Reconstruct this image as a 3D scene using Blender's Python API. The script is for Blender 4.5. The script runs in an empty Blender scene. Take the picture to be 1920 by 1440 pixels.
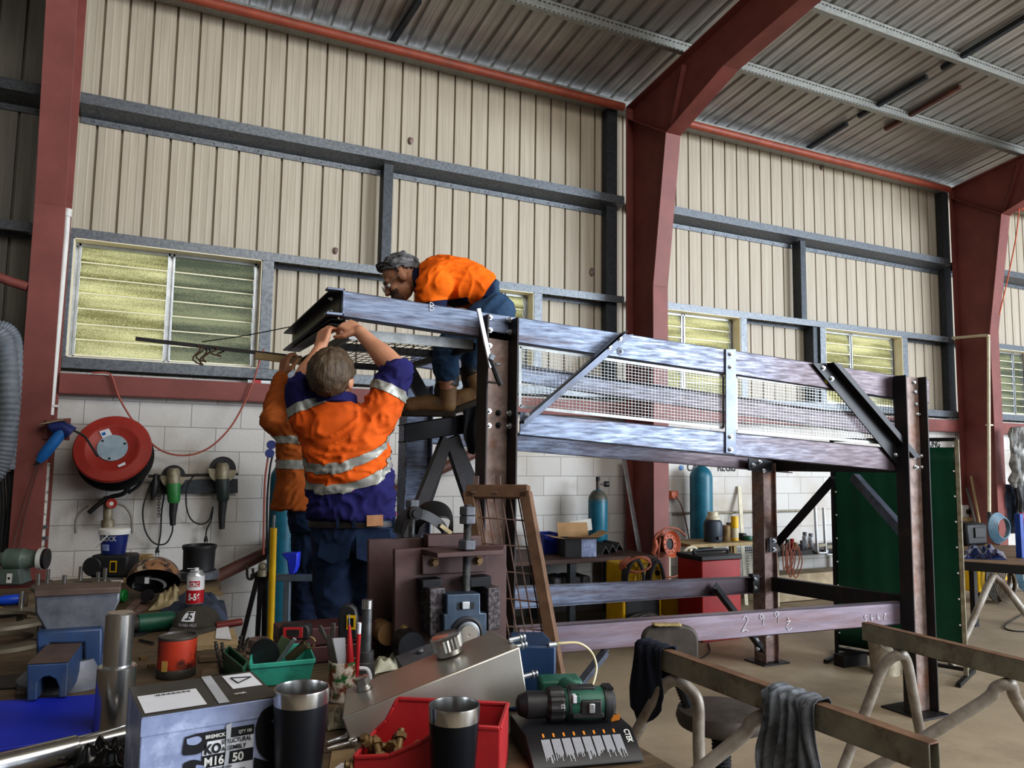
import bpy, bmesh, math, random
from mathutils import Vector as V, Matrix, noise
random.seed(11)
SC = bpy.context.scene
COL = SC.collection
PI = math.pi
Z = V((0, 0, 1)); X = V((1, 0, 0)); Y = V((0, 1, 0))
# ---------------------------------------------------------------- camera
CZ = 1.58
FPX = 1440.0
yaw, pitch, roll = (math.radians(a) for a in (25.869, 5.514, 0.829))
CF = V((math.sin(yaw)*math.cos(pitch), math.cos(yaw)*math.cos(pitch), math.sin(pitch)))
_r = V((math.cos(yaw), -math.sin(yaw), 0)); _u = _r.cross(CF)
CR = _r*math.cos(roll) + _u*math.sin(roll)
CU = -_r*math.sin(roll) + _u*math.cos(roll)
CAM = V((0, 0, CZ))
cd = bpy.data.cameras.new('camera'); cam = bpy.data.objects.new('camera', cd); COL.objects.link(cam)
cd.sensor_width = 36; cd.lens = FPX/1920*36; cd.clip_start = .05; cd.clip_end = 200
M = Matrix((CR, CU, -CF)).transposed().to_4x4(); M.translation = CAM
cam.matrix_world = M
SC.camera = cam

# surveying helpers: where the sight line through a photo point meets a real plane
def ray(x, y): return CR*((x-960)/FPX) - CU*((y-720)/FPX) + CF
def PY(x, y, yy): d = ray(x, y); return CAM + d*(yy/d.y)
def PX(x, y, xx): d = ray(x, y); return CAM + d*(xx/d.x)
def PZ(x, y, zz): d = ray(x, y); return CAM + d*((zz-CZ)/d.z)
def PD(x, y, zc): return CAM + ray(x, y)*zc
def PN(x, y, p, n): d = ray(x, y); return CAM + d*((p-CAM).dot(n)/d.dot(n))

# ---------------------------------------------------------------- object helpers
WM = {}
def wm(o): return WM.get(o.name, Matrix.Identity(4)) if o else Matrix.Identity(4)
def thing(name, label, cat, loc=(0, 0, 0), group=None, rz=0):
    o = bpy.data.objects.new(name, None); COL.objects.link(o)
    o.empty_display_size = .05
    o.location = loc; o.rotation_euler = (0, 0, rz)
    WM[o.name] = Matrix.Translation(V(loc)) @ Matrix.Rotation(rz, 4, 'Z')
    o['label'] = label; o['category'] = cat
    if group: o['group'] = group
    return o
def tag(o, label, cat, group=None, kind=None):
    o['label'] = label; o['category'] = cat
    if group: o['group'] = group
    if kind: o['kind'] = kind
    return o
def rotto(d, up=Z):
    """matrix whose z axis is d"""
    d = V(d).normalized(); up = V(up)
    if abs(d.dot(up.normalized())) > .999: up = X if abs(d.x) < .9 else Y
    x = up.cross(d).normalized(); y = d.cross(x)
    return Matrix((x, y, d)).transposed().to_4x4()
def frame(o, x, y=None, z=None):
    """matrix at o with given x axis and z (or y) axis"""
    x = V(x).normalized()
    if z is not None:
        z = V(z); z = (z - x*z.dot(x)).normalized(); y = z.cross(x)
    else:
        y = V(y); y = (y - x*y.dot(x)).normalized(); z = x.cross(y)
    m = Matrix((x, y, z)).transposed().to_4x4(); m.translation = V(o); return m
def spline(pts, n=8):
    """Catmull-Rom through points"""
    pts = [V(p) for p in pts]
    if len(pts) < 3: return pts
    P = [pts[0]*2-pts[1]] + pts + [pts[-1]*2-pts[-2]]
    out = []
    for i in range(1, len(P)-2):
        a, b, c, d = P[i-1:i+3]
        for k in range(n):
            t = k/n
            out.append(.5*((2*b)+(c-a)*t+(2*a-5*b+4*c-d)*t*t+(3*b-a-3*c+d)*t**3))
    out.append(pts[-1]); return out

class MB:
    def __init__(s): s.v = []; s.f = []; s.m = []; s.mi = 0
    def add(s, vs, fs):
        n = len(s.v); s.v += [V(p) for p in vs]
        s.f += [[i+n for i in f] for f in fs]; s.m += [s.mi]*len(fs); return s
    def hexa(s, p):
        return s.add(p, [(3,2,1,0),(4,5,6,7),(0,1,5,4),(1,2,6,5),(2,3,7,6),(3,0,4,7)])
    def box(s, c, d, M=None):
        c = V(c); h = V(d)/2
        p = [V((c.x+a*h.x, c.y+b*h.y, c.z+e*h.z)) for e in (-1,1) for a, b in ((-1,-1),(1,-1),(1,1),(-1,1))]
        if M is not None: p = [M @ q for q in p]
        return s.hexa(p)
    def bar(s, a, b, w, h, up=Z):
        """box from a to b: w sideways, h along up"""
        a, b = V(a), V(b); d = (b-a)
        m = frame(a, d, z=up) if abs(d.normalized().dot(V(up))) < .999 else frame(a, d, z=X)
        return s.box((d.length/2, 0, 0), (d.length, w, h), m)
    def prism(s, poly, h, M=None, z0=0):
        n = len(poly); vs = [V((p[0], p[1], z0)) for p in poly] + [V((p[0], p[1], z0+h)) for p in poly]
        if M is not None: vs = [M @ v for v in vs]
        fs = [list(range(n))[::-1], list(range(n, 2*n))] + [(i, (i+1) % n, n+(i+1) % n, n+i) for i in range(n)]
        return s.add(vs, fs)
    def sect(s, a, b, poly, up=Z):
        """sweep a 2D section (side, up) straight from a to b"""
        a, b = V(a), V(b); d = b-a
        m = frame(a, d, z=up)
        mm = m @ Matrix(((0,0,1,0),(1,0,0,0),(0,1,0,0),(0,0,0,1)))
        return s.prism(poly, d.length, mm)
    def tube(s, pts, r, n=8, closed=False, cap=True, sq=None):
        pts = [V(p) for p in pts]; k = len(pts)
        rs = r if isinstance(r, (list, tuple)) else [r]*k
        t0 = (pts[1]-pts[0]).normalized()
        ref = Z if abs(t0.z) < .9 else X
        x = ref.cross(t0).normalized(); vs = []; pt = t0
        for i in range(k):
            if closed: t = pts[(i+1) % k]-pts[i-1]
            elif i == 0: t = pts[1]-pts[0]
            elif i == k-1: t = pts[-1]-pts[-2]
            else: t = pts[i+1]-pts[i-1]
            t = t.normalized() if t.length > 1e-9 else pt
            x = (x - t*x.dot(t)).normalized(); y = t.cross(x); pt = t
            for j in range(n):
                a = 2*PI*j/n
                q = x*math.cos(a)+y*math.sin(a)*(sq or 1)
                vs.append(pts[i]+q*rs[i])
        fs = []
        for i in range(k if closed else k-1):
            for j in range(n):
                a = i*n+j; b = i*n+(j+1) % n; c = ((i+1) % k)*n+(j+1) % n; d = ((i+1) % k)*n+j
                fs.append((a, b, c, d))
        if cap and not closed:
            fs.append(list(range(n))[::-1]); fs.append([(k-1)*n+j for j in range(n)])
        return s.add(vs, fs)
    def lathe(s, prof, M=None, n=24, cap=True):
        k = len(prof); vs = []
        for r, z in prof:
            for j in range(n):
                a = 2*PI*j/n; vs.append(V((r*math.cos(a), r*math.sin(a), z)))
        if M is not None: vs = [M @ v for v in vs]
        fs = [(i*n+j, i*n+(j+1) % n, (i+1)*n+(j+1) % n, (i+1)*n+j) for i in range(k-1) for j in range(n)]
        if cap:
            if prof[0][0] > 1e-6: fs.append(list(range(n))[::-1])
            if prof[-1][0] > 1e-6: fs.append([(k-1)*n+j for j in range(n)])
        return s.add(vs, fs)
    def cyl(s, a, b, r, n=16, r2=None):
        a, b = V(a), V(b); m = rotto(b-a); m.translation = a
        return s.lathe([(r, 0), (r if r2 is None else r2, (b-a).length)], m, n)
    def sph(s, c, r, n=16, M=None):
        r = V((r, r, r)) if not hasattr(r, '__len__') else V(r)
        k = n//2; m = Matrix.Translation(V(c)) @ (M or Matrix.Identity(4)) @ Matrix.Diagonal((*r, 1))
        return s.lathe([(math.sin(PI*i/k) if 0 < i < k else 1e-5, -math.cos(PI*i/k)) for i in range(k+1)], m, n, cap=False)
    def grid(s, fn, nu, nv):
        vs = [fn(i/nu, j/nv) for j in range(nv+1) for i in range(nu+1)]
        fs = [(j*(nu+1)+i, j*(nu+1)+i+1, (j+1)*(nu+1)+i+1, (j+1)*(nu+1)+i) for j in range(nv) for i in range(nu)]
        return s.add(vs, fs)
    def build(s, name, mat, parent=None, bevel=0, smooth=38, kind=None, local=False, solid=0, sub=0):
        me = bpy.data.meshes.new(name)
        iv = Matrix.Identity(4) if local else wm(parent).inverted()
        me.from_pydata([iv @ v for v in s.v], [], s.f)
        for m in (mat if isinstance(mat, (list, tuple)) else [mat]): me.materials.append(m)
        bm = bmesh.new(); bm.from_mesh(me)
        bm.faces.ensure_lookup_table()
        for i, f in enumerate(bm.faces): f.material_index = s.m[i] if i < len(s.m) else 0
        bmesh.ops.recalc_face_normals(bm, faces=bm.faces)
        bm.to_mesh(me); bm.free()
        if smooth:
            me.polygons.foreach_set('use_smooth', [True]*len(me.polygons))
            if smooth < 180: me.set_sharp_from_angle(angle=math.radians(smooth))
        o = bpy.data.objects.new(name, me); COL.objects.link(o)
        if parent: o.parent = parent; WM[o.name] = wm(parent).copy()
        if kind: o['kind'] = kind
        if sub:
            q = o.modifiers.new('sub', 'SUBSURF'); q.levels = sub; q.render_levels = sub
        if solid:
            q = o.modifiers.new('solid', 'SOLIDIFY'); q.thickness = solid; q.offset = 0
        if bevel:
            q = o.modifiers.new('bevel', 'BEVEL'); q.width = bevel; q.segments = 2; q.limit_method = 'ANGLE'
            q.angle_limit = math.radians(40)
        return o

def dup(root, dM, label=None, group=None):
    """copy a thing with its parts, moved by dM in world space"""
    r = root.copy(); COL.objects.link(r)
    m = dM @ wm(root); r.matrix_basis = m; WM[r.name] = m
    if label: r['label'] = label
    if group: r['group'] = group
    for ch in list(root.children):
        c = ch.copy(); COL.objects.link(c); c.parent = r; WM[c.name] = m
        for g in list(ch.children):
            d = g.copy(); COL.objects.link(d); d.parent = c; WM[d.name] = m
    return r

def text(body, size, o, rx, up, mat, parent, name='lettering', sx=1, bold=0, depth=.0004, align='LEFT', lift=.0008, width=None):
    c = bpy.data.curves.new('t', 'FONT'); c.body = body; c.size = size; c.offset = bold*size; c.extrude = depth
    c.align_x = align; c.space_line = .9
    t = bpy.data.objects.new('t', c); COL.objects.link(t)
    dg = bpy.context.evaluated_depsgraph_get(); dg.update()
    me = bpy.data.meshes.new_from_object(t.evaluated_get(dg)); bpy.data.objects.remove(t); bpy.data.curves.remove(c)
    if width:
        xs = [v.co.x for v in me.vertices]; sx = width/max(1e-6, max(xs)-min(xs))
    m = frame(V(o), rx, y=up); n = m.to_3x3() @ Z; m.translation = V(o)+n*lift
    me.transform(wm(parent).inverted() @ m @ Matrix.Diagonal((sx, 1, 1, 1)))
    me.materials.clear(); me.materials.append(mat)
    ob = bpy.data.objects.new(name, me); COL.objects.link(ob); ob.parent = parent; WM[ob.name] = wm(parent).copy()
    return ob

# ---------------------------------------------------------------- materials
def lin(h):
    if isinstance(h, str):
        h = h.lstrip('#'); c = [int(h[i:i+2], 16)/255 for i in (0, 2, 4)]
    else: c = h
    return tuple((v/12.92 if v <= .04045 else ((v+.055)/1.055)**2.4) for v in c)+(1,)
class NT:
    def __init__(s, name):
        s.mat = bpy.data.materials.new(name); s.mat.use_nodes = True; s.t = s.mat.node_tree; s.t.nodes.clear()
        s.out = s.n('ShaderNodeOutputMaterial')
    def n(s, typ, **kw):
        nd = s.t.nodes.new(typ)
        for k, v in kw.items():
            if hasattr(nd, k): setattr(nd, k, v)
        return nd
    def l(s, a, b): s.t.links.new(a, b)
def mat(name, c1, c2=None, rough=.55, metal=0, scale=6, detail=5, bump=0, lo=.35, hi=.65, c3=None, scale3=2.5, lo3=.55, hi3=.7,
        stretch=None, emit=0, spec=.5, rvar=.0, coat=0, bscale=None, trans=0, gradx=None):
    k = NT(name); b = k.n('ShaderNodeBsdfPrincipled'); k.l(b.outputs[0], k.out.inputs[0])
    b.inputs['Roughness'].default_value = rough; b.inputs['Metallic'].default_value = metal
    b.inputs['Specular IOR Level'].default_value = spec; b.inputs['Coat Weight'].default_value = coat
    b.inputs['Transmission Weight'].default_value = trans
    b.inputs['Base Color'].default_value = lin(c1)
    tc = k.n('ShaderNodeTexCoord'); src = tc.outputs['Object']
    if stretch:
        mp = k.n('ShaderNodeMapping'); mp.inputs['Scale'].default_value = stretch; k.l(src, mp.inputs[0]); src = mp.outputs[0]
    col = None
    if c2 is not None:
        nz = k.n('ShaderNodeTexNoise'); nz.inputs['Scale'].default_value = scale; nz.inputs['Detail'].default_value = detail
        nz.inputs['Roughness'].default_value = .62; k.l(src, nz.inputs['Vector'])
        rp = k.n('ShaderNodeValToRGB'); rp.color_ramp.elements[0].position = lo; rp.color_ramp.elements[1].position = hi
        rp.color_ramp.elements[0].color = lin(c1); rp.color_ramp.elements[1].color = lin(c2); k.l(nz.outputs['Fac'], rp.inputs[0])
        col = rp.outputs[0]
        if rvar:
            mr = k.n('ShaderNodeMapRange'); mr.inputs['To Min'].default_value = rough-rvar; mr.inputs['To Max'].default_value = rough+rvar
            mr.inputs['From Min'].default_value = .3; mr.inputs['From Max'].default_value = .7
            k.l(nz.outputs['Fac'], mr.inputs[0]); k.l(mr.outputs[0], b.inputs['Roughness'])
    if c3 is not None:
        n3 = k.n('ShaderNodeTexNoise'); n3.inputs['Scale'].default_value = scale3; n3.inputs['Detail'].default_value = 8
        n3.inputs['Roughness'].default_value = .7; k.l(src, n3.inputs['Vector'])
        mr = k.n('ShaderNodeMapRange'); mr.inputs['From Min'].default_value = lo3; mr.inputs['From Max'].default_value = hi3
        k.l(n3.outputs['Fac'], mr.inputs[0])
        mx = k.n('ShaderNodeMix'); mx.data_type = 'RGBA'; k.l(mr.outputs[0], mx.inputs[0])
        if col is None: mx.inputs[6].default_value = lin(c1)
        else: k.l(col, mx.inputs[6])
        mx.inputs[7].default_value = lin(c3); col = mx.outputs[2]
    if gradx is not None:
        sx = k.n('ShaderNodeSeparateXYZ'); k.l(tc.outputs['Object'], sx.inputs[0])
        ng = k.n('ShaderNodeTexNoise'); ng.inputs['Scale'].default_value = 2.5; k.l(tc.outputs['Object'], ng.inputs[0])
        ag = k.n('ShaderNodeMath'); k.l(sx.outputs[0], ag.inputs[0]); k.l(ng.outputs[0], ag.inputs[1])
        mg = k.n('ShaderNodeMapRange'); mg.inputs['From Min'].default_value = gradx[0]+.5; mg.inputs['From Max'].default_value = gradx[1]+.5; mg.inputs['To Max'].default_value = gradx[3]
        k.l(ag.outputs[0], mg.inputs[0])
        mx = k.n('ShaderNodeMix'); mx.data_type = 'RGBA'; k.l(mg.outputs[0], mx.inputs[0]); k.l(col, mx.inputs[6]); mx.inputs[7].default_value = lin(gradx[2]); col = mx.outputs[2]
    if col is not None: k.l(col, b.inputs['Base Color'])
    if bump:
        nb = k.n('ShaderNodeTexNoise'); nb.inputs['Scale'].default_value = bscale or scale*4; nb.inputs['Detail'].default_value = 4
        k.l(src, nb.inputs['Vector']); bp = k.n('ShaderNodeBump'); bp.inputs['Strength'].default_value = bump
        bp.inputs['Distance'].default_value = .01; k.l(nb.outputs['Fac'], bp.inputs['Height']); k.l(bp.outputs[0], b.inputs['Normal'])
    if emit:
        b.inputs['Emission Strength'].default_value = emit; b.inputs['Emission Color'].default_value = lin(c1)
    return k.mat
# ================================================================ materials
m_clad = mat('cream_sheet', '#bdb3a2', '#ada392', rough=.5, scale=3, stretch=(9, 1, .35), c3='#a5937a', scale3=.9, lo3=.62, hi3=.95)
m_clad_shade = mat('shaded_sheet', '#98948a', '#85827a', rough=.6, scale=3, stretch=(6, 1, .4))  # cladding colour darkened to stand for the shade in the left bay
m_roof = mat('roof_sheet', '#c2c0bc', '#a6a4a0', rough=.42, metal=.55, scale=2.5, stretch=(7, .3, 1))
m_galv = mat('galvanised', '#767b80', '#5d6268', rough=.42, metal=.55, scale=38, detail=3)
m_galvl = mat('galvanised_light', '#a3a49f', '#8f908c', rough=.45, metal=.45, scale=40, detail=3)
m_galvd = mat('galvanised_dark', '#4c5157', '#3d4146', rough=.5, metal=.5, scale=30)
m_red = mat('red_oxide', '#844a44', '#743f3a', rough=.55, scale=3, c3='#5c3a30', scale3=1.6, lo3=.6, hi3=.85)
m_redp = mat('red_pipe', '#a3553f', '#8d4737', rough=.5, scale=5, c3='#7d4636', scale3=6)
m_conc = mat('concrete', '#b3a48d', '#9d8e79', rough=.62, scale=1.3, detail=8, c3='#7d6f5d', scale3=.8, lo3=.5, hi3=.8, bump=.08, bscale=30, rvar=.12)
m_black = mat('black', '#121214', rough=.5)
m_white = mat('white_paint', '#dcdcd8', '#cfcfcb', rough=.5)
m_alu = mat('aluminium', '#c8ccd0', '#aeb2b6', rough=.35, metal=.7, scale=12)
m_cream = mat('cream_reveal', '#efe7d0', '#e3d9bd', rough=.5, scale=4)

def block_mat():
    k = NT('painted_blocks'); b = k.n('ShaderNodeBsdfPrincipled'); k.l(b.outputs[0], k.out.inputs[0])
    b.inputs['Roughness'].default_value = .6
    tc = k.n('ShaderNodeTexCoord'); sp = k.n('ShaderNodeSeparateXYZ'); k.l(tc.outputs['Object'], sp.inputs[0])
    cb = k.n('ShaderNodeCombineXYZ'); k.l(sp.outputs[0], cb.inputs[0]); k.l(sp.outputs[2], cb.inputs[1])
    br = k.n('ShaderNodeTexBrick'); k.l(cb.outputs[0], br.inputs[0])
    br.inputs['Scale'].default_value = 1; br.inputs['Brick Width'].default_value = .4; br.inputs['Row Height'].default_value = .2
    br.inputs['Mortar Size'].default_value = .0035; br.inputs['Mortar Smooth'].default_value = .3; br.inputs['Bias'].default_value = 0
    br.inputs['Color1'].default_value = lin('#cfcdca'); br.inputs['Color2'].default_value = lin('#c3c0bc')
    br.inputs['Mortar'].default_value = lin('#8d8985')
    nz = k.n('ShaderNodeTexNoise'); nz.inputs['Scale'].default_value = 1.4; nz.inputs['Detail'].default_value = 8; k.l(tc.outputs['Object'], nz.inputs[0])
    mr = k.n('ShaderNodeMapRange'); mr.inputs['From Min'].default_value = .52; mr.inputs['From Max'].default_value = .8; k.l(nz.outputs[0], mr.inputs[0])
    mx = k.n('ShaderNodeMix'); mx.data_type = 'RGBA'; k.l(mr.outputs[0], mx.inputs[0]); k.l(br.outputs[0], mx.inputs[6])
    mx.inputs[7].default_value = lin('#a79a86'); k.l(mx.outputs[2], b.inputs['Base Color'])
    n2 = k.n('ShaderNodeTexNoise'); n2.inputs['Scale'].default_value = 45; k.l(tc.outputs['Object'], n2.inputs[0])
    ad = k.n('ShaderNodeMath'); ad.operation = 'SUBTRACT'; k.l(n2.outputs[0], ad.inputs[0]); k.l(br.outputs['Fac'], ad.inputs[1])
    bp = k.n('ShaderNodeBump'); bp.inputs['Strength'].default_value = .35; bp.inputs['Distance'].default_value = .006
    k.l(ad.outputs[0], bp.inputs['Height']); k.l(bp.outputs[0], b.inputs['Normal'])
    return k.mat
m_block = block_mat()

def glass_mat(name, c1, c2):
    k = NT(name); tr = k.n('ShaderNodeBsdfTranslucent'); gl = k.n('ShaderNodeBsdfGlossy'); gl.inputs['Roughness'].default_value = .25
    df = k.n('ShaderNodeBsdfDiffuse')
    mx = k.n('ShaderNodeMixShader'); mx.inputs[0].default_value = .1
    m2 = k.n('ShaderNodeMixShader'); m2.inputs[0].default_value = .25
    k.l(tr.outputs[0], m2.inputs[1]); k.l(df.outputs[0], m2.inputs[2])
    k.l(m2.outputs[0], mx.inputs[1]); k.l(gl.outputs[0], mx.inputs[2]); k.l(mx.outputs[0], k.out.inputs[0])
    tc = k.n('ShaderNodeTexCoord')
    n1 = k.n('ShaderNodeTexNoise'); n1.inputs['Scale'].default_value = 95; n1.inputs['Detail'].default_value = 2; k.l(tc.outputs['Object'], n1.inputs[0])
    mp = k.n('ShaderNodeMapping'); mp.inputs['Scale'].default_value = (.5, 1, 4.5); k.l(tc.outputs['Object'], mp.inputs[0])
    n2 = k.n('ShaderNodeTexNoise'); n2.inputs['Scale'].default_value = 2.2; n2.inputs['Detail'].default_value = 2; k.l(mp.outputs[0], n2.inputs[0])
    ad = k.n('ShaderNodeMath'); ad.operation = 'MULTIPLY_ADD'; ad.inputs[1].default_value = .55; k.l(n1.outputs[0], ad.inputs[0]); k.l(n2.outputs[0], ad.inputs[2])
    rp = k.n('ShaderNodeValToRGB'); rp.color_ramp.elements[0].position = .6; rp.color_ramp.elements[1].position = .95
    rp.color_ramp.elements[0].color = lin(c1); rp.color_ramp.elements[1].color = lin(c2); k.l(ad.outputs[0], rp.inputs[0])
    k.l(rp.outputs[0], tr.inputs[0]); k.l(rp.outputs[0], df.inputs[0])
    bp = k.n('ShaderNodeBump'); bp.inputs['Strength'].default_value = .4; k.l(n1.outputs[0], bp.inputs['Height']); k.l(bp.outputs[0], gl.inputs['Normal'])
    return k.mat
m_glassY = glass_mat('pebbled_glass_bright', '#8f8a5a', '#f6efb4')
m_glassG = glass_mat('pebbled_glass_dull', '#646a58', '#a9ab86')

# ================================================================ the shed
D = 7.05          # inner face of the block wall
G = 7.0           # front face of the wall girts
CLY = 7.19        # cladding
SILL = 2.22
XL, XR = -6.5, 18.0
fl = MB().box((5, -1, -.1), (40, 26, .2)).build('floor', m_conc, kind='structure', smooth=0)
w = MB().box(((XL+XR)/2, D+.095, SILL/2), (XR-XL, .19, SILL)).build('wall_back', m_block, kind='structure', smooth=0)

# ribbed cladding: one sheet wall per bay between the girts, grooves every 190 mm
def cladding(name, x0, x1, z0, z1, holes, m):
    xs = []; x = x0
    pitch_ = .19
    while x < x1-1e-6:
        e = min(x+pitch_, x1)
        for dx, dy in ((0, 0), (.036, 0), (.040, -.0012), (.05, -.0012), (.054, 0), (.104, 0), (.108, -.0012), (.118, -.0012), (.122, 0), (.158, 0), (.160, .035), (.176, .035), (.178, 0)):
            if x+dx <= e: xs.append((x+dx, dy))
        x += pitch_
    xs.append((x1, 0))
    b = MB()
    cuts = sorted({z0, z1} | {h[2] for h in holes} | {h[3] for h in holes})
    hx = sorted({h[0] for h in holes} | {h[1] for h in holes})
    for v in hx: xs.append((v, 0))
    xs.sort()
    for a, bb in zip(cuts, cuts[1:]):
        for p, q in zip(xs, xs[1:]):
            mx_, mz = (p[0]+q[0])/2, (a+bb)/2
            if any(h[0] < mx_ < h[1] and h[2] < mz < h[3] for h in holes): continue
            b.add([(p[0], CLY+p[1], a), (q[0], CLY+q[1], a), (q[0], CLY+q[1], bb), (p[0], CLY+p[1], bb)], [(0, 1, 2, 3)])
    b.build(name, m, kind='structure', smooth=0)
# window openings x0,x1,z0,z1
def xat(px, py): return PY(px, py, G).x
WIN = [(xat(131, 560), xat(487, 600), 2.33, 3.30), (xat(905, 600), xat(1000, 600), 2.33, 3.30),
       (xat(1240, 600), xat(1388, 620), 2.33, 3.30), (xat(1548, 650), xat(1692, 660), 2.33, 3.30), (xat(1868, 720), xat(1915, 720)+.3, 2.33, 3.30)]
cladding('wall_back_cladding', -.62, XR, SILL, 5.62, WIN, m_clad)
cladding('wall_left_cladding', XL, -.62, SILL, 5.62, [], m_clad_shade)
MB().box((XL-.05, 0, 2.9), (.1, 16, 5.8)).build('wall_left', m_clad_shade, kind='structure', smooth=0)
MB().box((-2.5, -5.0, 3.6), (8, .1, 7.2)).build('wall_front_blocker', m_clad, kind='structure', smooth=0)  # unseen partial wall added behind the camera to block and shape the light

# roof sheet, ribs running up the slope
SL = .14
def zr(y): return 5.73 + SL*(D-y)
b = MB(); xs = []; x = XL
while x < XR:
    for dx, dz in ((0, 0), (.06, 0), (.064, .003), (.076, .003), (.08, 0), (.13, 0), (.142, .032), (.172, .032), (.184, 0)): xs.append((x+dx, dz))
    x += .19
y0, y1 = 7.3, -6
for p, q in zip(xs, xs[1:]):
    b.add([(p[0], y0, zr(y0)+p[1]), (q[0], y0, zr(y0)+q[1]), (q[0], y1, zr(y1)+q[1]), (p[0], y1, zr(y1)+p[1])], [(0, 1, 2, 3)])
b.build('ceiling', m_roof, kind='structure', smooth=0)

# purlins: slotted channels under the sheet
m_slot = mat('slot_shadow', '#26241f', rough=.8)
for i, yy in enumerate((6.02, 5.02, 4.02, 3.0, 2.0, 1.0)):
    b = MB(); zt = zr(yy)-.006; h = .15
    b.box(((XL+XR)/2, yy, zt-h/2), (XR-XL, .004, h))
    b.box(((XL+XR)/2, yy+.03, zt-.002), (XR-XL, .06, .004))
    b.box(((XL+XR)/2, yy-.03, zt-h), (XR-XL, .06, .004))
    if i < 3:
        b.mi = 1
        x = 1.0
        while x < 13:
            for zz in (.035, .105):
                b.box((x, yy-.003, zt-zz), (.028, .003, .009))
            x += .05
    b.build('roof_purlin', [m_galvl, m_slot], kind='structure', smooth=0)
# eave: galvanised eave channel and red pipe
MB().box(((XL+XR)/2, 7.1, 5.60), (XR-XL, .12, .12)).build('eave_channel', m_galvl, kind='structure', smooth=0)
EP = PY(860, 123, 6.93)
MB().tube([(-.5, 6.93, EP.z), (4.7, 6.93, EP.z)], .045, 12).build('eave_pipe', m_redp, kind='structure')
MB().tube([(4.98, 6.93, EP.z), (10.3, 6.93, EP.z)], .045, 12).build('eave_pipe', m_redp, kind='structure')
MB().tube([(10.6, 6.93, EP.z), (17, 6.93, EP.z)], .045, 12).build('eave_pipe', m_redp, kind='structure')
MB().tube([(XL, 6.93, EP.z), (-.8, 6.93, EP.z)], .045, 12).build('eave_pipe', m_redp, kind='structure')

# portal frames: tapered column, haunch and rafter
def portal(xc, fw=.19):
    b = MB(); t = .012
    # web outline in (y,z)
    out = [(6.97, 0), (6.97, 5.55), (-4, 5.55+SL*10.97), (-4, 5.20+SL*10.6), (4.456, 5.43), (5.373, 5.295), (6.25, 4.98), (6.48, 3.4), (6.48, 0)]
    mm = Matrix(((0,0,1,xc-.005),(1,0,0,0),(0,1,0,0),(0,0,0,1)))
    b.prism(out, .01, mm)
    def flange(a, c, w=fw):
        a = V((xc, *a)); c = V((xc, *c)); d = c-a
        b.bar(a, c, w, t, up=V((0, -d.z, d.y)).normalized())
    for a, c in zip(out, out[1:]):
        if a[0] == -4 and c[0] == -4: continue
        flange(a, c)
    flange((6.97, 5.42), (6.25, 4.98), fw*.9)          # knee stiffener
    flange((6.25, 4.98), (6.02, 5.62), fw*.6)
    return b.build('steel_column', m_red, kind='structure', smooth=0, bevel=.002)
XC = [xat(72+30, 500)*.93-.02, 4.86, 10.47, 16.0]
c0 = PY(110, 540, 6.46).x
XC[0] = (PY(52, 540, 6.46).x+PY(112, 540, 6.46).x)/2
for i, xc in enumerate(XC): portal(xc, .2 if i == 0 else .19)

# girts: two rails on the wall, channel open downwards; sill rail; red beam on top of the blocks
def girt(name, x0, x1, z, h, m, dep=.18, lip=True):
    b = MB()
    b.box(((x0+x1)/2, G+.004, z), (x1-x0, .006, h))
    b.box(((x0+x1)/2, G+dep/2, z+h/2), (x1-x0, dep, .004))
    if lip:
        b.box(((x0+x1)/2, G+dep-.004, z-h/2), (x1-x0, .006, h*.6))
    b.build(name, m, kind='structure', smooth=0)
def zchan(x0, x1, zt):
    b = MB()                       # deep rail: front lip above, web leaning back, bolted lower flange
    L = x1-x0; c = (x0+x1)/2
    b.box((c, G, zt-.045), (L, .006, .09)); b.box((c, G+.09, zt), (L, .18, .004))
    b.box((c, G+.178, zt-.14), (L, .008, .10))
    b.add([(x0, G, zt-.09), (x1, G, zt-.09), (x1, G+.175, zt-.14), (x0, G+.175, zt-.14)], [(0, 1, 2, 3)])
    b.mi = 1
    x = x0+.1
    while x < x1: b.cyl((x, G+.175, zt-.165), (x, G+.168, zt-.165), .006, 6); x += .19
    b.build('wall_girt', [m_galv, m_galvd], kind='structure', smooth=0)
for x0, x1 in ((XL, XC[0]-.1), (XC[0]+.1, 4.76), (4.96, 10.37), (10.57, 15.9)):
    zchan(x0, x1, 4.52)
    girt('wall_girt', x0, x1, 3.34, .075, m_galv)
    b = MB(); b.box(((x0+x1)/2, G+.06, 2.285), (x1-x0, .16, .09)); b.build('sill_rail', m_galv, kind='structure', smooth=0, bevel=.003)
    b = MB(); c = (x0+x1)/2
    b.box((c, D-.11, 2.115), (x1-x0, .012, .15)); b.box((c, D-.055, 2.19), (x1-x0, .11, .012)); b.box((c, D-.055, 2.04), (x1-x0, .11, .012))
    b.build('trim_1', m_red, kind='structure', smooth=0)
# vertical struts between rails
for px, py, z0, z1 in ((728, 400, 3.38, 4.40), (1510, 540, 3.38, 4.40), (1533, 655, 2.3, 3.3)):
    x = xat(px, py)
    b = MB(); b.box((x, G+.03, (z0+z1)/2), (.09, .012, z1-z0)); b.box((x-.045, G+.09, (z0+z1)/2), (.006, .14, z1-z0))
    b.build('wall_strut', m_galvd, kind='structure', smooth=0)
# cavity posts beside the columns
for px, py in ((1143, 400), (1770, 470)):
    x = PY(px, py, 7.12).x
    MB().box((x, 7.12, 3.9), (.14, .09, 3.3)).build('wall_post', m_galvd, kind='structure', smooth=0)

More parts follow.
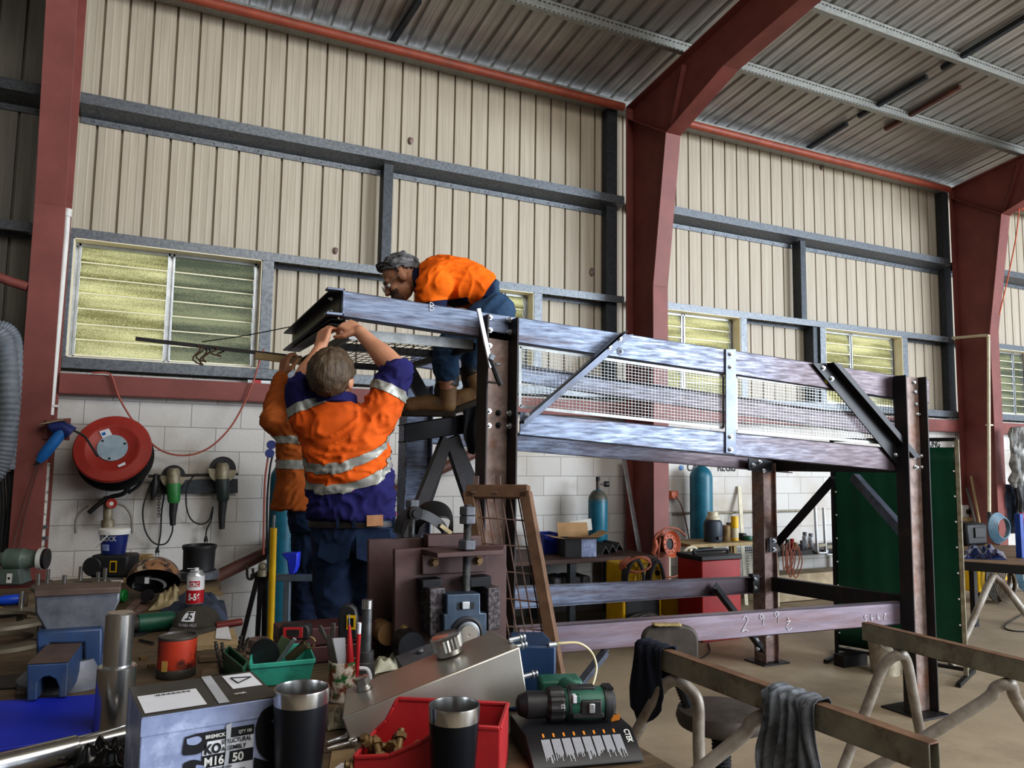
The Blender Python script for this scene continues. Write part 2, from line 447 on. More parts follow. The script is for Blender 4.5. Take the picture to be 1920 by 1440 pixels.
# ---------------------------------------------------------------- louvre windows
def window(n, x0, x1, z0, z1, split, nb, gl):
    root = bpy.data.objects.new('window_%d' % n, None); COL.objects.link(root); root['kind'] = 'structure'
    b = MB(); j = .055
    for x in (x0-.05, x1+.05): b.box((x, G+.05, (z0+z1)/2), (.1, .12, z1-z0))
    b.build('jamb', m_galv, root, bevel=.003, smooth=0)
    b = MB()
    b.box(((x0+x1)/2, G+.09, z1-.004), (x1-x0, .19, .008)); b.box((x0+.004, G+.09, (z0+z1)/2), (.008, .19, z1-z0)); b.box((x1-.004, G+.09, (z0+z1)/2), (.008, .19, z1-z0))
    b.box(((x0+x1)/2, G+.09, z0+.004), (x1-x0, .19, .008))
    b.build('reveal', m_cream, root, smooth=0)
    xs = [x0+.02] + [x0+(x1-x0)*s for s in split] + [x1-.02]
    b = MB()
    for x in xs:
        for d in (-.018, .018): b.box((x+d, G+.15, (z0+z1)/2), (.014, .05, z1-z0-.012))
        b.box((x, G+.165, (z0+z1)/2), (.03, .02, z1-z0-.012))
    b.box(((x0+x1)/2, G+.15, z1-.02), (x1-x0-.02, .05, .022)); b.box(((x0+x1)/2, G+.15, z0+.02), (x1-x0-.03, .05, .02))
    b.build('frame', m_alu, root, smooth=0)
    hh = (z1-z0-.072)/nb
    for k, (a, c) in enumerate(zip(xs, xs[1:])):
        b = MB(); e = MB()
        for i in range(nb):
            zb = z0+.035+i*hh
            a_, c_ = a+.028, c-.028
            b.add([(a_, G+.125, zb), (c_, G+.125, zb), (c_, G+.172, zb+hh+.014), (a_, G+.172, zb+hh+.014)], [(0, 1, 2, 3)])
            e.box(((a_+c_)/2, G+.122, zb), (c_-a_, .008, .010))
        p = b.build('pane', gl[k % len(gl)], root, smooth=0)
        e.build('blade_edge', mat_edge, p, smooth=0)
mat_edge = mat('glass_edge', '#f2edcf', rough=.3)
window(1, *WIN[0], [.5], 7, [m_glassY, m_glassG])
window(2, *WIN[1], [.5], 7, [m_glassY])
window(3, *WIN[2], [.35], 7, [m_glassY, m_glassY])
window(4, *WIN[3], [.42], 7, [m_glassY, m_glassY])
window(5, *WIN[4], [.7], 8, [m_glassG])

# ---------------------------------------------------------------- light
wd = bpy.data.worlds.new('world'); SC.world = wd; wd.use_nodes = True
nt = wd.node_tree; bg = nt.nodes['Background']
bg.inputs[0].default_value = (.80, .88, 1.0, 1); bg.inputs[1].default_value = 1.35
def area(name, loc, tgt, sx, sy, power, col):
    l = bpy.data.lights.new(name, 'AREA'); l.shape = 'RECTANGLE'; l.size = sx; l.size_y = sy; l.energy = power; l.color = col
    o = bpy.data.objects.new(name, l); COL.objects.link(o); o.location = loc
    o.rotation_euler = (V(tgt)-V(loc)).to_track_quat('-Z', 'Y').to_euler(); return o
area('roller_door_daylight', (16.5, -9.5, 4.2), (3, 5, 1.8), 9, 6, 3500, (.86, .93, 1))
area('overhead_fill', (2.5, -1.5, 6.0), (2.5, 3.5, 1.0), 5, 3, 260, (1, .95, .86))  # warm fill lamp under the roof; no skylight opening is built there
SC.view_settings.view_transform = 'Standard'
for lk in ('Medium High Contrast', 'None'):
    try: SC.view_settings.look = lk; break
    except Exception: pass
SC.view_settings.exposure = -.1
# ================================================================ the steel frame being assembled
m_mill = mat('mill_scale_steel', '#8a97ae', '#525a6e', rough=.42, metal=.35, scale=26, stretch=(.3, 2, 3), detail=9, c3='#574a4e', scale3=4, lo3=.48, hi3=.70, rvar=.12, gradx=(-.7, .6, '#493a40', .95))  # gradx darkens the right end: dimmer reflections put into the colour
m_milr = mat('mill_scale_reddish', '#8d8290', '#6f6672', rough=.45, metal=.35, scale=4, stretch=(.5, 2, 5), c3='#6b4a42', scale3=2.2, lo3=.45, hi3=.75, rvar=.1)
m_rust = mat('rusty_steel', '#927f7a', '#6d5a55', rough=.6, metal=.25, scale=16, detail=9, c3='#8a5c40', scale3=5, lo3=.52, hi3=.75, bump=.15)
m_dark = mat('dark_steel', '#34302f', '#24242a', rough=.5, metal=.35, scale=6, c3='#4a3a34', scale3=3)
m_blk = mat('black_steel', '#1c1d22', '#28272a', rough=.45, metal=.4, scale=6)
m_angle = mat('angle_steel', '#6f7686', '#545a69', rough=.4, metal=.45, scale=7, c3='#4b4240', scale3=4)
m_wire = mat('zinc_wire', '#a3a6a6', '#868a8a', rough=.4, metal=.35, scale=20)
m_bolt = mat('zinc_bolt', '#c9cdd2', '#9fa4aa', rough=.3, metal=.75, scale=30)
m_yelp = mat('yellow_marker', '#c9c22a', rough=.6)
m_chalk = mat('chalk', '#dfe3ea', rough=.9)
m_cloth_k = mat('black_cloth', '#14161d', '#0d0e12', rough=.95, scale=12)

FN, RN = 3.45, 4.75
def quad(px4, yy): return [PY(x, y, yy) for x, y in px4]
def slab(b, q, n, t):
    """solid sheet: quad q (TL,TR,BR,BL) thickened by t along n"""
    n = V(n)*t
    return b.hexa([q[3], q[2], q[1], q[0], q[3]+n, q[2]+n, q[1]+n, q[0]+n])
def chan(b, q, n, w=.05, t=.006):
    """channel: web on quad q, flanges running w along n"""
    TL, TR, BR, BL = q; n = V(n); d = (BL-TL).normalized()*t*1.4
    slab(b, q, n, t)
    slab(b, [TL, TR, TR+n*w, TL+n*w], d, 1)
    slab(b, [BL, BR, BR+n*w, BL+n*w], -d, 1)
fr = thing('steel_platform_frame', 'tall bolted steel platform frame with mesh side panels, being assembled by the workers', 'platform frame', (3.2, 4.1, 0))
nb = V((0, 1, 0)); nf = V((0, -1, 0))

def hbolt(p, n, r=.011, parent=fr, m=None, tip=True):
    p = V(p); n = V(n); mm = rotto(n); mm.translation = p
    b = MB(); b.lathe([(r*1.25, 0), (r*1.25, r*.25)], mm, 14); 
    b.lathe([(r, r*.25), (r, r*1.0), (r*.8, r*1.15)], mm, 6)
    if tip: b.lathe([(r*.5, r*1.1), (r*.5, r*1.9)], mm, 8)
    return b.build('bolt', m or m_bolt, parent, smooth=25)

# near top chord (one run past the left post to the free end) and near lower chord
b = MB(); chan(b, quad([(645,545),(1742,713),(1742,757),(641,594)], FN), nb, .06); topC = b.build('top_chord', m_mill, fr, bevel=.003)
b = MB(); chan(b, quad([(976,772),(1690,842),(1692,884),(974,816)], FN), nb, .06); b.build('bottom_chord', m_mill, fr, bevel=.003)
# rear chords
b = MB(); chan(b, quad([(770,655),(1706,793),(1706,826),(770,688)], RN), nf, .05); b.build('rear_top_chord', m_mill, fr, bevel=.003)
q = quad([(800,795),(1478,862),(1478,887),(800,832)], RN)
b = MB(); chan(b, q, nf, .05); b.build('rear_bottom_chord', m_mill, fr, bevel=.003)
# cross channel at the right end under the chord
a0 = PY(1455, 872, RN); a1 = PY(1688, 872, FN)
b = MB(); b.sect(a0, a1, [(-.03, -.05), (.03, -.05), (.03, -.042), (-.022, -.042), (-.022, .042), (.03, .042), (.03, .05), (-.03, .05)]); b.build('cross_member', m_dark, fr, bevel=.002)
# free end: upper and lower cross channels with their lips
def endbeam(p0, p1, h, m, name, w=.05):
    b = MB(); p0, p1 = V(p0), V(p1)
    b.sect(p0, p1, [(-w/2, -h/2), (w/2, -h/2), (w/2, -h/2+.008), (-w/2+.008, -h/2+.008), (-w/2+.008, h/2-.008), (w/2, h/2-.008), (w/2, h/2), (-w/2, h/2)]); return b.build(name, m, fr, bevel=.002)
pe0 = PY(628, 568, FN+.01); pe1 = PY(541, 632, RN); pe1.z = pe0.z-.01
endbeam(pe0, pe1, .112, m_blk, 'end_channel', .06)
pl0 = PY(634, 604, FN+.05); pl1 = PY(551, 655, RN); 
endbeam(pl0, pl1, .03, m_blk, 'end_angle', .07)
b = MB(); slab(b, [pe0+V((-.045,-.04,.062)), pe0+V((.035,-.04,.062)), pe0+V((.035,-.04,.052)), pe0+V((-.045,-.04,.052))], nb, .05)
slab(b, [pe0+V((.026,-.04,.062)), pe0+V((.035,-.04,.062)), pe0+V((.035,-.04,-.062)), pe0+V((.026,-.04,-.062))], nb, .05)
slab(b, [pe0+V((-.045,-.04,-.05)), pe0+V((.035,-.04,-.05)), pe0+V((.035,-.04,-.062)), pe0+V((-.045,-.04,-.062))], nb, .05)
b.build('end_lip', m_mill, fr, bevel=.002)
for dz in (.03, -.03): hbolt(pe0+V((.0, .06, dz)), (-1, 0, 0), .009)
# mesh deck hung under the free end
dz = PY(860, 640, FN+.08).z-.02
DX0, DX1 = .86, 1.49
deck = MB()
for (a, c) in (((DX0, FN+.08), (DX0, RN-.05)), ((DX1, FN+.08), (DX1, RN-.05)), ((DX0, RN-.05), (DX1, RN-.05)), ((DX0, FN+.45), (DX1, FN+.45))):
    deck.bar((a[0], a[1], dz), (c[0], c[1], dz), .03, .035)
dkf = deck.build('deck_frame', m_blk, fr, bevel=.002)
b = MB(); b.bar((DX0, FN+.08, dz+.01), (DX1, FN+.08, dz+.01), .012, .05); b.build('deck_flat', m_wire, dkf)
b = MB(); n = 12
for i in range(n+1):
    y = FN+.08+(RN-.13-FN)*i/n; b.bar((DX0, y, dz+.008), (DX1, y, dz+.008), .003, .003)
for i in range(15):
    x = DX0+(DX1-DX0)*i/14; b.bar((x, FN+.08, dz+.012), (x, RN-.05, dz+.012), .003, .003)
b.build('deck_mesh', m_blk, dkf, smooth=0)

# posts: H sections, web facing the camera
def hpost(pl, pr, yb, name, m, mfl, dep=.19, xtop=None, wy=.09):
    """pl, pr: top-left and top-right front edges, running to height yb"""
    b = MB(); t = .010; xl, xr, zt = pl.x, pr.x, pl.z
    xl2, xr2 = xtop or (xl, xr)
    y0 = pl.y
    def fl(x, x2): b.hexa([V((x2-t/2, y0, yb)), V((x2+t/2, y0, yb)), V((x2+t/2, y0+dep, yb)), V((x2-t/2, y0+dep, yb)), V((x-t/2, y0, zt)), V((x+t/2, y0, zt)), V((x+t/2, y0+dep, zt)), V((x-t/2, y0+dep, zt))])
    b.mi = 1; fl(xl, xl2); fl(xr, xr2)
    b.mi = 0; w0 = y0+wy
    b.hexa([V((xl2, w0, yb)), V((xr2, w0, yb)), V((xr2, w0+.009, yb)), V((xl2, w0+.009, yb)), V((xl, w0, zt)), V((xr, w0, zt)), V((xr, w0+.009, zt)), V((xl, w0+.009, zt))])
    return b.build(name, [m, mfl], fr, bevel=.002)
LF = FN-.10
lp0, lp1 = PY(916, 589, LF), PY(972, 592, LF)
m_post = mat('post_steel', '#97857e', '#6d5c56', rough=.55, metal=.25, scale=16, detail=9, c3='#94603f', scale3=4, lo3=.52, hi3=.75, bump=.15)
postL = hpost(lp0, lp1, .0, 'post', m_post, m_dark, dep=.12, wy=.10)
rp0, rp1 = PY(1699, 703, LF), PY(1737, 706, LF)
rb0 = PY(1728, 1310, LF).x
postR = hpost(rp0, rp1, .012, 'post', m_post, m_dark, dep=.095, wy=.06)
b = MB(); b.box(((rp0.x+rp1.x)/2, FN-.005, .006), (.26, .30, .012)); b.build('base_plate', m_dark, fr, bevel=.003)
# rear posts
rr = PZ(1440, 1240, 0)
b = MB(); w2 = .13
ptop = PY(1420, 868, RN).z
x0 = rr.x-.02
for sx in (-w2/2, w2/2): b.box((x0+sx, RN, ptop/2), (.009, w2, ptop))
b.box((x0, RN-.03, ptop/2), (w2, .009, ptop))
rearP = b.build('rear_post', m_rust, fr, bevel=.002)
b = MB(); b.box((x0, RN, .006), (.27, .22, .012)); b.build('base_plate', m_dark, fr, bevel=.003)
xl = PY(780, 800, RN).x
b = MB()
for sx in (-.085, .085): b.box((xl+sx, RN, 1.02), (.009, .16, 2.04))
b.box((xl, RN-.03, 1.02), (.17, .009, 2.04))
b.build('rear_post', m_mill, fr, bevel=.002)
# base beams
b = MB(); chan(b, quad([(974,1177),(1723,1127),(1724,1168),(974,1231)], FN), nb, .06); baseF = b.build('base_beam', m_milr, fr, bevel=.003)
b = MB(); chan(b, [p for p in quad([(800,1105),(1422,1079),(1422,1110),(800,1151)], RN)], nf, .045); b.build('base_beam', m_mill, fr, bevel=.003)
b = MB(); slab(b, quad([(1412,1077),(1424,1077),(1424,1113),(1412,1113)], RN-.06), nb, .05); b.build('end_plate', m_dark, fr)
a0 = PY(1446, 1094, RN); a1 = PY(1706, 1134, FN)
b = MB(); b.sect(a0, a1, [(-.03, -.055), (.03, -.055), (.03, .055), (-.03, .055)]); b.build('base_beam', m_dark, fr, bevel=.003)
# bracket plate where the rear chord meets the rear post
b = MB(); slab(b, quad([(1404,860),(1448,864),(1448,886),(1404,882)], RN-.07), nb, .012); b.build('gusset_plate', m_blk, fr)
for p in ((1412,872),(1424,866),(1432,882)): hbolt(PY(*p, RN-.07), nf, .013, m=m_bolt)
# knee braces (angles)
def angle(p0, p1, w=.05, t=.006, up=Z, m=m_blk, name='knee_brace', flip=1):
    b = MB(); b.sect(p0, p1, [(0, 0), (w*flip, 0), (w*flip, t), (t*flip, t), (t*flip, w), (0, w)], up=up); return b.build(name, m, fr, bevel=.001)
def pmix(px, t): return PY(*px, RN+(FN-RN)*t)
angle(pmix((1452,1012), .02), pmix((1556,893), .42), .07, up=V((1,0,0)))
angle(pmix((1600,888), .62), pmix((1700,1000), .97), .06, up=V((1,0,0)), m=m_angle)
angle(PY(1334,1104,RN-.05), PY(1424,1222,RN-.05), .065, up=nf)
angle(PY(1130,1214,FN+.02), PY(978,1405,FN+.02), .055, up=nf, m=m_angle)
angle(PY(1652,1180,FN+.02), PY(1722,1296,FN+.02), .055, up=nf, m=m_angle)
b = MB(); slab(b, quad([(1443,1008),(1456,1008),(1456,1036),(1443,1036)], RN-.09), nb, .012); b.build('gusset_plate', m_blk, fr)
for p in ((1451,1014),(1451,1030)): hbolt(PY(*p, RN-.09), nf, .012)
for p in ((1416,1086),(1416,1102)): hbolt(PY(*p, RN-.066), nf, .011)
for p in ((1419,1200),(1420,1216)): hbolt(PY(*p, RN-.09), nf, .011)
# diagonals and mid strap on the near side
def strap(pts, y, m, name, t=.008):
    b = MB(); slab(b, quad(pts, y), nf, t); return b, b
b = MB(); slab(b, quad([(1152,630),(1187,627),(974,808),(974,795)], FN-.012), nf, .008)
slab(b, quad([(1152,630),(1168,622),(974,790),(974,795)], FN-.012), nf, .055); diagL = b.build('diagonal', m_angle, fr, bevel=.001)
b = MB(); slab(b, quad([(1522,681),(1545,681),(1706,852),(1690,884)], FN-.012), nf, .008)
slab(b, quad([(1548,681),(1562,684),(1712,858),(1700,858)], FN-.012), nf, .06); diagR = b.build('diagonal', m_blk, fr, bevel=.001)
b = MB(); slab(b, quad([(1359,655),(1378,655),(1378,852),(1359,849)], FN-.001), nf, .010); strapM = b.build('strap', m_angle, fr, bevel=.001)
for p in ((1370,664),(1370,688),(1370,819),(1370,843)): hbolt(PY(*p, FN-.011), nf, .012, strapM, tip=False)
for p in ((1162,635),(1142,651),(989,779)): hbolt(PY(*p, FN-.02), nf, .012, diagL, tip=False)
for p in ((1543,690),(1559,710),(1679,853),(1690,868)): hbolt(PY(*p, FN-.02), nf, .012, diagR, tip=False)
# flange bolts on the posts
for p in ((957,600),(957,623),(957,775),(957,799)): hbolt(PX(*p, lp1.x-.006), (-1, 0, 0), .013, postL)
for p in ((919,595),(919,619),(918,648),(917,771),(917,798)): hbolt(PX(*p, lp0.x+.03), (.3, -1, 0), .010, postL, tip=False)
for p in ((934,774),(934,797)): hbolt(PY(*p, LF+.099), nf, .012, postL, m=m_blk)
for p in ((1713,717),(1715,735),(1717,758)): hbolt(PY(*p, LF+.059), nf, .012, postR, tip=False)
for p in ((1720,777),(1727,855),(1728,876),(1714,856),(1716,876)): hbolt(PY(*p, LF+.059), nf, .012, postR)
for p in ((1736,1044),(1737,1064),(1741,1131),(1742,1153)): hbolt(PY(*p, LF+.059), nf, .012, postR, tip=False)

# welded mesh infill panels: flat strips and wires
def meshpanel(px4, nu, nv, y=FN+.02, fw=.016):
    TL, TR, BR, BL = quad(px4, y)
    def at(u, v): return (TL*(1-u)+TR*u)*(1-v)+(BL*(1-u)+BR*u)*v
    b = MB()
    for i in range(1, nu): b.bar(at(i/nu, 0), at(i/nu, 1), .0023, .0023, up=nf)
    for j in range(1, nv): b.bar(at(0, j/nv), at(1, j/nv), .0023, .0023, up=nf)
    for a, c in (((0,0),(1,0)), ((0,1),(1,1)), ((0,0),(0,1)), ((1,0),(1,1))): b.bar(at(*a), at(*c), .004, fw, up=Z if a[1] == c[1] else X)
    return b.build('mesh_panel', m_wire, fr, smooth=0)
meshpanel([(975,650),(1356,705),(1356,802),(975,762)], 60, 18)
meshpanel([(1381,707),(1680,745),(1680,833),(1381,808)], 56, 17)
# chalk marks
def chalk(strokes, o, rx, up, s, parent=baseF):
    b = MB(); rx = V(rx).normalized(); up = V(up).normalized(); n = rx.cross(up)
    for st in strokes:
        pts = spline([V(o)+rx*(p[0]*s)+up*(p[1]*s)+n*.003 for p in st], 5); b.tube(pts, .0019, 5)
    return b.build('chalk_mark', m_chalk, parent)
two = [(0,.8),(.25,1),(.45,.75),(.2,.35),(-.05,.02),(.2,.1),(.5,.0)]
nine = [(.45,.85),(.2,1),(.02,.75),(.2,.55),(.45,.8),(.48,.6),(.42,.0)]
pee = [(.1,0),(.12,.5),(.1,1),(.45,.95),(.5,.65),(.15,.5)]
def shift(st, dx): return [(x+dx, y) for x, y in st]
def onb(x, y): return PY(x, y, FN-.001)
o1 = onb(1392, 1184); e1 = onb(1500, 1176)
rx = (e1-o1); 
chalk([two], o1, rx, Z, .085); chalk([nine], onb(1424,1172), rx, Z, .06); chalk([nine], onb(1452,1168), rx, Z, .065)
chalk([[(0,.1),(.25,-.15),(.6,0)],[(.15,.9),(.3,.5),(.02,.25)],[(.05,.55),(.5,.6)]], onb(1474,1178), rx, Z, .07)
o2 = onb(1662, 1158); r2 = onb(1616,1160)-o2
for i, st in enumerate((two, nine, nine, [(.5,1),(.1,.95),(.1,.6),(.45,.5),(.4,.1),(0,.05)])): chalk([st], onb(1660-12*i, 1150+1*i), r2, -Z, .035)
chalk([[(0,0),(.3,1),(.55,0),(-.1,.62),(.7,.62),(0,0)]], PY(1438,1196,RN-.035), X, Z, .05, rearP)
chalk([[(.0,0),(0,1),(.45,.8),(.05,.55),(.5,.3),(0,0)]], onb(806,583), onb(900,598)-onb(806,583), Z, .04, topC)
for px, m_ in (((1551,712), m_yelp), ((1163,659), m_angle)):
    b = MB(); q = PY(*px, FN-.0005); mm_ = rotto(nf); mm_.translation = q; b.lathe([(.001, 0), (.024, 0), (.020, .0015), (.001, .0015)], mm_, 14); b.mi = 1; b.lathe([(.001, .002), (.010, .002), (.010, .0022), (.001, .0022)], mm_, 14); b.build('marked_hole', [m_, m_blk], topC)

# ================================================================ black trestle the third man stands on
YT = 4.12
tr = thing('black_trestle', 'black steel trestle with splayed legs under the crouching worker\'s boots', 'trestle', (1.6, YT, 0))
def PT(x, y, d=0): return PY(x, y, YT+d)
b = MB(); chan(b, [PT(758,795), PT(905,772), PT(905,808), PT(758,830)], nb, .12); b.build('beam', m_blk, tr, bevel=.003)
for a, c, d, w in (((838,822),(762,1010),0,.07),((846,820),(908,1010),0,.09),((838,822),(775,1010),.35,.07),((846,820),(925,1010),.35,.09)):
    p0, p1 = PT(*a, d), PT(*c, d); b = MB(); b.bar(p0, p1, w, .05, up=nf); b.bar(p1+V((0,0,.01)), (p1.x, p1.y, 0), .05, w, up=nf); b.build('leg', m_dark, tr, bevel=.003)
for a, c, w in (((764,690),(812,775),.07),((912,625),(868,770),.075)):
    b = MB(); b.bar(PT(*a), PT(*c), w, .05, up=nf); b.build('brace', m_blk, tr, bevel=.003)

def drape(name, label, cat, corner_fn, mt, nu=14, nv=18, group=None, thick=.004):
    b = MB(); b.grid(corner_fn, nu, nv); o = b.build(name, mt, None, solid=thick, smooth=180)
    tag(o, label, cat, group); return o
def fcl(u, v):
    tl, tr_, bl, br = PT(866,758,-.06), PT(901,762,-.06), PT(871,838,-.04), PT(892,846,-.04)
    p = (tl*(1-u)+tr_*u)*(1-v)+(bl*(1-u)+br*u)*v
    return p+V((0, -.03*math.sin(u*PI*3+v*2)*(.4+v)*.6, 0))+V((.015*math.sin(v*7+u*3)*v, 0, -.03*math.sin(u*PI)*v))
drape('rag', 'black rag hanging from the black trestle beam beside the left post', 'rag', fcl, m_cloth_k)
# clamp hanging on the left post
cl = thing('clamp', 'small silver screw clamp with sliding bar gripping the left rusty post', 'clamp', PY(918, 650, LF-.02))
yy = LF-.03
b = MB(); b.bar(PY(897,578,yy), PY(921,690,yy), .022, .012, up=nf); b.build('bar', m_alu, cl, bevel=.002)
b = MB(); b.tube(spline([PY(918,672,yy), PY(926,690,yy), PY(934,712,yy), PY(939,722,yy)], 4), [.014]*13, 8); b.tube([PY(912,716,yy), PY(941,719,yy)], .006, 6); b.build('screw', m_dark, cl)
b = MB(); b.bar(PY(917,668,yy), PY(925,672,yy), .03, .03, up=nf); b.tube([PY(929,684,yy), PY(937,682,yy)], .008, 6); b.build('sliding_jaw', m_galv, cl, bevel=.002)
# ================================================================ foreground trestles, stool and floor things
m_trest = mat('trestle_steel', '#938f80', '#727063', rough=.6, metal=.2, scale=7, c3='#5e4030', scale3=5, lo3=.53, hi3=.66, bump=.12)
m_trtop = mat('rusty_top', '#8a6e58', '#6b5040', rough=.7, metal=.2, scale=9, bump=.15)
m_pipe = mat('worn_pipe', '#a8a29a', '#837b72', rough=.5, metal=.25, scale=9, c3='#66503f', scale3=5, lo3=.5, hi3=.75)
m_navy = mat('navy_cloth', '#1c2233', '#131826', rough=.95, scale=14)
m_greyc = mat('grey_cloth', '#6c7076', '#4b4e54', rough=.95, scale=10, c3='#9aa4b0', scale3=6, lo3=.5, hi3=.7)
m_vinyl = mat('worn_brown_vinyl', '#4d4640', '#3d3732', rough=.6, scale=20)
m_rubber = mat('black_rubber', '#1d1d1f', '#27272a', rough=.65, scale=20)
m_foam = mat('torn_foam', '#b9a878', '#94845a', rough=.9, scale=30)

TZ = .80
def trestle(label, p0, p1, hoops, h, w):
    c = (p0+p1)/2
    root = thing('trestle', label, 'trestle', (c.x, c.y, 0), 'pipe-legged steel trestles')
    d = (p1-p0).normalized(); s = Z.cross(d)
    b = MB(); t = .006; up = Z
    # open rectangular tube: four walls
    o0, o1 = p0-Z*h/2, p1-Z*h/2
    b.bar(o0+s*(w/2-t/2), o1+s*(w/2-t/2), t, h); b.bar(o0-s*(w/2-t/2), o1-s*(w/2-t/2), t, h)
    b.bar(o0-Z*(h/2-t/2), o1-Z*(h/2-t/2), w, t); b.mi = 1; b.bar(o0+Z*(h/2-t/2), o1+Z*(h/2-t/2), w, t)
    b.build('beam', [m_trest, m_trtop], root, bevel=.003)
    for ap, l, r, wd in hoops:
        ap = p0+(p1-p0)*ap-Z*(h+.026)
        a = (l-ap); e = (r-ap)
        ha = V((a.x, a.y, 0)).normalized(); he = V((e.x, e.y, 0)).normalized()
        la = ap+ha*.085-Z*.075; ra = ap+he*.085-Z*.075
        pts = [l, l*.6+la*.4, l*.25+la*.75, la, ap+ha*.045-Z*.022, ap, ap+he*.045-Z*.022, ra, r*.25+ra*.75, r*.6+ra*.4, r]
        b = MB(); b.tube(spline(pts, 7), .024, 14); b.build('pipe_leg', m_pipe, root)
    return root
a0 = PZ(1224, 1208, TZ); a1 = PZ(1752, 1392, TZ)
trestle('rusty trestle nearest the front, a navy rag and a grey rag draped on it', a0, a1,
        [(.12, PZ(1095,1545,0), PZ(1316,1620,0), 0), (.5, PZ(1010,1690,0), PZ(1560,1640,0), 0)], .085, .05)
b0 = PZ(1622, 1166, TZ); b1 = PZ(1985, 1252, TZ)
trestle('bare grey trestle behind, its end in front of the frame\'s right post', b0, b1,
        [(.22, PZ(1557,1500,0), PZ(1744,1480,0), 0), (.78, PZ(1480,1540,0), PZ(2010,1480,0), 0)], .085, .05)

dA = (a1-a0).normalized(); sA = Z.cross(dA)       # sA points away from the camera side
if sA.y < 0: sA = -sA
def over(t0, t1, front, back, fs, amp=.02, seed=0):
    """cloth hung over beam A between t0 and t1; front/back = hang lengths as functions of u"""
    L = (a1-a0).length
    def fn(u, v):
        F, B = front(u), back(u); s = -F+v*(F+B+.06)
        base = a0+(a1-a0)*(t0+(t1-t0)*u)
        k = noise.noise(V((u*fs+seed, s*4, seed)))*amp+math.sin(u*fs*2.2+seed+s*3)*amp*.6
        if s < 0: p = base-sA*(.032+max(0, k)*1.2+.012)+Z*(s+.006)+dA*(.03*math.sin(s*9+u*4)*min(1, -s*5)); 
        elif s < .06: p = base-sA*(.032*(1-s/.03))+Z*(.007+.004*math.sin(u*20)+abs(k)*.25)
        else: p = base+sA*(.036+max(0, k))+Z*(-(s-.06)+.006)
        return p
    return fn
b = MB(); b.grid(over(-.05, .085, lambda u: .24+.12*math.sin(u*PI*.9+.3)-.06*u, lambda u: .15, 9, .022, 3), 26, 44)
tag(b.build('rag', m_navy, None, solid=.004, smooth=180), 'dark navy rag draped over the left end of the front trestle', 'rag')
b = MB(); b.grid(over(.54, .70, lambda u: .27+.05*math.sin(u*9)+.04*u, lambda u: .12+.05*math.sin(u*5), 16, .040, 8), 40, 48)
tag(b.build('rag', m_greyc, None, solid=.004, smooth=180), 'crumpled grey rag hanging over the middle of the front trestle', 'rag')

# swivel stool
sc = PD(1352, 1345, 3.45)
st = thing('workshop_stool', 'black swivel stool with torn brown backrest, behind the front trestle', 'stool', (sc.x, sc.y, 0))
b = MB(); b.lathe([(.001, .0), (.15, 0), (.19, .02), (.2, .05), (.19, .085), (.14, .1), (.001, .105)], Matrix.Translation((sc.x, sc.y, sc.z-.05)), 32); b.build('seat', m_vinyl, st)
b = MB(); b.lathe([(.025, .06), (.025, sc.z-.05)], Matrix.Translation((sc.x, sc.y, 0)), 16); b.build('gas_column', m_black, st)
b = MB(); zz = .18; prof = []
while zz < sc.z-.06: prof += [(.036, zz), (.044, zz+.008), (.036, zz+.016)]; zz += .016
b.lathe(prof, Matrix.Translation((sc.x, sc.y, 0)), 16); b.build('bellows', m_rubber, st, smooth=0)
for k in range(5):
    a = k*2*PI/5+.3; e = V((math.cos(a), math.sin(a), 0))
    b = MB(); b.bar(V((sc.x, sc.y, .085)), V((sc.x, sc.y, .065))+e*.27, .045, .03); b.build('foot', m_rubber, st, bevel=.006)
    b = MB(); c = V((sc.x, sc.y, .028))+e*.26; b.cyl(c-Z.cross(e)*.02, c+Z.cross(e)*.02, .026, 14); b.build('caster', m_rubber, st)
# backrest: upright oval pad on a bellows arm
bc = PD(1258, 1216, 3.55); nn = V((-.35, -.94, 0))
mm = frame(bc, Z.cross(nn), z=nn); b = MB()
out = []
for k in range(40):
    a = 2*PI*k/40; ce, se = math.cos(a), math.sin(a)
    out.append((math.copysign(abs(ce)**.6, ce)*.135, math.copysign(abs(se)**.55, se)*.105))
mm2 = frame(bc, V((nn.y, -nn.x, 0)).normalized(), y=Z)
b.prism(out, .045, mm2); b.build('backrest', m_vinyl, st, bevel=.012)
b = MB(); f0 = bc+V((nn.y, -nn.x, 0)).normalized()*-.0+Z*.104
b.grid(lambda u, v: f0+V((nn.y, -nn.x, 0)).normalized()*((u-.35)*.13)+nn*(.02-.04*v)+Z*(.006*noise.noise(V((u*9, v*5, 2)))+.004), 12, 4); b.build('torn_foam', m_foam, st, solid=.008)
arm0 = PD(1277, 1285, 3.5); b = MB(); pts = spline([bc-Z*.05, arm0, V((sc.x-.12, sc.y+.02, sc.z-.03))], 26)
b.tube(pts, [.026 if i % 2 else .032 for i in range(len(pts))], 10); b.build('bellows_arm', m_rubber, st, smooth=0)

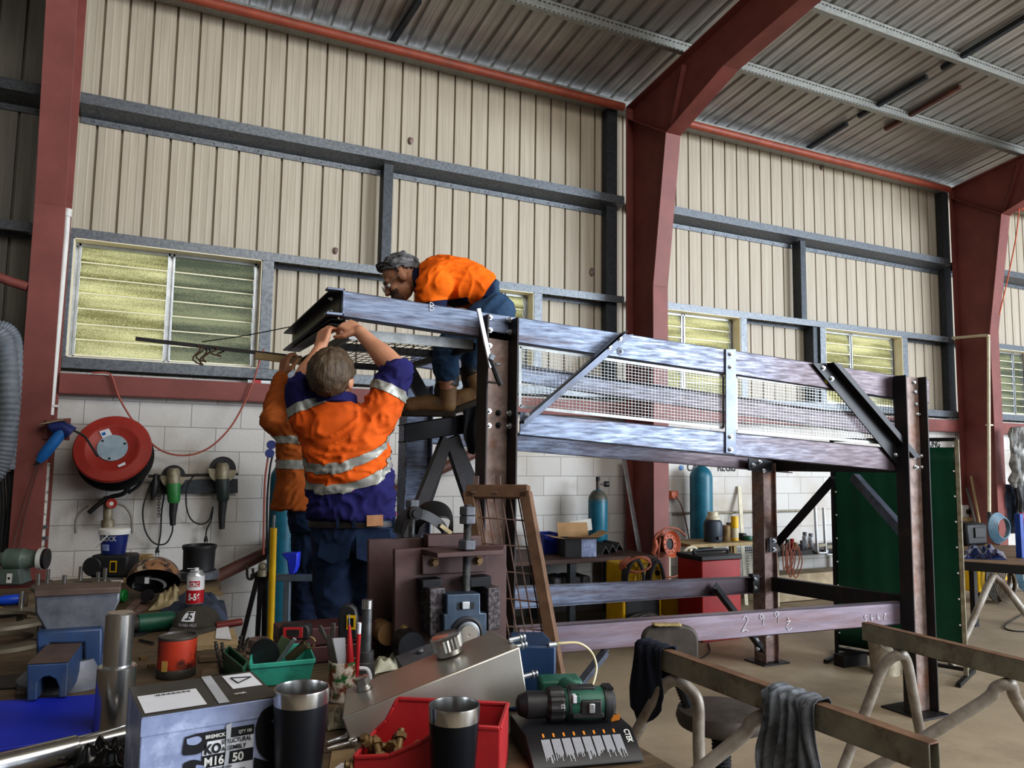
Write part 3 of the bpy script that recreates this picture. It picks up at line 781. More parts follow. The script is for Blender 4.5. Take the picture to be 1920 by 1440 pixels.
# floor things by the right post
bk = PZ(1660, 1262, 0)
r = 30*V((bk-CAM)).dot(CF)/FPX
t = thing('bucket', 'grubby cream plastic bucket on the floor behind the bare trestle end', 'bucket', (bk.x, bk.y, 0))
m_buck = mat('grubby_cream_plastic', '#b3aa97', '#8d8473', rough=.5, scale=12, c3='#6a5f50', scale3=8)
b = MB(); b.lathe([(r*.82, 0), (r, .30), (r*1.05, .30), (r*1.05, .285), (r*1.0, .285), (r*.98, .31), (r*.92, .31), (r*.78, .01), (.001, .01)], Matrix.Translation(bk), 28); b.build('pail', m_buck, t)
b = MB(); b.tube([bk+V((r*1.05*math.cos(a), -.02-.16*math.sin(a)*.6, .27-.10*math.sin(a))) for a in [PI*i/12 for i in range(13)]], .003, 6); b.build('handle', m_wire, t)
p = PZ(1592, 1243, 0)
t = MB(); t.box((p.x-.04, p.y-.05, .045), (.26, .10, .09)); o = t.build('steel_offcut', m_dark, None, bevel=.003); tag(o, 'short dark steel box section lying on the floor by the green screen', 'steel offcut')
p = PZ(1655, 1445, 0)
# coil of hose on floor right, thin cable
def cable(name, label, pts, r, m, cat='cable', n=8, group=None):
    b = MB(); b.tube(spline(pts, 8), r, n); return tag(b.build(name, m, None), label, cat, group)
cable('cable', 'thin dark cable lying in a loop on the floor at right', [PZ(*q, .006) for q in ((1920,1150),(1885,1172),(1895,1182),(1935,1185))], .006, m_rubber)
cable('cable', 'thin black cable curving on the floor behind the stool', [PZ(*q, .006) for q in ((1328,1206),(1330,1222),(1310,1236),(1285,1238))], .006, m_rubber)
cable('pallet_strap', 'loose metal strap lying on the floor near the base beam', [PZ(*q, .004) for q in ((1180,1196),(1240,1200))], .004, m_galv, 'strap')
# ================================================================ the workbench and everything on it
m_wood = mat('oily_timber', '#6b5a45', '#4f4233', rough=.65, scale=6, stretch=(1, 8, 8), c3='#33291f', scale3=2, lo3=.5, hi3=.75, bump=.12)
m_vblue = mat('vice_blue', '#2b4164', '#22344f', rough=.5, scale=9, c3='#454852', scale3=6, lo3=.5, hi3=.72)
m_cast = mat('cast_grey', '#6f7178', '#55575e', rough=.5, metal=.35, scale=10, c3='#54443c', scale3=5, lo3=.55, hi3=.75, bump=.1)
m_ss = mat('turned_stainless', '#cfcfce', '#b6b6b5', rough=.2, metal=.95, scale=30, stretch=(1, 1, .1), rvar=.06)
m_ssb = mat('brushed_stainless', '#bdb8af', '#aaa59c', rough=.34, metal=.8, scale=3)
m_bpouch = mat('blue_vinyl', '#1f31b4', '#1a2a9e', rough=.55, scale=3)
m_card = mat('printed_card_grey', '#98a3c4', '#7d88aa', rough=.5, scale=14, c3='#b9c3e2', scale3=9, lo3=.5, hi3=.65)
m_cardt = mat('printed_card_top', '#46433f', '#3a3734', rough=.5, scale=6)
m_paper = mat('paper', '#e2e4ea', '#d4d6de', rough=.7)
m_ink = mat('black_ink', '#15171d', rough=.6)
m_tape = mat('packing_tape', '#b7bac2', '#a3a6ae', rough=.3, scale=9)
m_pwd = mat('black_powdercoat', '#15181f', rough=.38)
m_redb = mat('red_plastic', '#c4373c', '#ad2e34', rough=.42, scale=6, c3='#8a4038', scale3=4)
m_teal = mat('teal_plastic', '#45ad9a', '#379481', rough=.5, scale=6, c3='#2b6b58', scale3=4)
m_tin = mat('orange_tin', '#b9422a', '#9c3520', rough=.45, scale=8, c3='#33201a', scale3=8, lo3=.50, hi3=.60)
m_grime = mat('grimy_steel', '#5a5550', '#403c38', rough=.5, metal=.3, scale=10)
m_mgrn = mat('machine_green', '#1f5d4a', '#184a3c', rough=.45, scale=10)
m_ogrn = mat('drill_green', '#2f6555', '#275546', rough=.5, scale=14)
m_dkpl = mat('dark_plastic', '#232326', '#2c2b2c', rough=.5, scale=20)
m_brownst = mat('brown_mill_steel', '#5c4645', '#4b3938', rough=.55, metal=.25, scale=8, c3='#6b4a40', scale3=3)
m_cutst = mat('speckled_cut_steel', '#3b3738', '#6b6468', rough=.45, metal=.4, scale=70, lo=.45, hi=.6)
m_bear = mat('bearing_steel_blue', '#4c5a6b', '#3a4654', rough=.4, metal=.5, scale=12)
m_thread = mat('dull_thread', '#7e7f80', '#5c5d5e', rough=.4, metal=.7, scale=25)
m_yel = mat('yellow_paint', '#e3b81c', '#cfa414', rough=.45, scale=8)
m_brass = mat('rusty_bolt', '#8f7a55', '#6b5237', rough=.5, metal=.4, scale=20)
m_dbox = mat('dark_blue_paint', '#1d3a5e', '#17304f', rough=.5, scale=8)
m_pinkt = mat('pink_ceramic', '#d79ac4', rough=.5)
m_bluep = mat('blue_plastic', '#1f55d6', rough=.4)
m_cap = mat('olive_cap', '#4a4740', '#3e3b35', rough=.9, scale=20)
m_glove = mat('dirty_cream_glove', '#bfb291', '#8f8263', rough=.9, scale=16)
m_jean2 = mat('blue_grey_cloth', '#4a5468', '#394254', rough=.95, scale=12)

TB = .90
def bench(name, label, x0, x1, y0, y1):
    t = thing(name, label, 'workbench', ((x0+x1)/2, (y0+y1)/2, 0))
    b = MB(); b.box(((x0+x1)/2, (y0+y1)/2, TB-.03), (x1-x0, y1-y0, .058)); b.build('bench_top', m_wood, t, bevel=.004)
    for x in (x0+.08, x1-.08):
        for y in (y0+.08, y1-.08):
            b = MB(); b.box((x, y, (TB-.06)/2), (.08, .08, TB-.06)); b.build('leg', m_dark, t)
    return t
bench('workbench', 'oily timber workbench along the left, with the blue vice and the red tin on it', -2.2, .34, 1.2, 4.6)
bench('workbench', 'cluttered workbench carrying the brown steel machine and the red parts bin', .345, 1.12, 1.2, 2.78)

def spot(x, y, z=TB): return PZ(x, y, z)
def zc(p): return (V(p)-CAM).dot(CF)
def px2m(px, p): return px*zc(p)/FPX
def zat(x, y, p):
    """height of the sight line at the distance of p"""
    return PD(x, y, zc(p)).z
def lath(name, mt, prof, c, parent=None, n=28, cap=True, **k):
    b = MB(); b.lathe(prof, Matrix.Translation(V(c)), n, cap=cap); return b.build(name, mt, parent, **k)
def ypoly(b, px, yy, t):
    """outline traced on the plane y=yy, thickened backwards by t"""
    P = [PY(x, y, yy) for x, y in px]; n = len(P); Q = [p+V((0, t, 0)) for p in P]
    return b.add(P+Q, [list(range(n)), list(range(n, 2*n))[::-1]]+[(i, n+i, n+(i+1) % n, (i+1) % n) for i in range(n)])

# ---- vice
m_jawp = mat('worn_brown_steel', '#63524a', '#4d3f39', rough=.55, metal=.25, scale=9)
vc = spot(120, 1300)
vy = vc.y
vi = thing('bench_vice', 'big blue engineer\'s bench vice with grey jaw, on the left of the bench', 'vice', (vc.x, vy, TB))
b = MB(); ypoly(b, [(65,1116),(225,1110),(224,1128),(190,1196),(92,1196),(66,1150)], vy+.10, .09); b.build('jaw', m_cast, vi, bevel=.006)
b = MB(); ypoly(b, [(64,1107),(226,1101),(226,1112),(64,1120)], vy+.09, .12); b.build('jaw_plate', m_jawp, vi, bevel=.002)
b = MB(); ypoly(b, [(68,1186),(192,1178),(190,1276),(157,1279),(157,1206),(92,1206),(90,1230),(68,1230)], vy+.06, .16); b.build('body', m_vblue, vi, bevel=.006)
sl0 = PY(122, 1238, vy+.12); 
b = MB()
P = [PY(x, y, vy-.10) for x, y in ((50,1247),(128,1243),(124,1312),(110,1312),(110,1288),(104,1274),(92,1268),(80,1270),(70,1280),(68,1316),(50,1318))]
P = [V((p.x, p.y, max(p.z, TB+.016))) for p in P]; n = len(P); Q = [PY(x, y, vy+.08) for x, y in ((92,1206),(157,1203),(157,1262),(146,1262),(146,1243),(141,1231),(131,1226),(121,1228),(113,1236),(111,1266),(94,1268))]
b.add(P+Q, [list(range(n)), list(range(n, 2*n))[::-1]]+[(i, n+i, n+(i+1) % n, (i+1) % n) for i in range(n)])
vsl = b.build('slide', m_vblue, vi, smooth=0, bevel=.003)
b = MB(); T = [P[0]+Z*.002, P[1]+Z*.002, Q[1]+Z*.002, Q[0]+Z*.002]; b.add(T, [(0, 1, 2, 3)]); b.build('slide_top', m_jawp, vsl, smooth=0)
lath('swivel_base', m_cast, [(.13, 0), (.13, .02), (.10, .05), (.09, .075), (.001, .075)], (vc.x, vy+.12, TB), vi)
b = MB(); q = PY(44, 1300, vy); b.cyl(q-V((.0, -.02, .03)), q+V((0, .02, .0)), .022, 14); b.build('clamp_nut', m_grime, vi)

# ---- stud rings (flanges with pins)
def studring(label, c, R, pins, hp, rin=.55, sq=1, up=True):
    t = thing('stud_ring', label, 'flange', c, 'steel flange rings with studs')
    b = MB(); b.lathe([(R*rin, 0), (R, 0), (R, .012), (R*rin, .012), (R*rin, 0)], Matrix.Translation(V(c)), 40, cap=False); b.build('ring', m_wood_st, t)
    for k in range(pins):
        a = 2*PI*k/pins+.35; p = V(c)+V((math.cos(a)*R*.86, math.sin(a)*R*.86, .0125))
        b = MB(); b.cyl(p, p+V((0, 0, hp)), .0085, 12); b.build('stud', m_ss, t)
    return t
m_wood_st = mat('dull_plate', '#7a7263', '#5d564a', rough=.5, metal=.35, scale=9)
c = PD(135, 1096, 2.75); 
rs = MB(); pc = PZ(135, 1100, TB+.10)
studring('flange ring with upright studs lying behind the vice jaw', (pc.x, pc.y, TB+.10), px2m(66, pc), 6, px2m(24, pc))
b = MB(); b.box((pc.x, pc.y, TB+.049), (.30, .24, .098)); tag(b.build('timber_block', m_wood, None, bevel=.004), 'timber block propping the stud ring up behind the vice', 'timber block')
c = spot(-10, 1205); studring('two-plate stud ring half out of frame at the left bench edge', (c.x, c.y, TB+.075), px2m(105, c), 7, px2m(34, c), .62)
b = MB(); b.lathe([(px2m(105, c)*.60, 0), (px2m(105, c), 0), (px2m(105, c), .014), (px2m(105, c)*.6, .014), (px2m(105, c)*.6, 0)], Matrix.Translation((c.x, c.y, TB)), 40, cap=False)
for k in range(7):
    a = 2*PI*k/7+.35; p = V((c.x, c.y, TB))+V((math.cos(a), math.sin(a), 0))*px2m(105, c)*.86; b.cyl(p+Z*.014, p+Z*.074, .012, 10)
tag(b.build('spacer_ring', m_wood_st, None), 'lower steel ring with spacer pins under the left stud ring', 'flange')

# ---- blue pouch and stainless shafts
A = [spot(0,1313,TB+.012), spot(183,1301,TB+.012), spot(174,1376,TB+.012), spot(-5,1405,TB+.012), spot(-60,1360,TB+.012)]
b = MB(); b.add(A+[p-Z*.010 for p in A], [(0,1,2,3,4),(9,8,7,6,5)]+[(i,5+i,5+(i+1)%5,(i+1)%5) for i in range(5)]); tag(b.build('vinyl_folder', m_bpouch, None, bevel=.003), 'flat bright blue vinyl folder in front of the vice', 'folder')
sp = spot(212, 1374)
t = thing('stepped_shaft', 'upright polished stainless stepped shaft beside the blue vice', 'shaft', sp, 'stainless stepped shafts')
r1 = px2m(34, sp); r2 = px2m(25, sp); h1 = zat(215, 1250, sp)-TB; h2 = zat(222, 1152, sp)-TB
b = MB(); b.lathe([(r1*.96, 0), (r1, .004), (r1, h1-.003), (r1-.003, h1), (r2, h1), (r2, h2-.004), (r2-.004, h2), (.001, h2)], Matrix.Translation(sp), 40); b.build('shaft', m_ss, t, smooth=30)
p0 = spot(-30, 1444, TB+.028); p1 = spot(141, 1400, TB+.028); p2 = spot(236, 1379, TB+.028)
d = (p2-p0).normalized(); p1 = p0+d*((p1-p0).length)
t = thing('stepped_shaft', 'polished stainless stepped shaft lying at the bottom left corner', 'shaft', p0, 'stainless stepped shafts')
b = MB(); b.tube([p0, p1-d*.002, p1], [.027, .027, .025], 32); b.tube([p1, p2-d*.002, p2], [.023, .023, .021], 32); b.build('shaft', m_ss, t, smooth=30)
# ---- left edge odds and ends
a = spot(-20, 1128, TB+.02); c2 = spot(46, 1123, TB+.02)
t = thing('hand_tool', 'tool with a bright blue rounded plastic handle at the left bench edge', 'tool', a)
d = (c2-a); b = MB(); b.tube([a, a+d*.3, a+d*.36, a+d*.7, a+d*.92, c2], [.018, .017, .022, .024, .022, .008], 16); b.build('handle', m_bluep, t)
a = spot(-30, 1150, TB+.02); c2 = spot(45, 1147, TB+.02); d = c2-a
t = thing('welding_torch', 'black welding torch with pink ceramic cup near the left bench edge', 'welding torch', a)
b = MB(); b.tube([a, a+d*.5, a+d*.75, c2], [.02, .021, .016, .011], 14); b.build('torch_body', m_dkpl, t)
b = MB(); e = spot(62, 1145, TB+.02); b.tube([c2, e], [.012, .009], 14); b.build('ceramic_cup', m_pinkt, t)
b = MB(); b.tube([a+d*.36-Z*.0, a+d*.42], [.0225, .0225], 14); b.build('yellow_collar', m_yel, t)

# ---- bolt carton
zt = 1.075
A_, B_, C_, D_ = PZ(265,1346,zt), PZ(521,1307,zt), PZ(492,1261,zt), PZ(243,1290,zt)
ux = (B_-A_).normalized(); uy = Z.cross(ux)
if uy.y < 0: uy = -uy
Lx = (B_-A_).length; Ly = (D_-A_).dot(uy)
bx = thing('bolt_carton', 'grey printed carton of structural bolts, taped shut, left of the tall tumbler', 'carton', (A_.x, A_.y, TB))
h = zt-TB; F0 = V((A_.x, A_.y, TB))
b = MB(); mm = frame(F0, ux, z=Z)
b.box((Lx/2, Ly/2, h/2), (Lx, Ly, h), mm); b.build('carton', m_card, bx, bevel=.003)
b = MB(); b.box((Lx/2, Ly/2, h+.0012), (Lx*.995, Ly*.99, .002), mm); b.box((Lx/2, -.001, h-.011), (Lx, .0015, .001), mm); b.build('lid', m_cardt, bx)
def onf(u, v, e=.0): return mm @ V((u*Lx, -.0012-e, v*h))          # point on the front face
def ont(u, v, e=.0): return mm @ V((u*Lx, v*Ly, h+.0026+e))
def fq(name, m, u0, u1, v0, v1, e=0, top=False, par=None, sk=0):
    g = ont if top else onf
    b = MB(); b.add([g(u0, v0, e), g(u1, v0, e), g(u1+sk, v1, e), g(u0+sk, v1, e)], [(0, 1, 2, 3)]); return b.build(name, m, par or bx, smooth=0)
fq('lid_skirt', m_card, 0, 1, .80, .985, .0012)
lab = fq('printed_label', m_paper, .44, .82, .02, .74, .0008)
fq('label_band', m_ink, .44, .82, .63, .74, .0014, par=bx); fq('label_band', m_ink, .44, .82, .34, .48, .0014, par=bx)
b = MB(); b.add([onf(.30, .10, .001), onf(.44, .10, .001), onf(.44, .68, .001), onf(.30, .64, .001)], [(0,1,2,3)])
b = MB(); 
def blob(pts, e, m, name): 
    b = MB(); P = spline([onf(*p, e) for p in pts]+[onf(*pts[0], e)], 4); b.add(P[:-1], [tuple(range(len(P)-1))]); b.build(name, m, bx, smooth=0)
blob([(.31,.72),(.42,.74),(.47,.70),(.465,.58),(.42,.52),(.34,.52),(.30,.55)], .0018, m_ink, 'printed_bolt_picture')
blob([(.32,.70),(.40,.71),(.43,.66),(.39,.62),(.33,.64)], .0024, m_card, 'printed_bolt_picture')
blob([(.31,.44),(.38,.46),(.46,.40),(.48,.30),(.42,.22),(.46,.16),(.40,.08),(.31,.06)], .0018, m_ink, 'printed_bolt_picture')
blob([(.40,.40),(.46,.37),(.47,.31),(.42,.27),(.39,.32)], .0024, m_card, 'printed_bolt_picture')
m_wink = m_white
def ft(s, cap, u0, u1, v, m=m_ink, bold=.02): text(s, cap/.7, onf(u0, v, .0022), ux, Z, m, bx, bold=bold, width=(u1-u0)*Lx)
ft('BREMICK', .0065, .455, .60, .665, m_wink, .03); ft('QTY 100', .006, .70, .80, .665, m_wink, .02)
ft('KO', .018, .452, .57, .495, m_ink, .03); ft('STRUCTURAL', .0085, .578, .80, .575, m_ink, .01); ft('ASSEMBLY', .0085, .578, .765, .50, m_ink, .01)
ft('M16', .016, .452, .595, .365, m_wink, .03); ft('50', .016, .66, .745, .365, m_wink, .03); ft('HOT DIP GALVANISED', .0045, .452, .66, .305, m_ink, .01); ft('CLASS 8.8', .005, .64, .76, .25, m_ink)
ft('AS 1252:2016', .005, .452, .60, .20, m_ink, .01)
b = MB()
for k in range(14):
    u = .70+k*.0048; b.add([onf(u, .0, .002), onf(u+.002+.0012*(k % 3), .0, .002), onf(u+.002+.0012*(k % 3), .16, .002), onf(u, .16, .002)], [(0,1,2,3)])
b.build('bar_code', m_ink, bx, smooth=0)
blob([(.83,.70),(.87,.86),(.95,.92),(1,.92),(1,.30),(.92,.32),(.85,.46)], .0018, m_ink, 'big_numeral'); blob([(.95,.74),(.98,.70),(1,.66),(1,.78)], .0024, m_card, 'big_numeral')
b = MB(); b.add([onf(.83, .36, .0018), onf(1, .24, .0018), onf(1, .02, .0018), onf(.83, .12, .0018)], [(0,1,2,3)]); b.build('printed_arrow', m_ink, bx, smooth=0)
b = MB(); b.add([onf(.605, .78, .003), onf(.645, .80, .003), onf(.64, .50, .0035), onf(.62, .0, .003), onf(.58, .0, .003), onf(.61, .5, .0035)], [(0,1,2,3,4,5)]); b.build('tape_strip', m_tape, bx, smooth=0)
fq('tape_strip', m_tape, .55, .63, .02, 1, .001, True, sk=.02)
fq('paper_label', m_paper, .03, .47, .06, .62, .0006, True, sk=.0); fq('paper_label', m_paper, .73, .97, .42, .93, .0006, True)
b = MB()
for k in range(22):
    u = .15+k*.0125; w_ = .003+.003*((k*7) % 3)
    b.add([ont(u, .52, .002), ont(u+w_, .52, .002), ont(u+w_, .57, .002), ont(u, .57, .002)], [(0,1,2,3)])
b.build('bar_code', m_ink, bx, smooth=0)
b = MB(); P = [ont(.78, .80, .002), ont(.80, .58, .002), ont(.94, .74, .002)]
for i in range(3): b.tube([P[i], P[(i+1) % 3]], .0012, 5)
b.build('printed_cone', m_ink, bx)
text('with', .014, ont(.70, .20, .002), ux, uy, m_wink, bx, bold=.02)

# ---- tumblers
def tumbler(label, px, py, wpx, z, hasgrey):
    p = PD(px, py, z); r = wpx/2*z/FPX; hh = p.z-TB
    t = thing('tumbler', label, 'tumbler', (p.x, p.y, TB), 'insulated steel tumblers')
    T_ = Matrix.Translation((p.x, p.y, TB))
    b = MB(); b.lathe([(r*.76, 0), (r*.78, .004), (r*.965, hh-.030)], T_, 48, cap=False); b.lathe([(.001, 0), (r*.76, 0)], T_, 48, cap=False); b.build('body', hasgrey, t)
    b = MB(); b.lathe([(r*.965, hh-.030), (r*.985, hh-.004), (r*.975, hh), (r*.93, hh), (r*.915, hh-.006), (r*.90, hh-.03), (r*.72, .012), (.001, .010)], T_, 48, cap=False); b.build('steel_rim', m_ss, t, smooth=60)
    return t
m_tumg = mat('dark_metallic_coat', '#23272e', rough=.3, metal=.6)
tumbler('tall black insulated tumbler with steel rim beside the bolt carton', 566, 1288, 104, 1.58, m_pwd)
tumbler('dark metallic tumbler standing in front of the red parts bin', 852, 1320, 98, 1.56, m_tumg)
# ---- red parts bin with bolts
zb = TB
q = [spot(690,1446), spot(935,1446), spot(905,1372), spot(775,1372)]
bn = thing('parts_bin', 'red plastic open-front parts bin holding loose bolts, behind the tumbler', 'parts bin', (q[0]+q[1]+q[2]+q[3])/4)
f = 1.64
rimL, rimB, rimR = PD(795,1318,f+.02), PD(893,1308,f+.16), PD(942,1350,f)
fl_, fr_ = spot(684,1432), spot(716,1475)
bl, br_, bbk = V((rimL.x, rimL.y, zb)), V((rimR.x, rimR.y, zb)), V((rimB.x, rimB.y, zb))
ex = (rimR-rimL); ex.z = 0; ex.normalize(); ey = Z.cross(ex)
hz = min(rimL.z, rimR.z)-zb; W = (rimR-rimL).dot(ex); Dp = .13
O = V((rimL.x, rimL.y, zb)); mm = frame(O, ex, z=Z)
m_redi = mat('red_plastic_inside', '#a8343a', '#8f2c31', rough=.5, scale=7, c3='#6b3a34', scale3=4)
b = MB()
def wall(pts): 
    b.add([mm @ V(p) for p in pts], [tuple(range(len(pts)))])
# the open scoop faces left, tall end at right
y0, y1 = -.05, .11; x0 = -.135; x1 = W
wall([(x0, y0, .002), (x1, y0, .002), (x1, y1, .002), (x0, y1, .002)])
side = [(x0, .002), (x1, .002), (x1, hz), (.055, hz), (.01, hz*.72), (-.06, hz*.46), (x0, hz*.40)]
side2 = [(x0, .002), (x1, .002), (x1, hz), (-.085, hz), (-.095, hz*.85), (-.11, hz*.6), (x0, hz*.40)]
wall([(p[0], y0, p[1]) for p in side]); wall([(p[0], y1, p[1]) for p in side2])
wall([(x1, y0, .002), (x1, y1, .002), (x1, y1, hz), (x1, y0, hz)]); wall([(x0, y0, .002), (x0, y1, .002), (x0, y1, hz*.40), (x0, y0, hz*.40)])
b.build('bin', m_redb, bn, solid=.004, smooth=0, bevel=.001)
b = MB()
for yv, sd_ in ((y0, side), (y1, side2)):
    for p_, q_ in zip(sd_[2:], sd_[3:]): b.bar(mm @ V((p_[0], yv, p_[1])), mm @ V((q_[0], yv, q_[1])), .009, .008)
b.bar(mm @ V((x1, y0, hz)), mm @ V((x1, y1, hz)), .009, .008); b.bar(mm @ V((x0, y0, hz*.40)), mm @ V((x0, y1, hz*.40)), .008, .008)
b.build('rim', m_redb, bn, bevel=.002)
random.seed(4)
def hexbolt(p, d, L, r, label, group, m=m_brass):
    d = V(d).normalized(); t = thing('hex_bolt', label, 'bolt', p, group); mq = rotto(d); mq.translation = V(p)
    b = MB(); b.lathe([(r*1.8, 0), (r*1.8, r*1.1)], mq, 6); b.build('head', m, t, smooth=0)
    b = MB(); b.lathe([(r, r*1.1), (r, L)], mq, 12); b.build('shank', m, t)
    b = MB(); b.lathe([(r*1.75, L*.62), (r*1.75, L*.62+r*1.4)], mq, 6); b.build('nut', m, t, smooth=0)
for i in range(9):
    p = mm @ V((x0+.03+.025*(i % 3)+random.uniform(-.008, .008), -.02+.035*(i//3), .018+.018*(i % 2)+(.03 if i == 4 else 0)))
    hexbolt(p, (random.uniform(-.6, .8), random.uniform(-.5, .9), random.uniform(.0, .7)), .055, .008, 'loose rusty hex bolt with nut lying in the red bin', 'bolts in the red bin')

# ---- stainless sloping guard with two cap bolts and fittings
zt0 = 2.05
P1, P2 = PD(641,1346,1.82), PD(975,1212,1.98)      # front edge of the top face
P3, P4 = PD(647,1292,1.98), PD(924,1182,2.16)      # back edge
P5, P6 = PD(655,1388,1.82), PD(992,1322,1.94)      # bottom of the front face
gd = thing('stainless_guard', 'sloping box guard of bare stainless sheet lying across the bench', 'guard', V((P5.x, P5.y, TB)))
P7, P8 = P5+(P3-P1), P6+(P4-P2)
b = MB(); b.hexa([P5, P6, P8, P7, P1, P2, P4, P3]); b.build('sheet_body', m_ssb, gd, bevel=.004)
nrm = (P2-P1).cross(P3-P1).normalized()
def capbolt(px, d, r, h, parent, name='cap_bolt', m=m_ss, knurl=0):
    p = PN(*px, P1, nrm); mq = rotto(nrm); mq.translation = p; b = MB()
    if knurl:
        b.lathe([(r*.9, 0), (r*.9, h*.35), (r*.55, h*.35)], mq, 32); n_ = 48
        vs = []
        prof = [(1, h*.3), (1, h), (.86, h*1.05)]
        for s_, z_ in prof:
            for j in range(n_): a = 2*PI*j/n_; rr = r*s_*(1.0 if j % 2 else .93); vs.append(mq @ V((rr*math.cos(a), rr*math.sin(a), z_)))
        b.add(vs, [(i*n_+j, i*n_+(j+1) % n_, (i+1)*n_+(j+1) % n_, (i+1)*n_+j) for i in range(2) for j in range(n_)]+[[2*n_+j for j in range(n_)]])
    else:
        b.lathe([(r*1.25, 0), (r*1.25, h*.25), (r, h*.25), (r, h*.4)], mq, 24); b.lathe([(r*1.15, h*.4), (r*1.15, h*.95), (r*.9, h), (.001, h)], mq, 6)
    return b.build(name, m, parent, smooth=30)
capbolt((683,1290), 0, .017, .03, gd); capbolt((842,1222), 0, .042, .045, gd, 'knurled_knob', knurl=1)
e1 = P2*.8+P6*.2
for px in ((962,1199),(965,1213),(985,1268)):
    p = PN(*px, P2, (P2-P1).normalized()); b = MB(); d = (P2-P1).normalized(); d.z *= .5
    b.cyl(p-d*.012, p+d*.02, .007, 12); b.cyl(p+d*.02, p+d*.024, .011, 12); b.cyl(p+d*.024, p+d*.036, .005, 10); b.cyl(p+d*.03, p+d*.035, .009, 12); b.build('air_fitting', m_bolt, gd)
# dull grey box end behind the guard
p = PD(790, 1230, 2.30); b = MB(); mq = frame(p, P2-P1, z=nrm); b.box((0, 0, -.02), (.14, .10, .06), mq); b.cyl(mq @ V((.0, 0, .01)), mq @ V((0, 0, .022)), .011, 12)
tag(b.build('grey_housing', m_cast, None, bevel=.004), 'small grey steel housing half hidden behind the stainless guard', 'housing')
# ---- dark blue steel box with clear air hose
c0 = spot(1052, 1345); 
Q = [PD(968,1195,2.12), PD(1042,1205,2.12), PD(1022,1186,2.32), PD(962,1182,2.32)]
zt = PD(1000,1200,2.15).z
Q = [PZ(952,1210,zt), PZ(1044,1210,zt), PZ(1020,1184,zt), PZ(955,1184,zt)]
t = thing('blue_steel_box', 'dark blue steel box behind the stainless guard, clear air hose attached', 'box', V((Q[0].x, Q[0].y, TB)))
b = MB(); b.hexa([V((p.x, p.y, TB)) for p in Q]+Q); b.build('box_body', m_dbox, t, bevel=.008)
b = MB(); p = PD(1040,1208,2.1); pts = spline([p, PD(1052,1206,2.1), PD(1085,1206,2.12), PD(1108,1222,2.13), PD(1118,1248,2.12), PD(1114,1275,2.1), PD(1104,1300,2.08)], 8); b.tube(pts, .0035, 8); b.build('air_hose', mat('clear_hose', '#c9bd94', rough=.3), t)
b = MB(); b.cyl(p-X*.02, p+X*.01, .007, 10); b.build('hose_fitting', m_bolt, t)

# ---- flat box under the drill
cz = TB+.055
K = [PZ(980,1400,cz), PZ(1207,1398,cz), PZ(1180,1352,cz), PZ(960,1350,cz)]
K = [PZ(984,1377,cz), PZ(1184,1362,cz), PZ(1166,1343,cz), PZ(958,1350,cz)]
ct = thing('charger_box', 'flat black printed cardboard box under the cordless drill', 'box', V((K[0].x, K[0].y, TB)))
kx = (K[1]-K[0]).normalized(); L = (K[1]-K[0]).length; kn = Z.cross(kx)
if kn.y < 0: kn = -kn
Wd = (K[3]-K[0]).dot(kn)+.04
O = V((K[0].x, K[0].y, TB)); mq = frame(O, kx, z=Z)
b = MB()
b.prism([(0, 0), (0, cz-TB)], 0) if False else None
sec = [(-.075, .004), (Wd, .004), (Wd, cz-TB), (.0, cz-TB), (-.072, .010)]
vs = [mq @ V((u, p[0], p[1])) for u in (0, L) for p in sec]; n = len(sec)
b.add(vs, [list(range(n)), list(range(n, 2*n))[::-1]]+[(i, n+i, n+(i+1) % n, (i+1) % n) for i in range(n)])
m_bcard = mat('black_card', '#222226', '#1b1b1f', rough=.45, scale=5); m_or = mat('orange_print', '#d98a2e', rough=.5)
b.build('carton', m_bcard, ct, bevel=.002)
fa, fb = V((-.072, .010)), V((0, cz-TB))
def onk(u, v): 
    p = fa+(fb-fa)*v; return mq @ V((u*L, p.x, p.y))
fu = (onk(.5, 1)-onk(.5, 0)).normalized()
b = MB(); rnd = random.Random(3)
for k in range(8):
    u0 = .13+k*.094
    for j in range(9):
        u = u0+j*.0088; v1 = .78; v0 = rnd.uniform(.05, .35)
        nn = kx.cross(fu)*.0012
        b.add([onk(u, v0)+nn, onk(u+.004, v0)+nn, onk(u+.004, v1)+nn, onk(u, v1)+nn], [(0,1,2,3)])
b.build('printed_text', m_paper, ct, smooth=0)
b = MB()
for k in range(8):
    u0 = .15+k*.094; nn = kx.cross(fu)*.0012; b.add([onk(u0, .84)+nn, onk(u0+.018, .84)+nn, onk(u0+.018, .96)+nn, onk(u0, .96)+nn], [(0,1,2,3)])
b.build('printed_icons', m_or, ct, smooth=0)
text('CTEK', .019, onk(.91, .92), -fu, kx, m_wink, ct, bold=.03, sx=.75)
b = MB(); g = lambda u, v, e: mq @ V((u*L, v*Wd, cz-TB+.0015+e)); b.add([g(.86, .25, 0), g(.93, .2, .006), g(.98, .4, .01), g(.90, .5, .003)], [(0,1,2,3)]); b.build('torn_flap', m_or, ct, smooth=0)

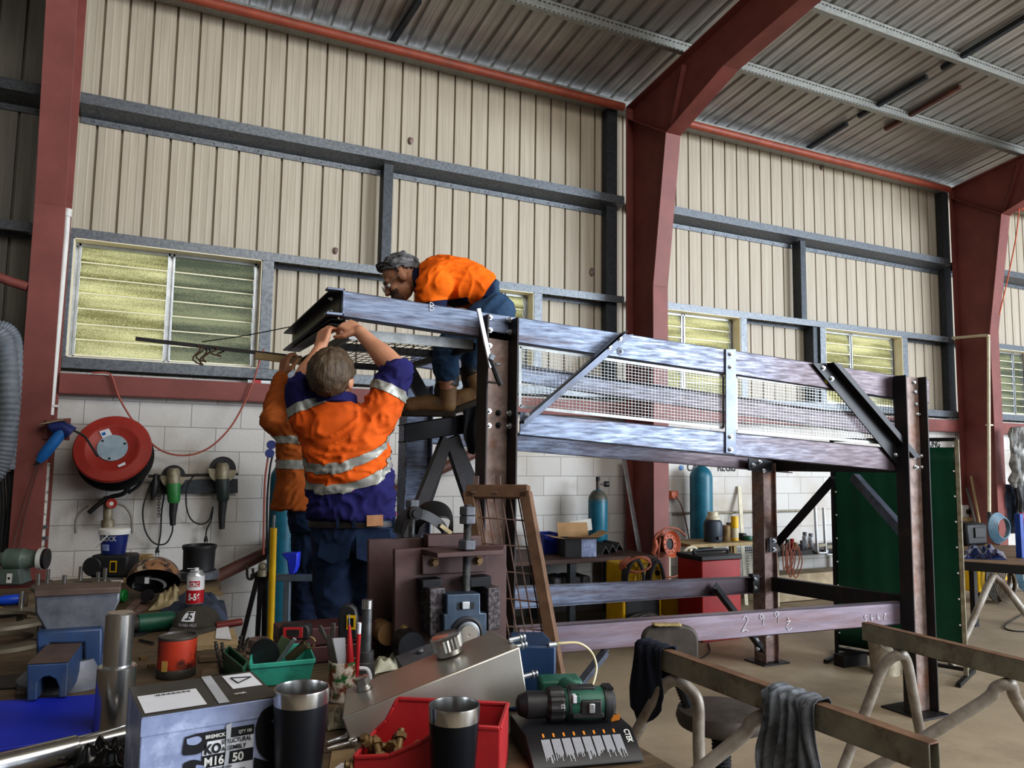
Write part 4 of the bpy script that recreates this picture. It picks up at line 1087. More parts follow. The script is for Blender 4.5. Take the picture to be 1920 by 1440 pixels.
# ---- cordless drill lying on the box
dz = cz+.042
d0 = PZ(968, 1322, dz); d1 = PZ(1150, 1316, dz); ax = (d1-d0).normalized()
dr = thing('cordless_drill', 'green and black cordless drill lying on the flat black box', 'drill', V((d0.x, d0.y, cz)))
L = (d1-d0).length
def along(b, prof, n=24, sq=None):
    b.tube([d0+ax*(p[0]*L) for p in prof], [p[1] for p in prof], n)
b = MB(); along(b, [(.0, .012), (.02, .022), (.05, .026), (.08, .028), (.10, .031), (.30, .031), (.31, .029)], 24); b.build('chuck', m_dkpl, dr, smooth=30)
b = MB(); n_ = 20; prof = [(.30, .034), (.33, .040), (.45, .040), (.48, .036)]
vs = []
for s_, r_ in prof:
    m_ = rotto(ax)
    for j in range(n_*2): a = PI*j/n_; rr = r_*(1 if j % 4 < 2 else .93); vs.append(d0+ax*(s_*L)+(m_ @ V((rr*math.cos(a), rr*math.sin(a), 0))))
k_ = n_*2; b.add(vs, [(i*k_+j, i*k_+(j+1) % k_, (i+1)*k_+(j+1) % k_, (i+1)*k_+j) for i in range(3) for j in range(k_)]+[list(range(k_))[::-1], [3*k_+j for j in range(k_)]]); b.build('torque_collar', m_dkpl, dr, smooth=0)
b = MB(); along(b, [(.48, .034), (.52, .037), (.70, .038), (.86, .037), (.93, .034)], 20); b.build('motor_housing', m_ogrn, dr)
b = MB(); along(b, [(.90, .039), (.96, .037), (1.0, .025)], 20); b.build('end_cap', m_dkpl, dr)
sd = Z.cross(ax); sd = sd if sd.y > 0 else -sd
b = MB(); b.bar(d0+ax*(.62*L)-sd*.034, d0+ax*(.84*L)-sd*.034, .012, .034); gsp = b.build('gear_switch_plate', m_dkpl, dr, bevel=.004)
b = MB(); b.bar(d0+ax*(.70*L)-sd*.042, d0+ax*(.76*L)-sd*.042, .006, .022); b.build('gear_switch', m_alu, gsp, bevel=.002)
for e in (.54, .57): 
    b = MB(); b.bar(d0+ax*(e*L)-sd*.030+Z*.020, d0+ax*(e*L+.012)-sd*.030+Z*.020, .02, .018); b.build('housing_badge', m_paper if e < .55 else m_ogrn, dr, bevel=.002)
h1_ = d0+ax*(.72*L)+sd*.03; h2_ = h1_+sd*.11-ax*.02-Z*.0
b = MB(); b.tube([h1_, h1_*.5+h2_*.5, h2_], [.024, .020, .023], 14); b.build('grip', m_ogrn, dr)
b = MB(); mq2 = frame(h2_+sd*.02-Z*.01, ax, z=Z); b.box((-.01, .01, .0), (.11, .07, .05), mq2); b.build('battery', m_ogrn, dr, bevel=.008)
for e, w_ in ((.51, .006), (.88, .006)):
    b = MB(); b.tube([d0+ax*(e*L), d0+ax*(e*L+w_)], [.0395, .0395], 24); b.build('black_trim', m_dkpl, dr)
b = MB()
for k in range(5): q_ = d0+ax*((.905+.016*k)*L)+Z*.036; b.bar(q_-sd*.02, q_+sd*.02, .004, .006)
b.build('vents', m_black, dr)
b = MB(); b.bar(d0+ax*(.54*L)-sd*.0365-Z*.018, d0+ax*(.86*L)-sd*.0365-Z*.018, .006, .012); b.build('side_rib', m_dkpl, dr, bevel=.002)
b = MB(); b.bar(d0+ax*(.53*L)+Z*.036, d0+ax*(.80*L)+Z*.036, .03, .010); b.build('top_ridge', m_dkpl, dr, bevel=.003)
text('22', .012, d0+ax*(.455*L)-sd*.041+Z*.0, Z, -ax, m_wink, dr)

# ---- mug of tools, threaded pin, tape measures
p = spot(641, 1312); r = px2m(27, p); hm = zat(641, 1240, p)-TB
t = thing('tool_mug', 'patterned china mug holding pencils, spanner and a red scriber', 'mug', p)
m_mug = mat('patterned_china', '#d8cfc2', '#7c3b26', rough=.3, scale=42, lo=.44, hi=.56, c3='#2f6a3a', scale3=30, lo3=.52, hi3=.6)
lath('mug', m_mug, [(r*.9, 0), (r, .006), (r, hm), (r*.9, hm), (r*.85, .012), (.001, .01)], p, t)
b = MB(); hx = p+CR*r; b.tube(spline([hx+Z*hm*.8, hx+CR*.03+Z*hm*.75, hx+CR*.035+Z*hm*.4, hx+Z*hm*.2], 5), .006, 8); b.build('handle', m_paper, t)
def mugtool(name, label, cat, px0, px1, fn):
    a = PD(*px0, zc(p)); c = PD(*px1, zc(p)); tt = thing(name, label, cat, a); fn(tt, a, c)
def f_sp(tt, a, c):
    d = (c-a).normalized(); b = MB(); b.bar(a, c, .020, .006, up=-CF); b.build('shank', m_grime, tt, bevel=.002)
    s_ = d.cross(CF).normalized(); b = MB()
    for sg in (-1, 1): b.bar(c-d*.01+s_*sg*.010, c+d*.03+s_*sg*.020, .012, .007, up=-CF)
    b.build('jaw', m_grime, tt, bevel=.002)
mugtool('spanner', 'old dark open-ended spanner standing in the patterned mug', 'spanner', (636,1290), (616,1190), f_sp)
def f_paper(tt, a, c):
    b = MB(); b.bar(a, c, .034, .0012, up=-CF); b.build('sheet', m_paper, tt)
mugtool('folded_note', 'folded white printed note standing in the patterned mug', 'note', (640,1285), (636,1196), f_paper)
def f_red(tt, a, c):
    d = c-a; b = MB(); b.tube([a, a+d*.35, a+d*.4, a+d], [.008, .009, .012, .004], 12); b.build('handle', m_redb, tt)
    b = MB(); b.cyl(c, c+d*.18, .0018, 8); b.build('point', m_bolt, tt)
mugtool('scriber', 'scriber with slim red handle standing in the patterned mug', 'scriber', (658,1285), (655,1172), f_red)
def f_mk(tt, a, c): b = MB(); b.tube([a, c], .006, 10); b.build('barrel', m_redb, tt); b = MB(); b.tube([c, c+(c-a).normalized()*.03], .0055, 10); b.build('cap', m_paper, tt)
mugtool('marker_pen', 'red marker pen with white cap standing in the patterned mug', 'pen', (668,1285), (673,1188), f_mk)
p = spot(684, 1282); R = lambda w: px2m(w, p); zz = lambda y: zat(684, y, p)-TB
t = thing('stepped_pin', 'upright turned steel pin with threaded end beside the patterned mug', 'pin', p)
prof = [(R(18), 0), (R(18), zz(1242)), (R(15), zz(1240)), (R(15), zz(1222)), (R(10), zz(1221)), (R(9.5), zz(1145))]
b = MB(); b.lathe(prof, Matrix.Translation(p), 28); b.build('pin', m_thread, t, smooth=30)
b = MB(); z_ = zz(1145); prof = []
while z_ < zz(1127): prof += [(R(9), z_), (R(10.2), z_+.0018), (R(9), z_+.0036)]; z_ += .0036
prof.append((.001, z_)); b.lathe(prof, Matrix.Translation(p), 20); b.build('thread', m_ss, t, smooth=0)
# yellow/black tape measure standing on the maroon cases, red one beside
p = spot(600, 1240); 
Pc = PZ(600, 1232, TB)
for i, (z0, z1, nm, lb, xa, xb) in enumerate(((TB, TB+.055, 'maroon_case', 'flat maroon case at the bottom of the stack behind the teal tray', 520, 712), (TB+.056, TB+.115, 'maroon_case', 'upper maroon case carrying the tape measures behind the teal tray', 522, 705))):
    b = MB(); a_, c_ = PZ(xa, 1250, TB), PZ(xb, 1250, TB); y_ = 2.62
    xa_ = PY(xa, 1240, y_).x; xb_ = PY(xb, 1240, y_).x
    b.box(((xa_+xb_)/2, y_+.06, (z0+z1)/2), (xb_-xa_, .14, z1-z0-.001)); tag(b.build(nm, mat('maroon_steel_%d' % i, '#4c2a2a', '#3c2222', rough=.5, scale=8), None, bevel=.005), lb, 'case')
zs = TB+.115
def tape(label, px, wpx, hpx, m1, m2, rz):
    p = PZ(px[0], px[1], zs); w = px2m(wpx, p); hh = px2m(hpx, p)
    t = thing('tape_measure', label, 'tape measure', p, 'tape measures', rz)
    return t, p, w, hh
t, p, w, hh = tape('yellow and black tape measure standing on edge in front of the brown machine', (653, 1196), 36, 62, 0, 0, 0)
b = MB(); o = [(-w/2, 0), (w/2, 0), (w/2, hh*.62), (w*.4, hh*.88), (w*.15, hh), (-w*.2, hh), (-w*.45, hh*.85), (-w/2, hh*.6)]
M3 = frame(p, CR, y=Z); b.prism(o, .03, M3, -.015); b.build('case', m_dkpl, t, bevel=.006)
b = MB(); b.prism([(-w*.05, hh*.28), (w*.42, hh*.28), (w*.42, hh*.70), (-w*.05, hh*.70)], .002, M3, .0155); yfr = b.build('yellow_frame', m_yel, t)
b = MB(); b.prism([(w*.04, hh*.36), (w*.32, hh*.36), (w*.32, hh*.62), (w*.04, hh*.62)], .002, M3, .0180); b.build('badge', m_black, yfr)
t, p, w, hh = tape('red and black tape measure lying left of the worker\'s leg', (555, 1197), 56, 28, 0, 0, 0)
M3 = frame(p, CR, y=Z); b = MB(); o = [(-w/2, 0), (w/2, 0), (w/2, hh*.7), (w*.42, hh), (-w*.4, hh), (-w/2, hh*.75)]; b.prism(o, .05, M3, -.025); b.build('case', m_dkpl, t, bevel=.006)
b = MB(); b.prism([(-w*.36, hh*.15), (w*.30, hh*.15), (w*.30, hh*.85), (-w*.36, hh*.85)], .002, M3, .0255); rpl = b.build('red_plate', m_redb, t, bevel=.001)
b = MB(); b.prism([(-w*.22, hh*.25), (w*.18, hh*.25), (w*.18, hh*.7), (-w*.22, hh*.7)], .002, M3, .0280); b.build('dark_badge', m_dkpl, rpl)

# ---- teal tray of bits, green tray
za = TB+.075
T = [PZ(464,1243,za), PZ(586,1238,za), PZ(590,1212,za), PZ(470,1210,za)]
def tray(label, px, ztop, m, low=None):
    T = [PZ(*q, ztop) for q in px]; c = sum(T, V())/4
    t = thing('plastic_tray', label, 'tray', (c.x, c.y, TB)); B = [V((c.x, c.y, TB+.003))+ (V((p.x, p.y, 0))-V((c.x, c.y, 0)))*.86 for p in T]
    b = MB()
    for i in range(4): b.add([B[i], B[(i+1) % 4], T[(i+1) % 4], T[i]], [(0,1,2,3)])
    b.add(B, [(0,1,2,3)]); b.build('tub', m, t, solid=.003, smooth=0)
    b = MB()
    for i in range(4): b.bar(T[i]-Z*.005, T[(i+1) % 4]-Z*.005, .006, .014)
    b.build('rim', m, t, bevel=.002); return t, T, c
t, T1, c1 = tray('teal plastic tray of odd fittings behind the bolt carton', [(468,1247),(590,1236),(577,1206),(474,1214)], TB+.07, m_teal)
t, T2, c2_ = tray('dark green plastic tray with drill bits standing beside it', [(418,1222),(456,1252),(464,1240),(430,1212)], TB+.075, mat('dark_green_plastic', '#2f5a3f', '#28503a', rough=.5, scale=8))
def along_tool(name, label, cat, a, c, r, m, group=None, n=10):
    b = MB(); b.tube([a, c], r, n); return tag(b.build(name, m, None), label, cat, group)
p0, p1 = PZ(500,1225,TB+.02), PD(520,1196,zc(PZ(500,1225,TB+.02)))
b = MB(); mq = frame(c1+V((-.03, .0, .045-TB+TB)), CR, y=CU); mq.translation = V((c1.x-.05, c1.y, TB+.075)); b.lathe([(.001, -.004), (.045, -.004), (.045, .004), (.001, .004)], mq, 28)
tag(b.build('grinding_disc', m_dkpl, None), 'dark round grinding disc standing in the teal tray', 'disc')
b = MB(); mq.translation = V((c1.x-.005, c1.y-.005, TB+.085)); b.box((0, 0, .012), (.03, .09, .006), mq @ Matrix.Rotation(-.5, 4, 'Z')); tag(b.build('hand_file', mat('green_painted_steel', '#56644c', rough=.5), None, bevel=.001), 'flat green painted blade leaning in the teal tray', 'blade')
b = MB(); mq.translation = V((c1.x+.01, c1.y-.02, TB+.08)); b.box((0, 0, .016), (.012, .11, .008), mq @ Matrix.Rotation(-.62, 4, 'Z')); tag(b.build('steel_bar_tool', m_bolt, None, bevel=.001), 'bright flat steel bar leaning in the teal tray', 'bar')
b = MB(); q0 = V((c1.x+.02, c1.y-.005, TB+.05)); q1 = q0+CR*.055+CU*.05; b.tube([q0, q1], .014, 16); 
tag(b.build('socket_tube', mat('bronze_tube', '#6e624c', rough=.4, metal=.6), None), 'short bronze tube sticking out of the teal tray', 'tube')
b = MB(); mq = frame(q1+CR*.012+CU*.005, CR, y=CU); b.tube([mq @ V((.017*math.cos(a), .017*math.sin(a), .006)) for a in [PI*2*i/20+.2 for i in range(19)]], .0035, 8); tag(b.build('spring_clip', m_brass, None), 'small ring clip on the bronze tube in the teal tray', 'clip')
rnd = random.Random(8)
lbs = ['twist drill bit standing left of the green tray', 'second twist drill bit standing left of the green tray', 'twist drill bit leaning right inside the green tray', 'twist drill bit leaning far right inside the green tray']
for i, (pa, pb) in enumerate((((415,1262),(404,1203)), ((424,1262),(416,1205)), ((446,1226),(452,1192)), ((452,1228),(466,1196)))):
    A0 = PZ(*pa, TB+.01); A1 = PD(*pb, zc(A0)); b = MB(); d = A1-A0; n_ = 30; m_ = rotto(d); vs = []
    for k in range(n_+1):
        for j in range(10):
            a = 2*PI*j/10+k*.42; rr = .0062*(1 if j % 5 < 3 else .6); vs.append(A0+d*(k/n_)+(m_ @ V((rr*math.cos(a), rr*math.sin(a), 0))))
    b.add(vs, [(k*10+j, k*10+(j+1) % 10, (k+1)*10+(j+1) % 10, (k+1)*10+j) for k in range(n_) for j in range(10)]+[[n_*10+j for j in range(10)]])
    tag(b.build('drill_bit', m_grime, None, smooth=0), lbs[i], 'drill bit', 'twist drill bits by the green tray')
p = spot(484, 1222); b = MB(); b.lathe([(.05, 0), (.05, .012), (.034, .016), (.034, .045), (.026, .045), (.026, .0)], Matrix.Translation(p), 28); tag(b.build('pipe_flange', m_rust, None), 'rusty round pipe flange behind the teal tray', 'flange')

# ---- paint tin, spray can, cap and the heap around it
p = spot(330, 1266); r = px2m(34, p); hh = zat(330, 1192, p)-TB
t = thing('paint_tin', 'old orange paint tin with dark drips and dull lid', 'paint tin', p)
lath('tin', m_tin, [(r*1.0, .018), (r, hh-.006)], p, t, cap=False); lath('base_band', m_grime, [(r*.98, 0), (r*1.02, .003), (r*1.01, .026), (r*.99, .028)], p, t)
lath('lid', m_grime, [(r, hh-.008), (r*1.03, hh-.004), (r*1.02, hh), (r*.93, hh+.001), (r*.9, hh-.006), (.001, hh-.005)], p, t)
b = MB(); m3 = frame(p, CR, y=Z); b.box((-.012, .04, r*.99), (.016, .03, .006), m3); b.build('label_patch', mat('ochre_label', '#a98a4a', rough=.6), t)
zq = TB+.055
p = PZ(365, 1131, zq); r = px2m(15.5, p); H_ = zat(365, 1066, p)-zq
t = thing('spray_can', 'white and red lubricant spray can with nozzle standing on folded cloth', 'spray can', p)
lath('can', m_alu, [(r*.97, 0), (r, .003), (r, H_*.80), (r*.95, H_*.83), (r*.72, H_*.90), (r*.72, H_*.93), (.001, H_*.93)], p, t)
m_crcr = mat('can_red', '#b3202c', rough=.35); m_crcw = mat('can_white', '#e3e3e6', rough=.35)
b = MB(); b.lathe([(r*1.012, .004), (r*1.012, H_*.40)], Matrix.Translation(p), 28, cap=False); b.build('red_band', m_crcr, t); b = MB(); b.lathe([(r*1.012, H_*.40), (r*1.012, H_*.79)], Matrix.Translation(p), 28, cap=False); b.build('white_band', m_crcw, t)
b = MB(); b.cyl(p+Z*H_*.93, p+Z*H_*1.01, r*.28, 12); b.tube([p+Z*H_*.98, p+Z*H_*.985-CR*r*1.1], .002, 6); b.build('nozzle', m_crcw, t)
def wraptext(s, size, p, r, z, m, parent, sx=1, bold=.04, off=0):
    """letters bent round an upright cylinder"""
    o = text(s, size, V((0, 0, 0)), X, Y, m, None, sx=sx, bold=bold, align='CENTER', lift=0, depth=.0002)
    f_ = math.atan2(-CF.y, -CF.x) + off
    for v in o.data.vertices:
        a = f_ + v.co.x/r; v.co = V((p.x+(r+.0008+v.co.z)*math.cos(a), p.y+(r+.0008+v.co.z)*math.sin(a), p.z+z+v.co.y))
    iv = wm(parent).inverted(); o.data.transform(iv); o.parent = parent; return o
b = MB(); f_ = math.atan2(-CF.y, -CF.x)+.25; b.grid(lambda u, v: V((p.x+r*1.02*math.cos(f_-.62+1.25*u), p.y+r*1.02*math.sin(f_-.62+1.25*u), p.z+H_*(.50+.16*v))), 10, 1); b.build('red_badge', m_crcr, t)
wraptext('CRC', .020, p, r*1.03, H_*.525, m_crcw, t, .9, off=.25); wraptext('5-56', .036, p, r*1.02, H_*.13, m_crcw, t, .72, off=.25)
# folded navy cloth under it
def heap(name, label, cat, px, z0, h, m, amp=.02, seed=0, nu=26, nv=20, fq_=7):
    c = [PZ(*q, z0) for q in px]
    b = MB()
    def fn(u, v):
        p = (c[0]*(1-u)+c[1]*u)*(1-v)+(c[3]*(1-u)+c[2]*u)*v
        e = min(1, min(u, 1-u)*5)*min(1, min(v, 1-v)*5)
        k = noise.noise(V((u*fq_+seed, v*fq_*.8, seed)))
        return p+Z*(h*e*(.75+.25*math.sin(u*5+v*3+seed))+amp*k*e*2+.003)
    b.grid(fn, nu, nv); return tag(b.build(name, m, None, solid=.006, smooth=180), label, cat)
heap('folded_cloth', 'blue-grey work cloth heaped under the spray can and cap', 'cloth', [(300,1148),(428,1170),(420,1128),(318,1122)], TB, .045, m_jean2, .014, 3)
heap('work_gloves', 'crumpled dirty cream work gloves in front of the welding helmet', 'gloves', [(278,1146),(336,1142),(345,1116),(308,1118)], TB, .05, m_glove, .025, 9, fq_=9)
# cap
p = PZ(368, 1176, TB+.02); rr = px2m(43, p)
t = thing('baseball_cap', 'olive baseball cap with white square badge, lying on the bench', 'cap', p)
fd = V((-CF.x, -CF.y, 0)).normalized(); sdv = Z.cross(fd)
b = MB()
def capf(u, v):
    a = u*2*PI; el = v*PI/2; rx_ = rr*(1.0 if math.cos(a) > 0 else 1.08)
    return p+(sdv*math.sin(a)*rr*.98*math.cos(el)+fd*math.cos(a)*rx_*math.cos(el))+Z*(rr*.88*math.sin(el)**.9+.002)
b.grid(capf, 32, 9); b.build('crown', m_cap, t, smooth=180, solid=.002)
b = MB(); b.grid(lambda u, v: p+sdv*math.sin((u-.5)*2.4+.25)*rr*(1.0+.10*v)+fd*(math.cos((u-.5)*2.4+.25)*rr*(1+.75*v))+Z*(.012-.05*v*v*abs(u-.5)-.012*v), 16, 6); b.build('peak', m_cap, t, solid=.003, smooth=180)
def oncap(a, e, k=1.01): return capf_pt(a, e, k)
def capf_pt(a, e, k):
    return p+(sdv*math.sin(a)*rr*.98*math.cos(e)+fd*math.cos(a)*rr*math.cos(e))*k+Z*(rr*.88*math.sin(e)**.9+.002)*k
b = MB(); b.grid(lambda u, v: capf_pt(-.35+.62*u, .42+.56*v, 1.02), 6, 6); wbd = b.build('white_badge', m_paper, t)
b = MB()
for (u0, v0), (u1, v1) in (((.15,.85),(.85,.85)), ((.5,.85),(.5,.2)), ((.3,.2),(.7,.2)), ((.5,.5),(.75,.5)), ((.75,.5),(.75,.3))):
    b.tube([capf_pt(-.35+.62*(u0+(u1-u0)*k/4), .42+.56*(v0+(v1-v0)*k/4), 1.035) for k in range(5)], .0022, 5)
b.build('badge_mark', m_ink, wbd)
o = text('TELPARA HILLS', .0135, V((0,0,0)), X, Y, m_paper, None, align='CENTER', lift=0, bold=.02, sx=.8)
for v_ in o.data.vertices: v_.co = capf_pt(v_.co.x/rr-.03, .20+v_.co.y/rr/.9, 1.02)+fd*.001
o.data.transform(wm(t).inverted()); o.parent = t
# green angle grinder lying beside the cap
a = PZ(256, 1170, TB+.035); c = PZ(345, 1160, TB+.035); d = c-a
t = thing('angle_grinder', 'green angle grinder lying on the bench between vice and cap', 'angle grinder', (a.x, a.y, TB))
b = MB(); b.tube([a-d*.12, a-d*.02, a+d*.02], [.020, .028, .030], 16); b.build('gear_head', m_grime, t)
b = MB(); b.tube([a+d*.02, a+d*.1, a+d*.7, a+d*.78], [.034, .036, .035, .030], 20); b.build('motor_body', m_mgrn, t)
b = MB(); b.tube([a+d*.78, a+d*1.15], [.028, .024], 16); b.build('handle', m_dkpl, t)
b = MB(); b.bar(a+d*.16-CF*.036, a+d*.42-CF*.036, .006, .02); b.build('switch', m_dkpl, t, bevel=.002)
text('metabo' if False else 'hitachi' if False else 'AG 125', .016, a+d*.42-CF*.036-Z*.004, d, Z, m_paper, t, bold=.02) if False else None
b = MB(); b.cyl(a-d*.07-Z*.034, a-d*.07-Z*.028, .055, 28); b.build('disc', m_dkpl, t)
# brown flat offcuts stacked across the vice side
for i, (q, lb, zz_) in enumerate((([(180,1196),(190,1203),(266,1124),(255,1122)], 'long brown steel flat lying slanted right of the vice', TB+.02), ([(190,1166),(205,1172),(278,1138),(262,1133)], 'second brown steel flat crossing behind the stainless shaft', TB+.008))):
    P = [PZ(*k, zz_) for k in q]; b = MB(); b.add(P+[v-Z*.008 for v in P], [(0,1,2,3),(7,6,5,4)]+[(k,4+k,4+(k+1)%4,(k+1)%4) for k in range(4)]); tag(b.build('steel_flat', m_rust, None), lb, 'steel flat')
# papers, clipboard and pencil
P = [PZ(*k, TB+.018) for k in ((345,1212),(448,1208),(440,1178),(385,1180))]
b = MB(); b.add(P+[v-Z*.017 for v in P], [(0,1,2,3),(7,6,5,4)]+[(k,4+k,4+(k+1)%4,(k+1)%4) for k in range(4)]); tag(b.build('notebook', mat('tan_card', '#b9a482', '#a08c6c', rough=.7, scale=8), None), 'tan covered notebook with blue edge in front of the cap', 'notebook')
P = [PZ(*k, TB+.024) for k in ((404,1196),(434,1198),(428,1174),(406,1176))]
b = MB(); b.add(P+[v-Z*.003 for v in P], [(0,1,2,3),(7,6,5,4)]+[(k,4+k,4+(k+1)%4,(k+1)%4) for k in range(4)]); tag(b.build('note_pad', m_paper, None), 'small white note pad lying on the tan notebook', 'note pad')
a, c = PZ(288, 1206, TB+.006), PZ(262, 1200, TB+.006); b = MB(); b.tube([a, c], .0045, 8); tag(b.build('pencil', m_ink, None), 'short black pencil lying on bare timber by the red tin', 'pencil')
a, c = PZ(428, 1170, TB+.03), PZ(452, 1166, TB+.03); t = thing('hammer_handle', 'tool with dark red round handle poking out of the cloth', 'tool', a); b = MB(); b.tube([a-(c-a), c], .014, 14); b.build('handle', mat('dark_red_plastic', '#6b2a26', rough=.4), t)
# ================================================================ brown machine and the back half of the bench
YM = 2.50
mc = thing('bearing_test_frame', 'heavy brown steel take-up bearing assembly with threaded rod, standing on the bench', 'machine', (PY(820, 1200, YM).x, YM, TB))
def mp(name, px, yy, t, m, bevel=.003, par=None):
    b = MB(); ypoly(b, px, yy, t); return b.build(name, m, par or mc, bevel=bevel)
def zfoot(x, yy): return px_of(PY(x, 1200, yy))
def toz(x, yy):
    """photo row where the plane y=yy meets the bench"""
    lo, hi = 1000, 1700
    for _ in range(40):
        m_ = (lo+hi)/2
        if PY(x, m_, yy).z > TB+.001: lo = m_
        else: hi = m_
    return lo
mp('rear_plate', [(691,1012),(902,1004),(902,toz(902,2.66)),(691,toz(691,2.66))], 2.66, .022, m_brownst)
mp('rear_block', [(802,1003),(884,1001),(884,1026),(802,1026)], 2.60, .05, m_brownst)
mp('front_plate', [(740,1030),(950,1022),(950,toz(950,YM)),(740,toz(740,YM))], YM, .024, m_brownst)
a, c, d, e = PY(820,1037,2.38), PY(943,1031,2.38), PY(946,1023,YM-.001), PY(790,1029,YM-.001)
b = MB(); b.hexa([v-Z*.016 for v in (a, c, d, e)]+[a, c, d, e]); b.build('shelf_plate', m_brownst, mc, bevel=.002)
mp('shelf_angle', [(792,1040),(914,1034),(914,1072),(792,1078)], YM-.018, .017, m_brownst)
for p in ((814,1054),(897,1051)): hbolt(PY(*p, YM-.018), nf, .013, parent=mc, m=m_brass, tip=False)
hbolt(PY(757,1181,YM), nf, .014, parent=mc, m=m_brass, tip=False)
mp('guide_block', [(806,1104),(835,1102),(835,1190),(806,1194)], 2.40, .10, m_cutst); mp('guide_block_top', [(792,1088),(829,1085),(829,1104),(792,1106)], 2.44, .058, m_blk)
mp('guide_block', [(915,1103),(938,1101),(938,1180),(915,1184)], 2.40, .10, m_cutst); mp('guide_block_top', [(882,1083),(922,1080),(922,1100),(882,1102)], 2.44, .058, m_blk)
blk = [(838,1115),(901,1112),(901,1149),(913,1149),(913,1204),(832,1206),(832,1152),(838,1152)]
hs = mp('take_up_housing', blk, 2.37, .06, m_bear, .004)
mp('slot', [(857,1131),(889,1129),(889,1142),(857,1144)], 2.369, .002, m_black, 0, hs); b = MB(); ypoly(b, [(867,1129),(881,1128),(881,1142),(867,1143)], 2.36, .012); b.build('slot_nut', m_alu, hs, bevel=.002)
q = PY(875, 1189, 2.369); mm = rotto(nf); mm.translation = q
s_ = lambda w: px2m(w, q)
b = MB(); b.lathe([(s_(33), 0), (s_(33), .004), (s_(28), .006), (s_(27), .003), (.001, .003)], mm, 40); b.build('bearing_ring', m_blk, hs)
b = MB(); b.lathe([(s_(24), .003), (s_(24), .012), (s_(20), .014), (.001, .014)], mm, 36); she = b.build('shaft_end', m_thread, hs, smooth=30)
b = MB(); b.lathe([(s_(18.5), .0143), (s_(18), .0165), (s_(3), .0165), (s_(2), .008), (.001, .008)], mm, 36); b.build('shaft_face', m_ss, hs, smooth=30)
rod0 = PY(874, 1118, 2.42); rt = PY(874, 948, 2.42)
b = MB(); z_ = rod0.z-.005; prof = []
R0 = px2m(8, rod0)
while z_ < rt.z: prof += [(R0*.86, z_), (R0, z_+.0022), (R0*.86, z_+.0044)]; z_ += .0044
b.lathe(prof, Matrix.Translation((rod0.x, 2.42, 0)), 18); b.build('threaded_rod', m_thread, mc, smooth=0)
for y0, y1, wd in ((966,950,15.5), (982,967,15.5), (1030,1012,16.5)):
    z0, z1 = PY(874, y0, 2.42).z, PY(874, y1, 2.42).z
    lath('hex_nut', m_cast, [(px2m(wd, rod0)*1.08, z0-0), (px2m(wd, rod0)*1.08, z1)], (rod0.x, 2.42, 0), mc, n=6, bevel=.003, smooth=0)
q = PY(776, 966, 2.68)
for y0, y1 in ((952,938), (966,953)): lath('hex_nut', m_cast, [(px2m(14, q), PY(776,y0,2.68).z), (px2m(14, q), PY(776,y1,2.68).z)], (q.x, 2.70, 0), mc, n=6, bevel=.003, smooth=0)
zb_ = PY(776,966,2.68).z
lath('stud', m_thread, [(.012, TB+.2), (.012, zb_)], (q.x, 2.70, 0), mc)
q = PY(772, 1212, 2.42); b = MB(); b.cyl(q, q+V((0, .08, 0)), px2m(26, q), 28); b.build('dark_roller', m_blk, mc); q = PY(728, 1190, 2.55); b = MB(); b.cyl(q, q+V((0, .1, 0)), px2m(20, q), 28); b.build('tan_roller', mat('tan_roller', '#8a6a45', '#6e5336', rough=.6, scale=9), mc)
# black helmet on the machine
hp = PY(815, 1000, 2.73); hz = PY(815, 1004, 2.68).z
t = thing('welding_helmet', 'black welding helmet with headband knob lying on the brown machine', 'welding helmet', (hp.x, hp.y, hz), 'welding helmets')
def hpx(x, y, d=0): return PY(x, y, 2.72+d)
b = MB(); n_ = 18
def shell(u, v):
    a = PI*u; c_ = hpx(820, 1003); w_, h_ = (hpx(859,1000)-hpx(781,1000)).x/2, hpx(820,941).z-hpx(820,1003).z
    return c_+V((-math.cos(a)*w_*(.72+.28*v), .0-.10*math.sin(a)*(1-v)+.05, math.sin(a)**.55*h_*(.55+.45*v)))
b.grid(shell, 20, 8); b.build('shell', m_black, t, solid=.003, smooth=180)
b = MB(); pts = spline([hpx(745,1000,-.08), hpx(757,968,-.09), hpx(790,964,-.1), hpx(824,982,-.08), hpx(838,1002,-.05)], 8)
for i, (p, p2) in enumerate(zip(pts, pts[1:])): b.bar(p, p2, .006, .035, up=Z)
hbd = b.build('headband', m_dkpl, t)
b = MB(); q = hpx(777, 962, -.10); b.cyl(q, q+nf*.02, px2m(13, q), 14); b.cyl(q+nf*.02, q+nf*.028, px2m(8, q), 8); b.build('adjusting_knob', m_rubber, hbd, smooth=20)
b = MB(); b.bar(hpx(826,985,-.09), hpx(846,1000,-.09), .008, .014, up=Z); b.build('buckle', m_glove, hbd)

# ---- leaning mesh panel
TL, TR = PD(880,922,3.02), PD(985,922,2.95)
BRd = (PD(1052,1295,2.72)-TR); k = TR.z/-BRd.z; BR_ = TR+BRd*k
BLd = BRd+(TR-TL)*.02; BL_ = TL+BLd*(TL.z/-BLd.z)
pn = thing('mesh_gate', 'rusty brown mesh gate leaning upright beside the brown machine', 'gate', (BR_+BL_)/2)
m_gate = mat('rusty_brown_frame', '#7d614c', '#604838', rough=.65, metal=.15, scale=8, c3='#4a3526', scale3=4, bump=.1)
gn = (TR-TL).cross(BRd).normalized()
if gn.dot(CF) > 0: gn = -gn
b = MB(); b.bar(TL-(TR-TL)*.03, TR+(TR-TL)*.06, .05, .048, up=gn); b.build('top_rail', m_gate, pn, bevel=.003)
for A0, A1 in ((TL, BL_), (TR, BR_)): b = MB(); b.bar(A0, A1, .042, .048, up=gn); b.build('stile', m_gate, pn, bevel=.003)
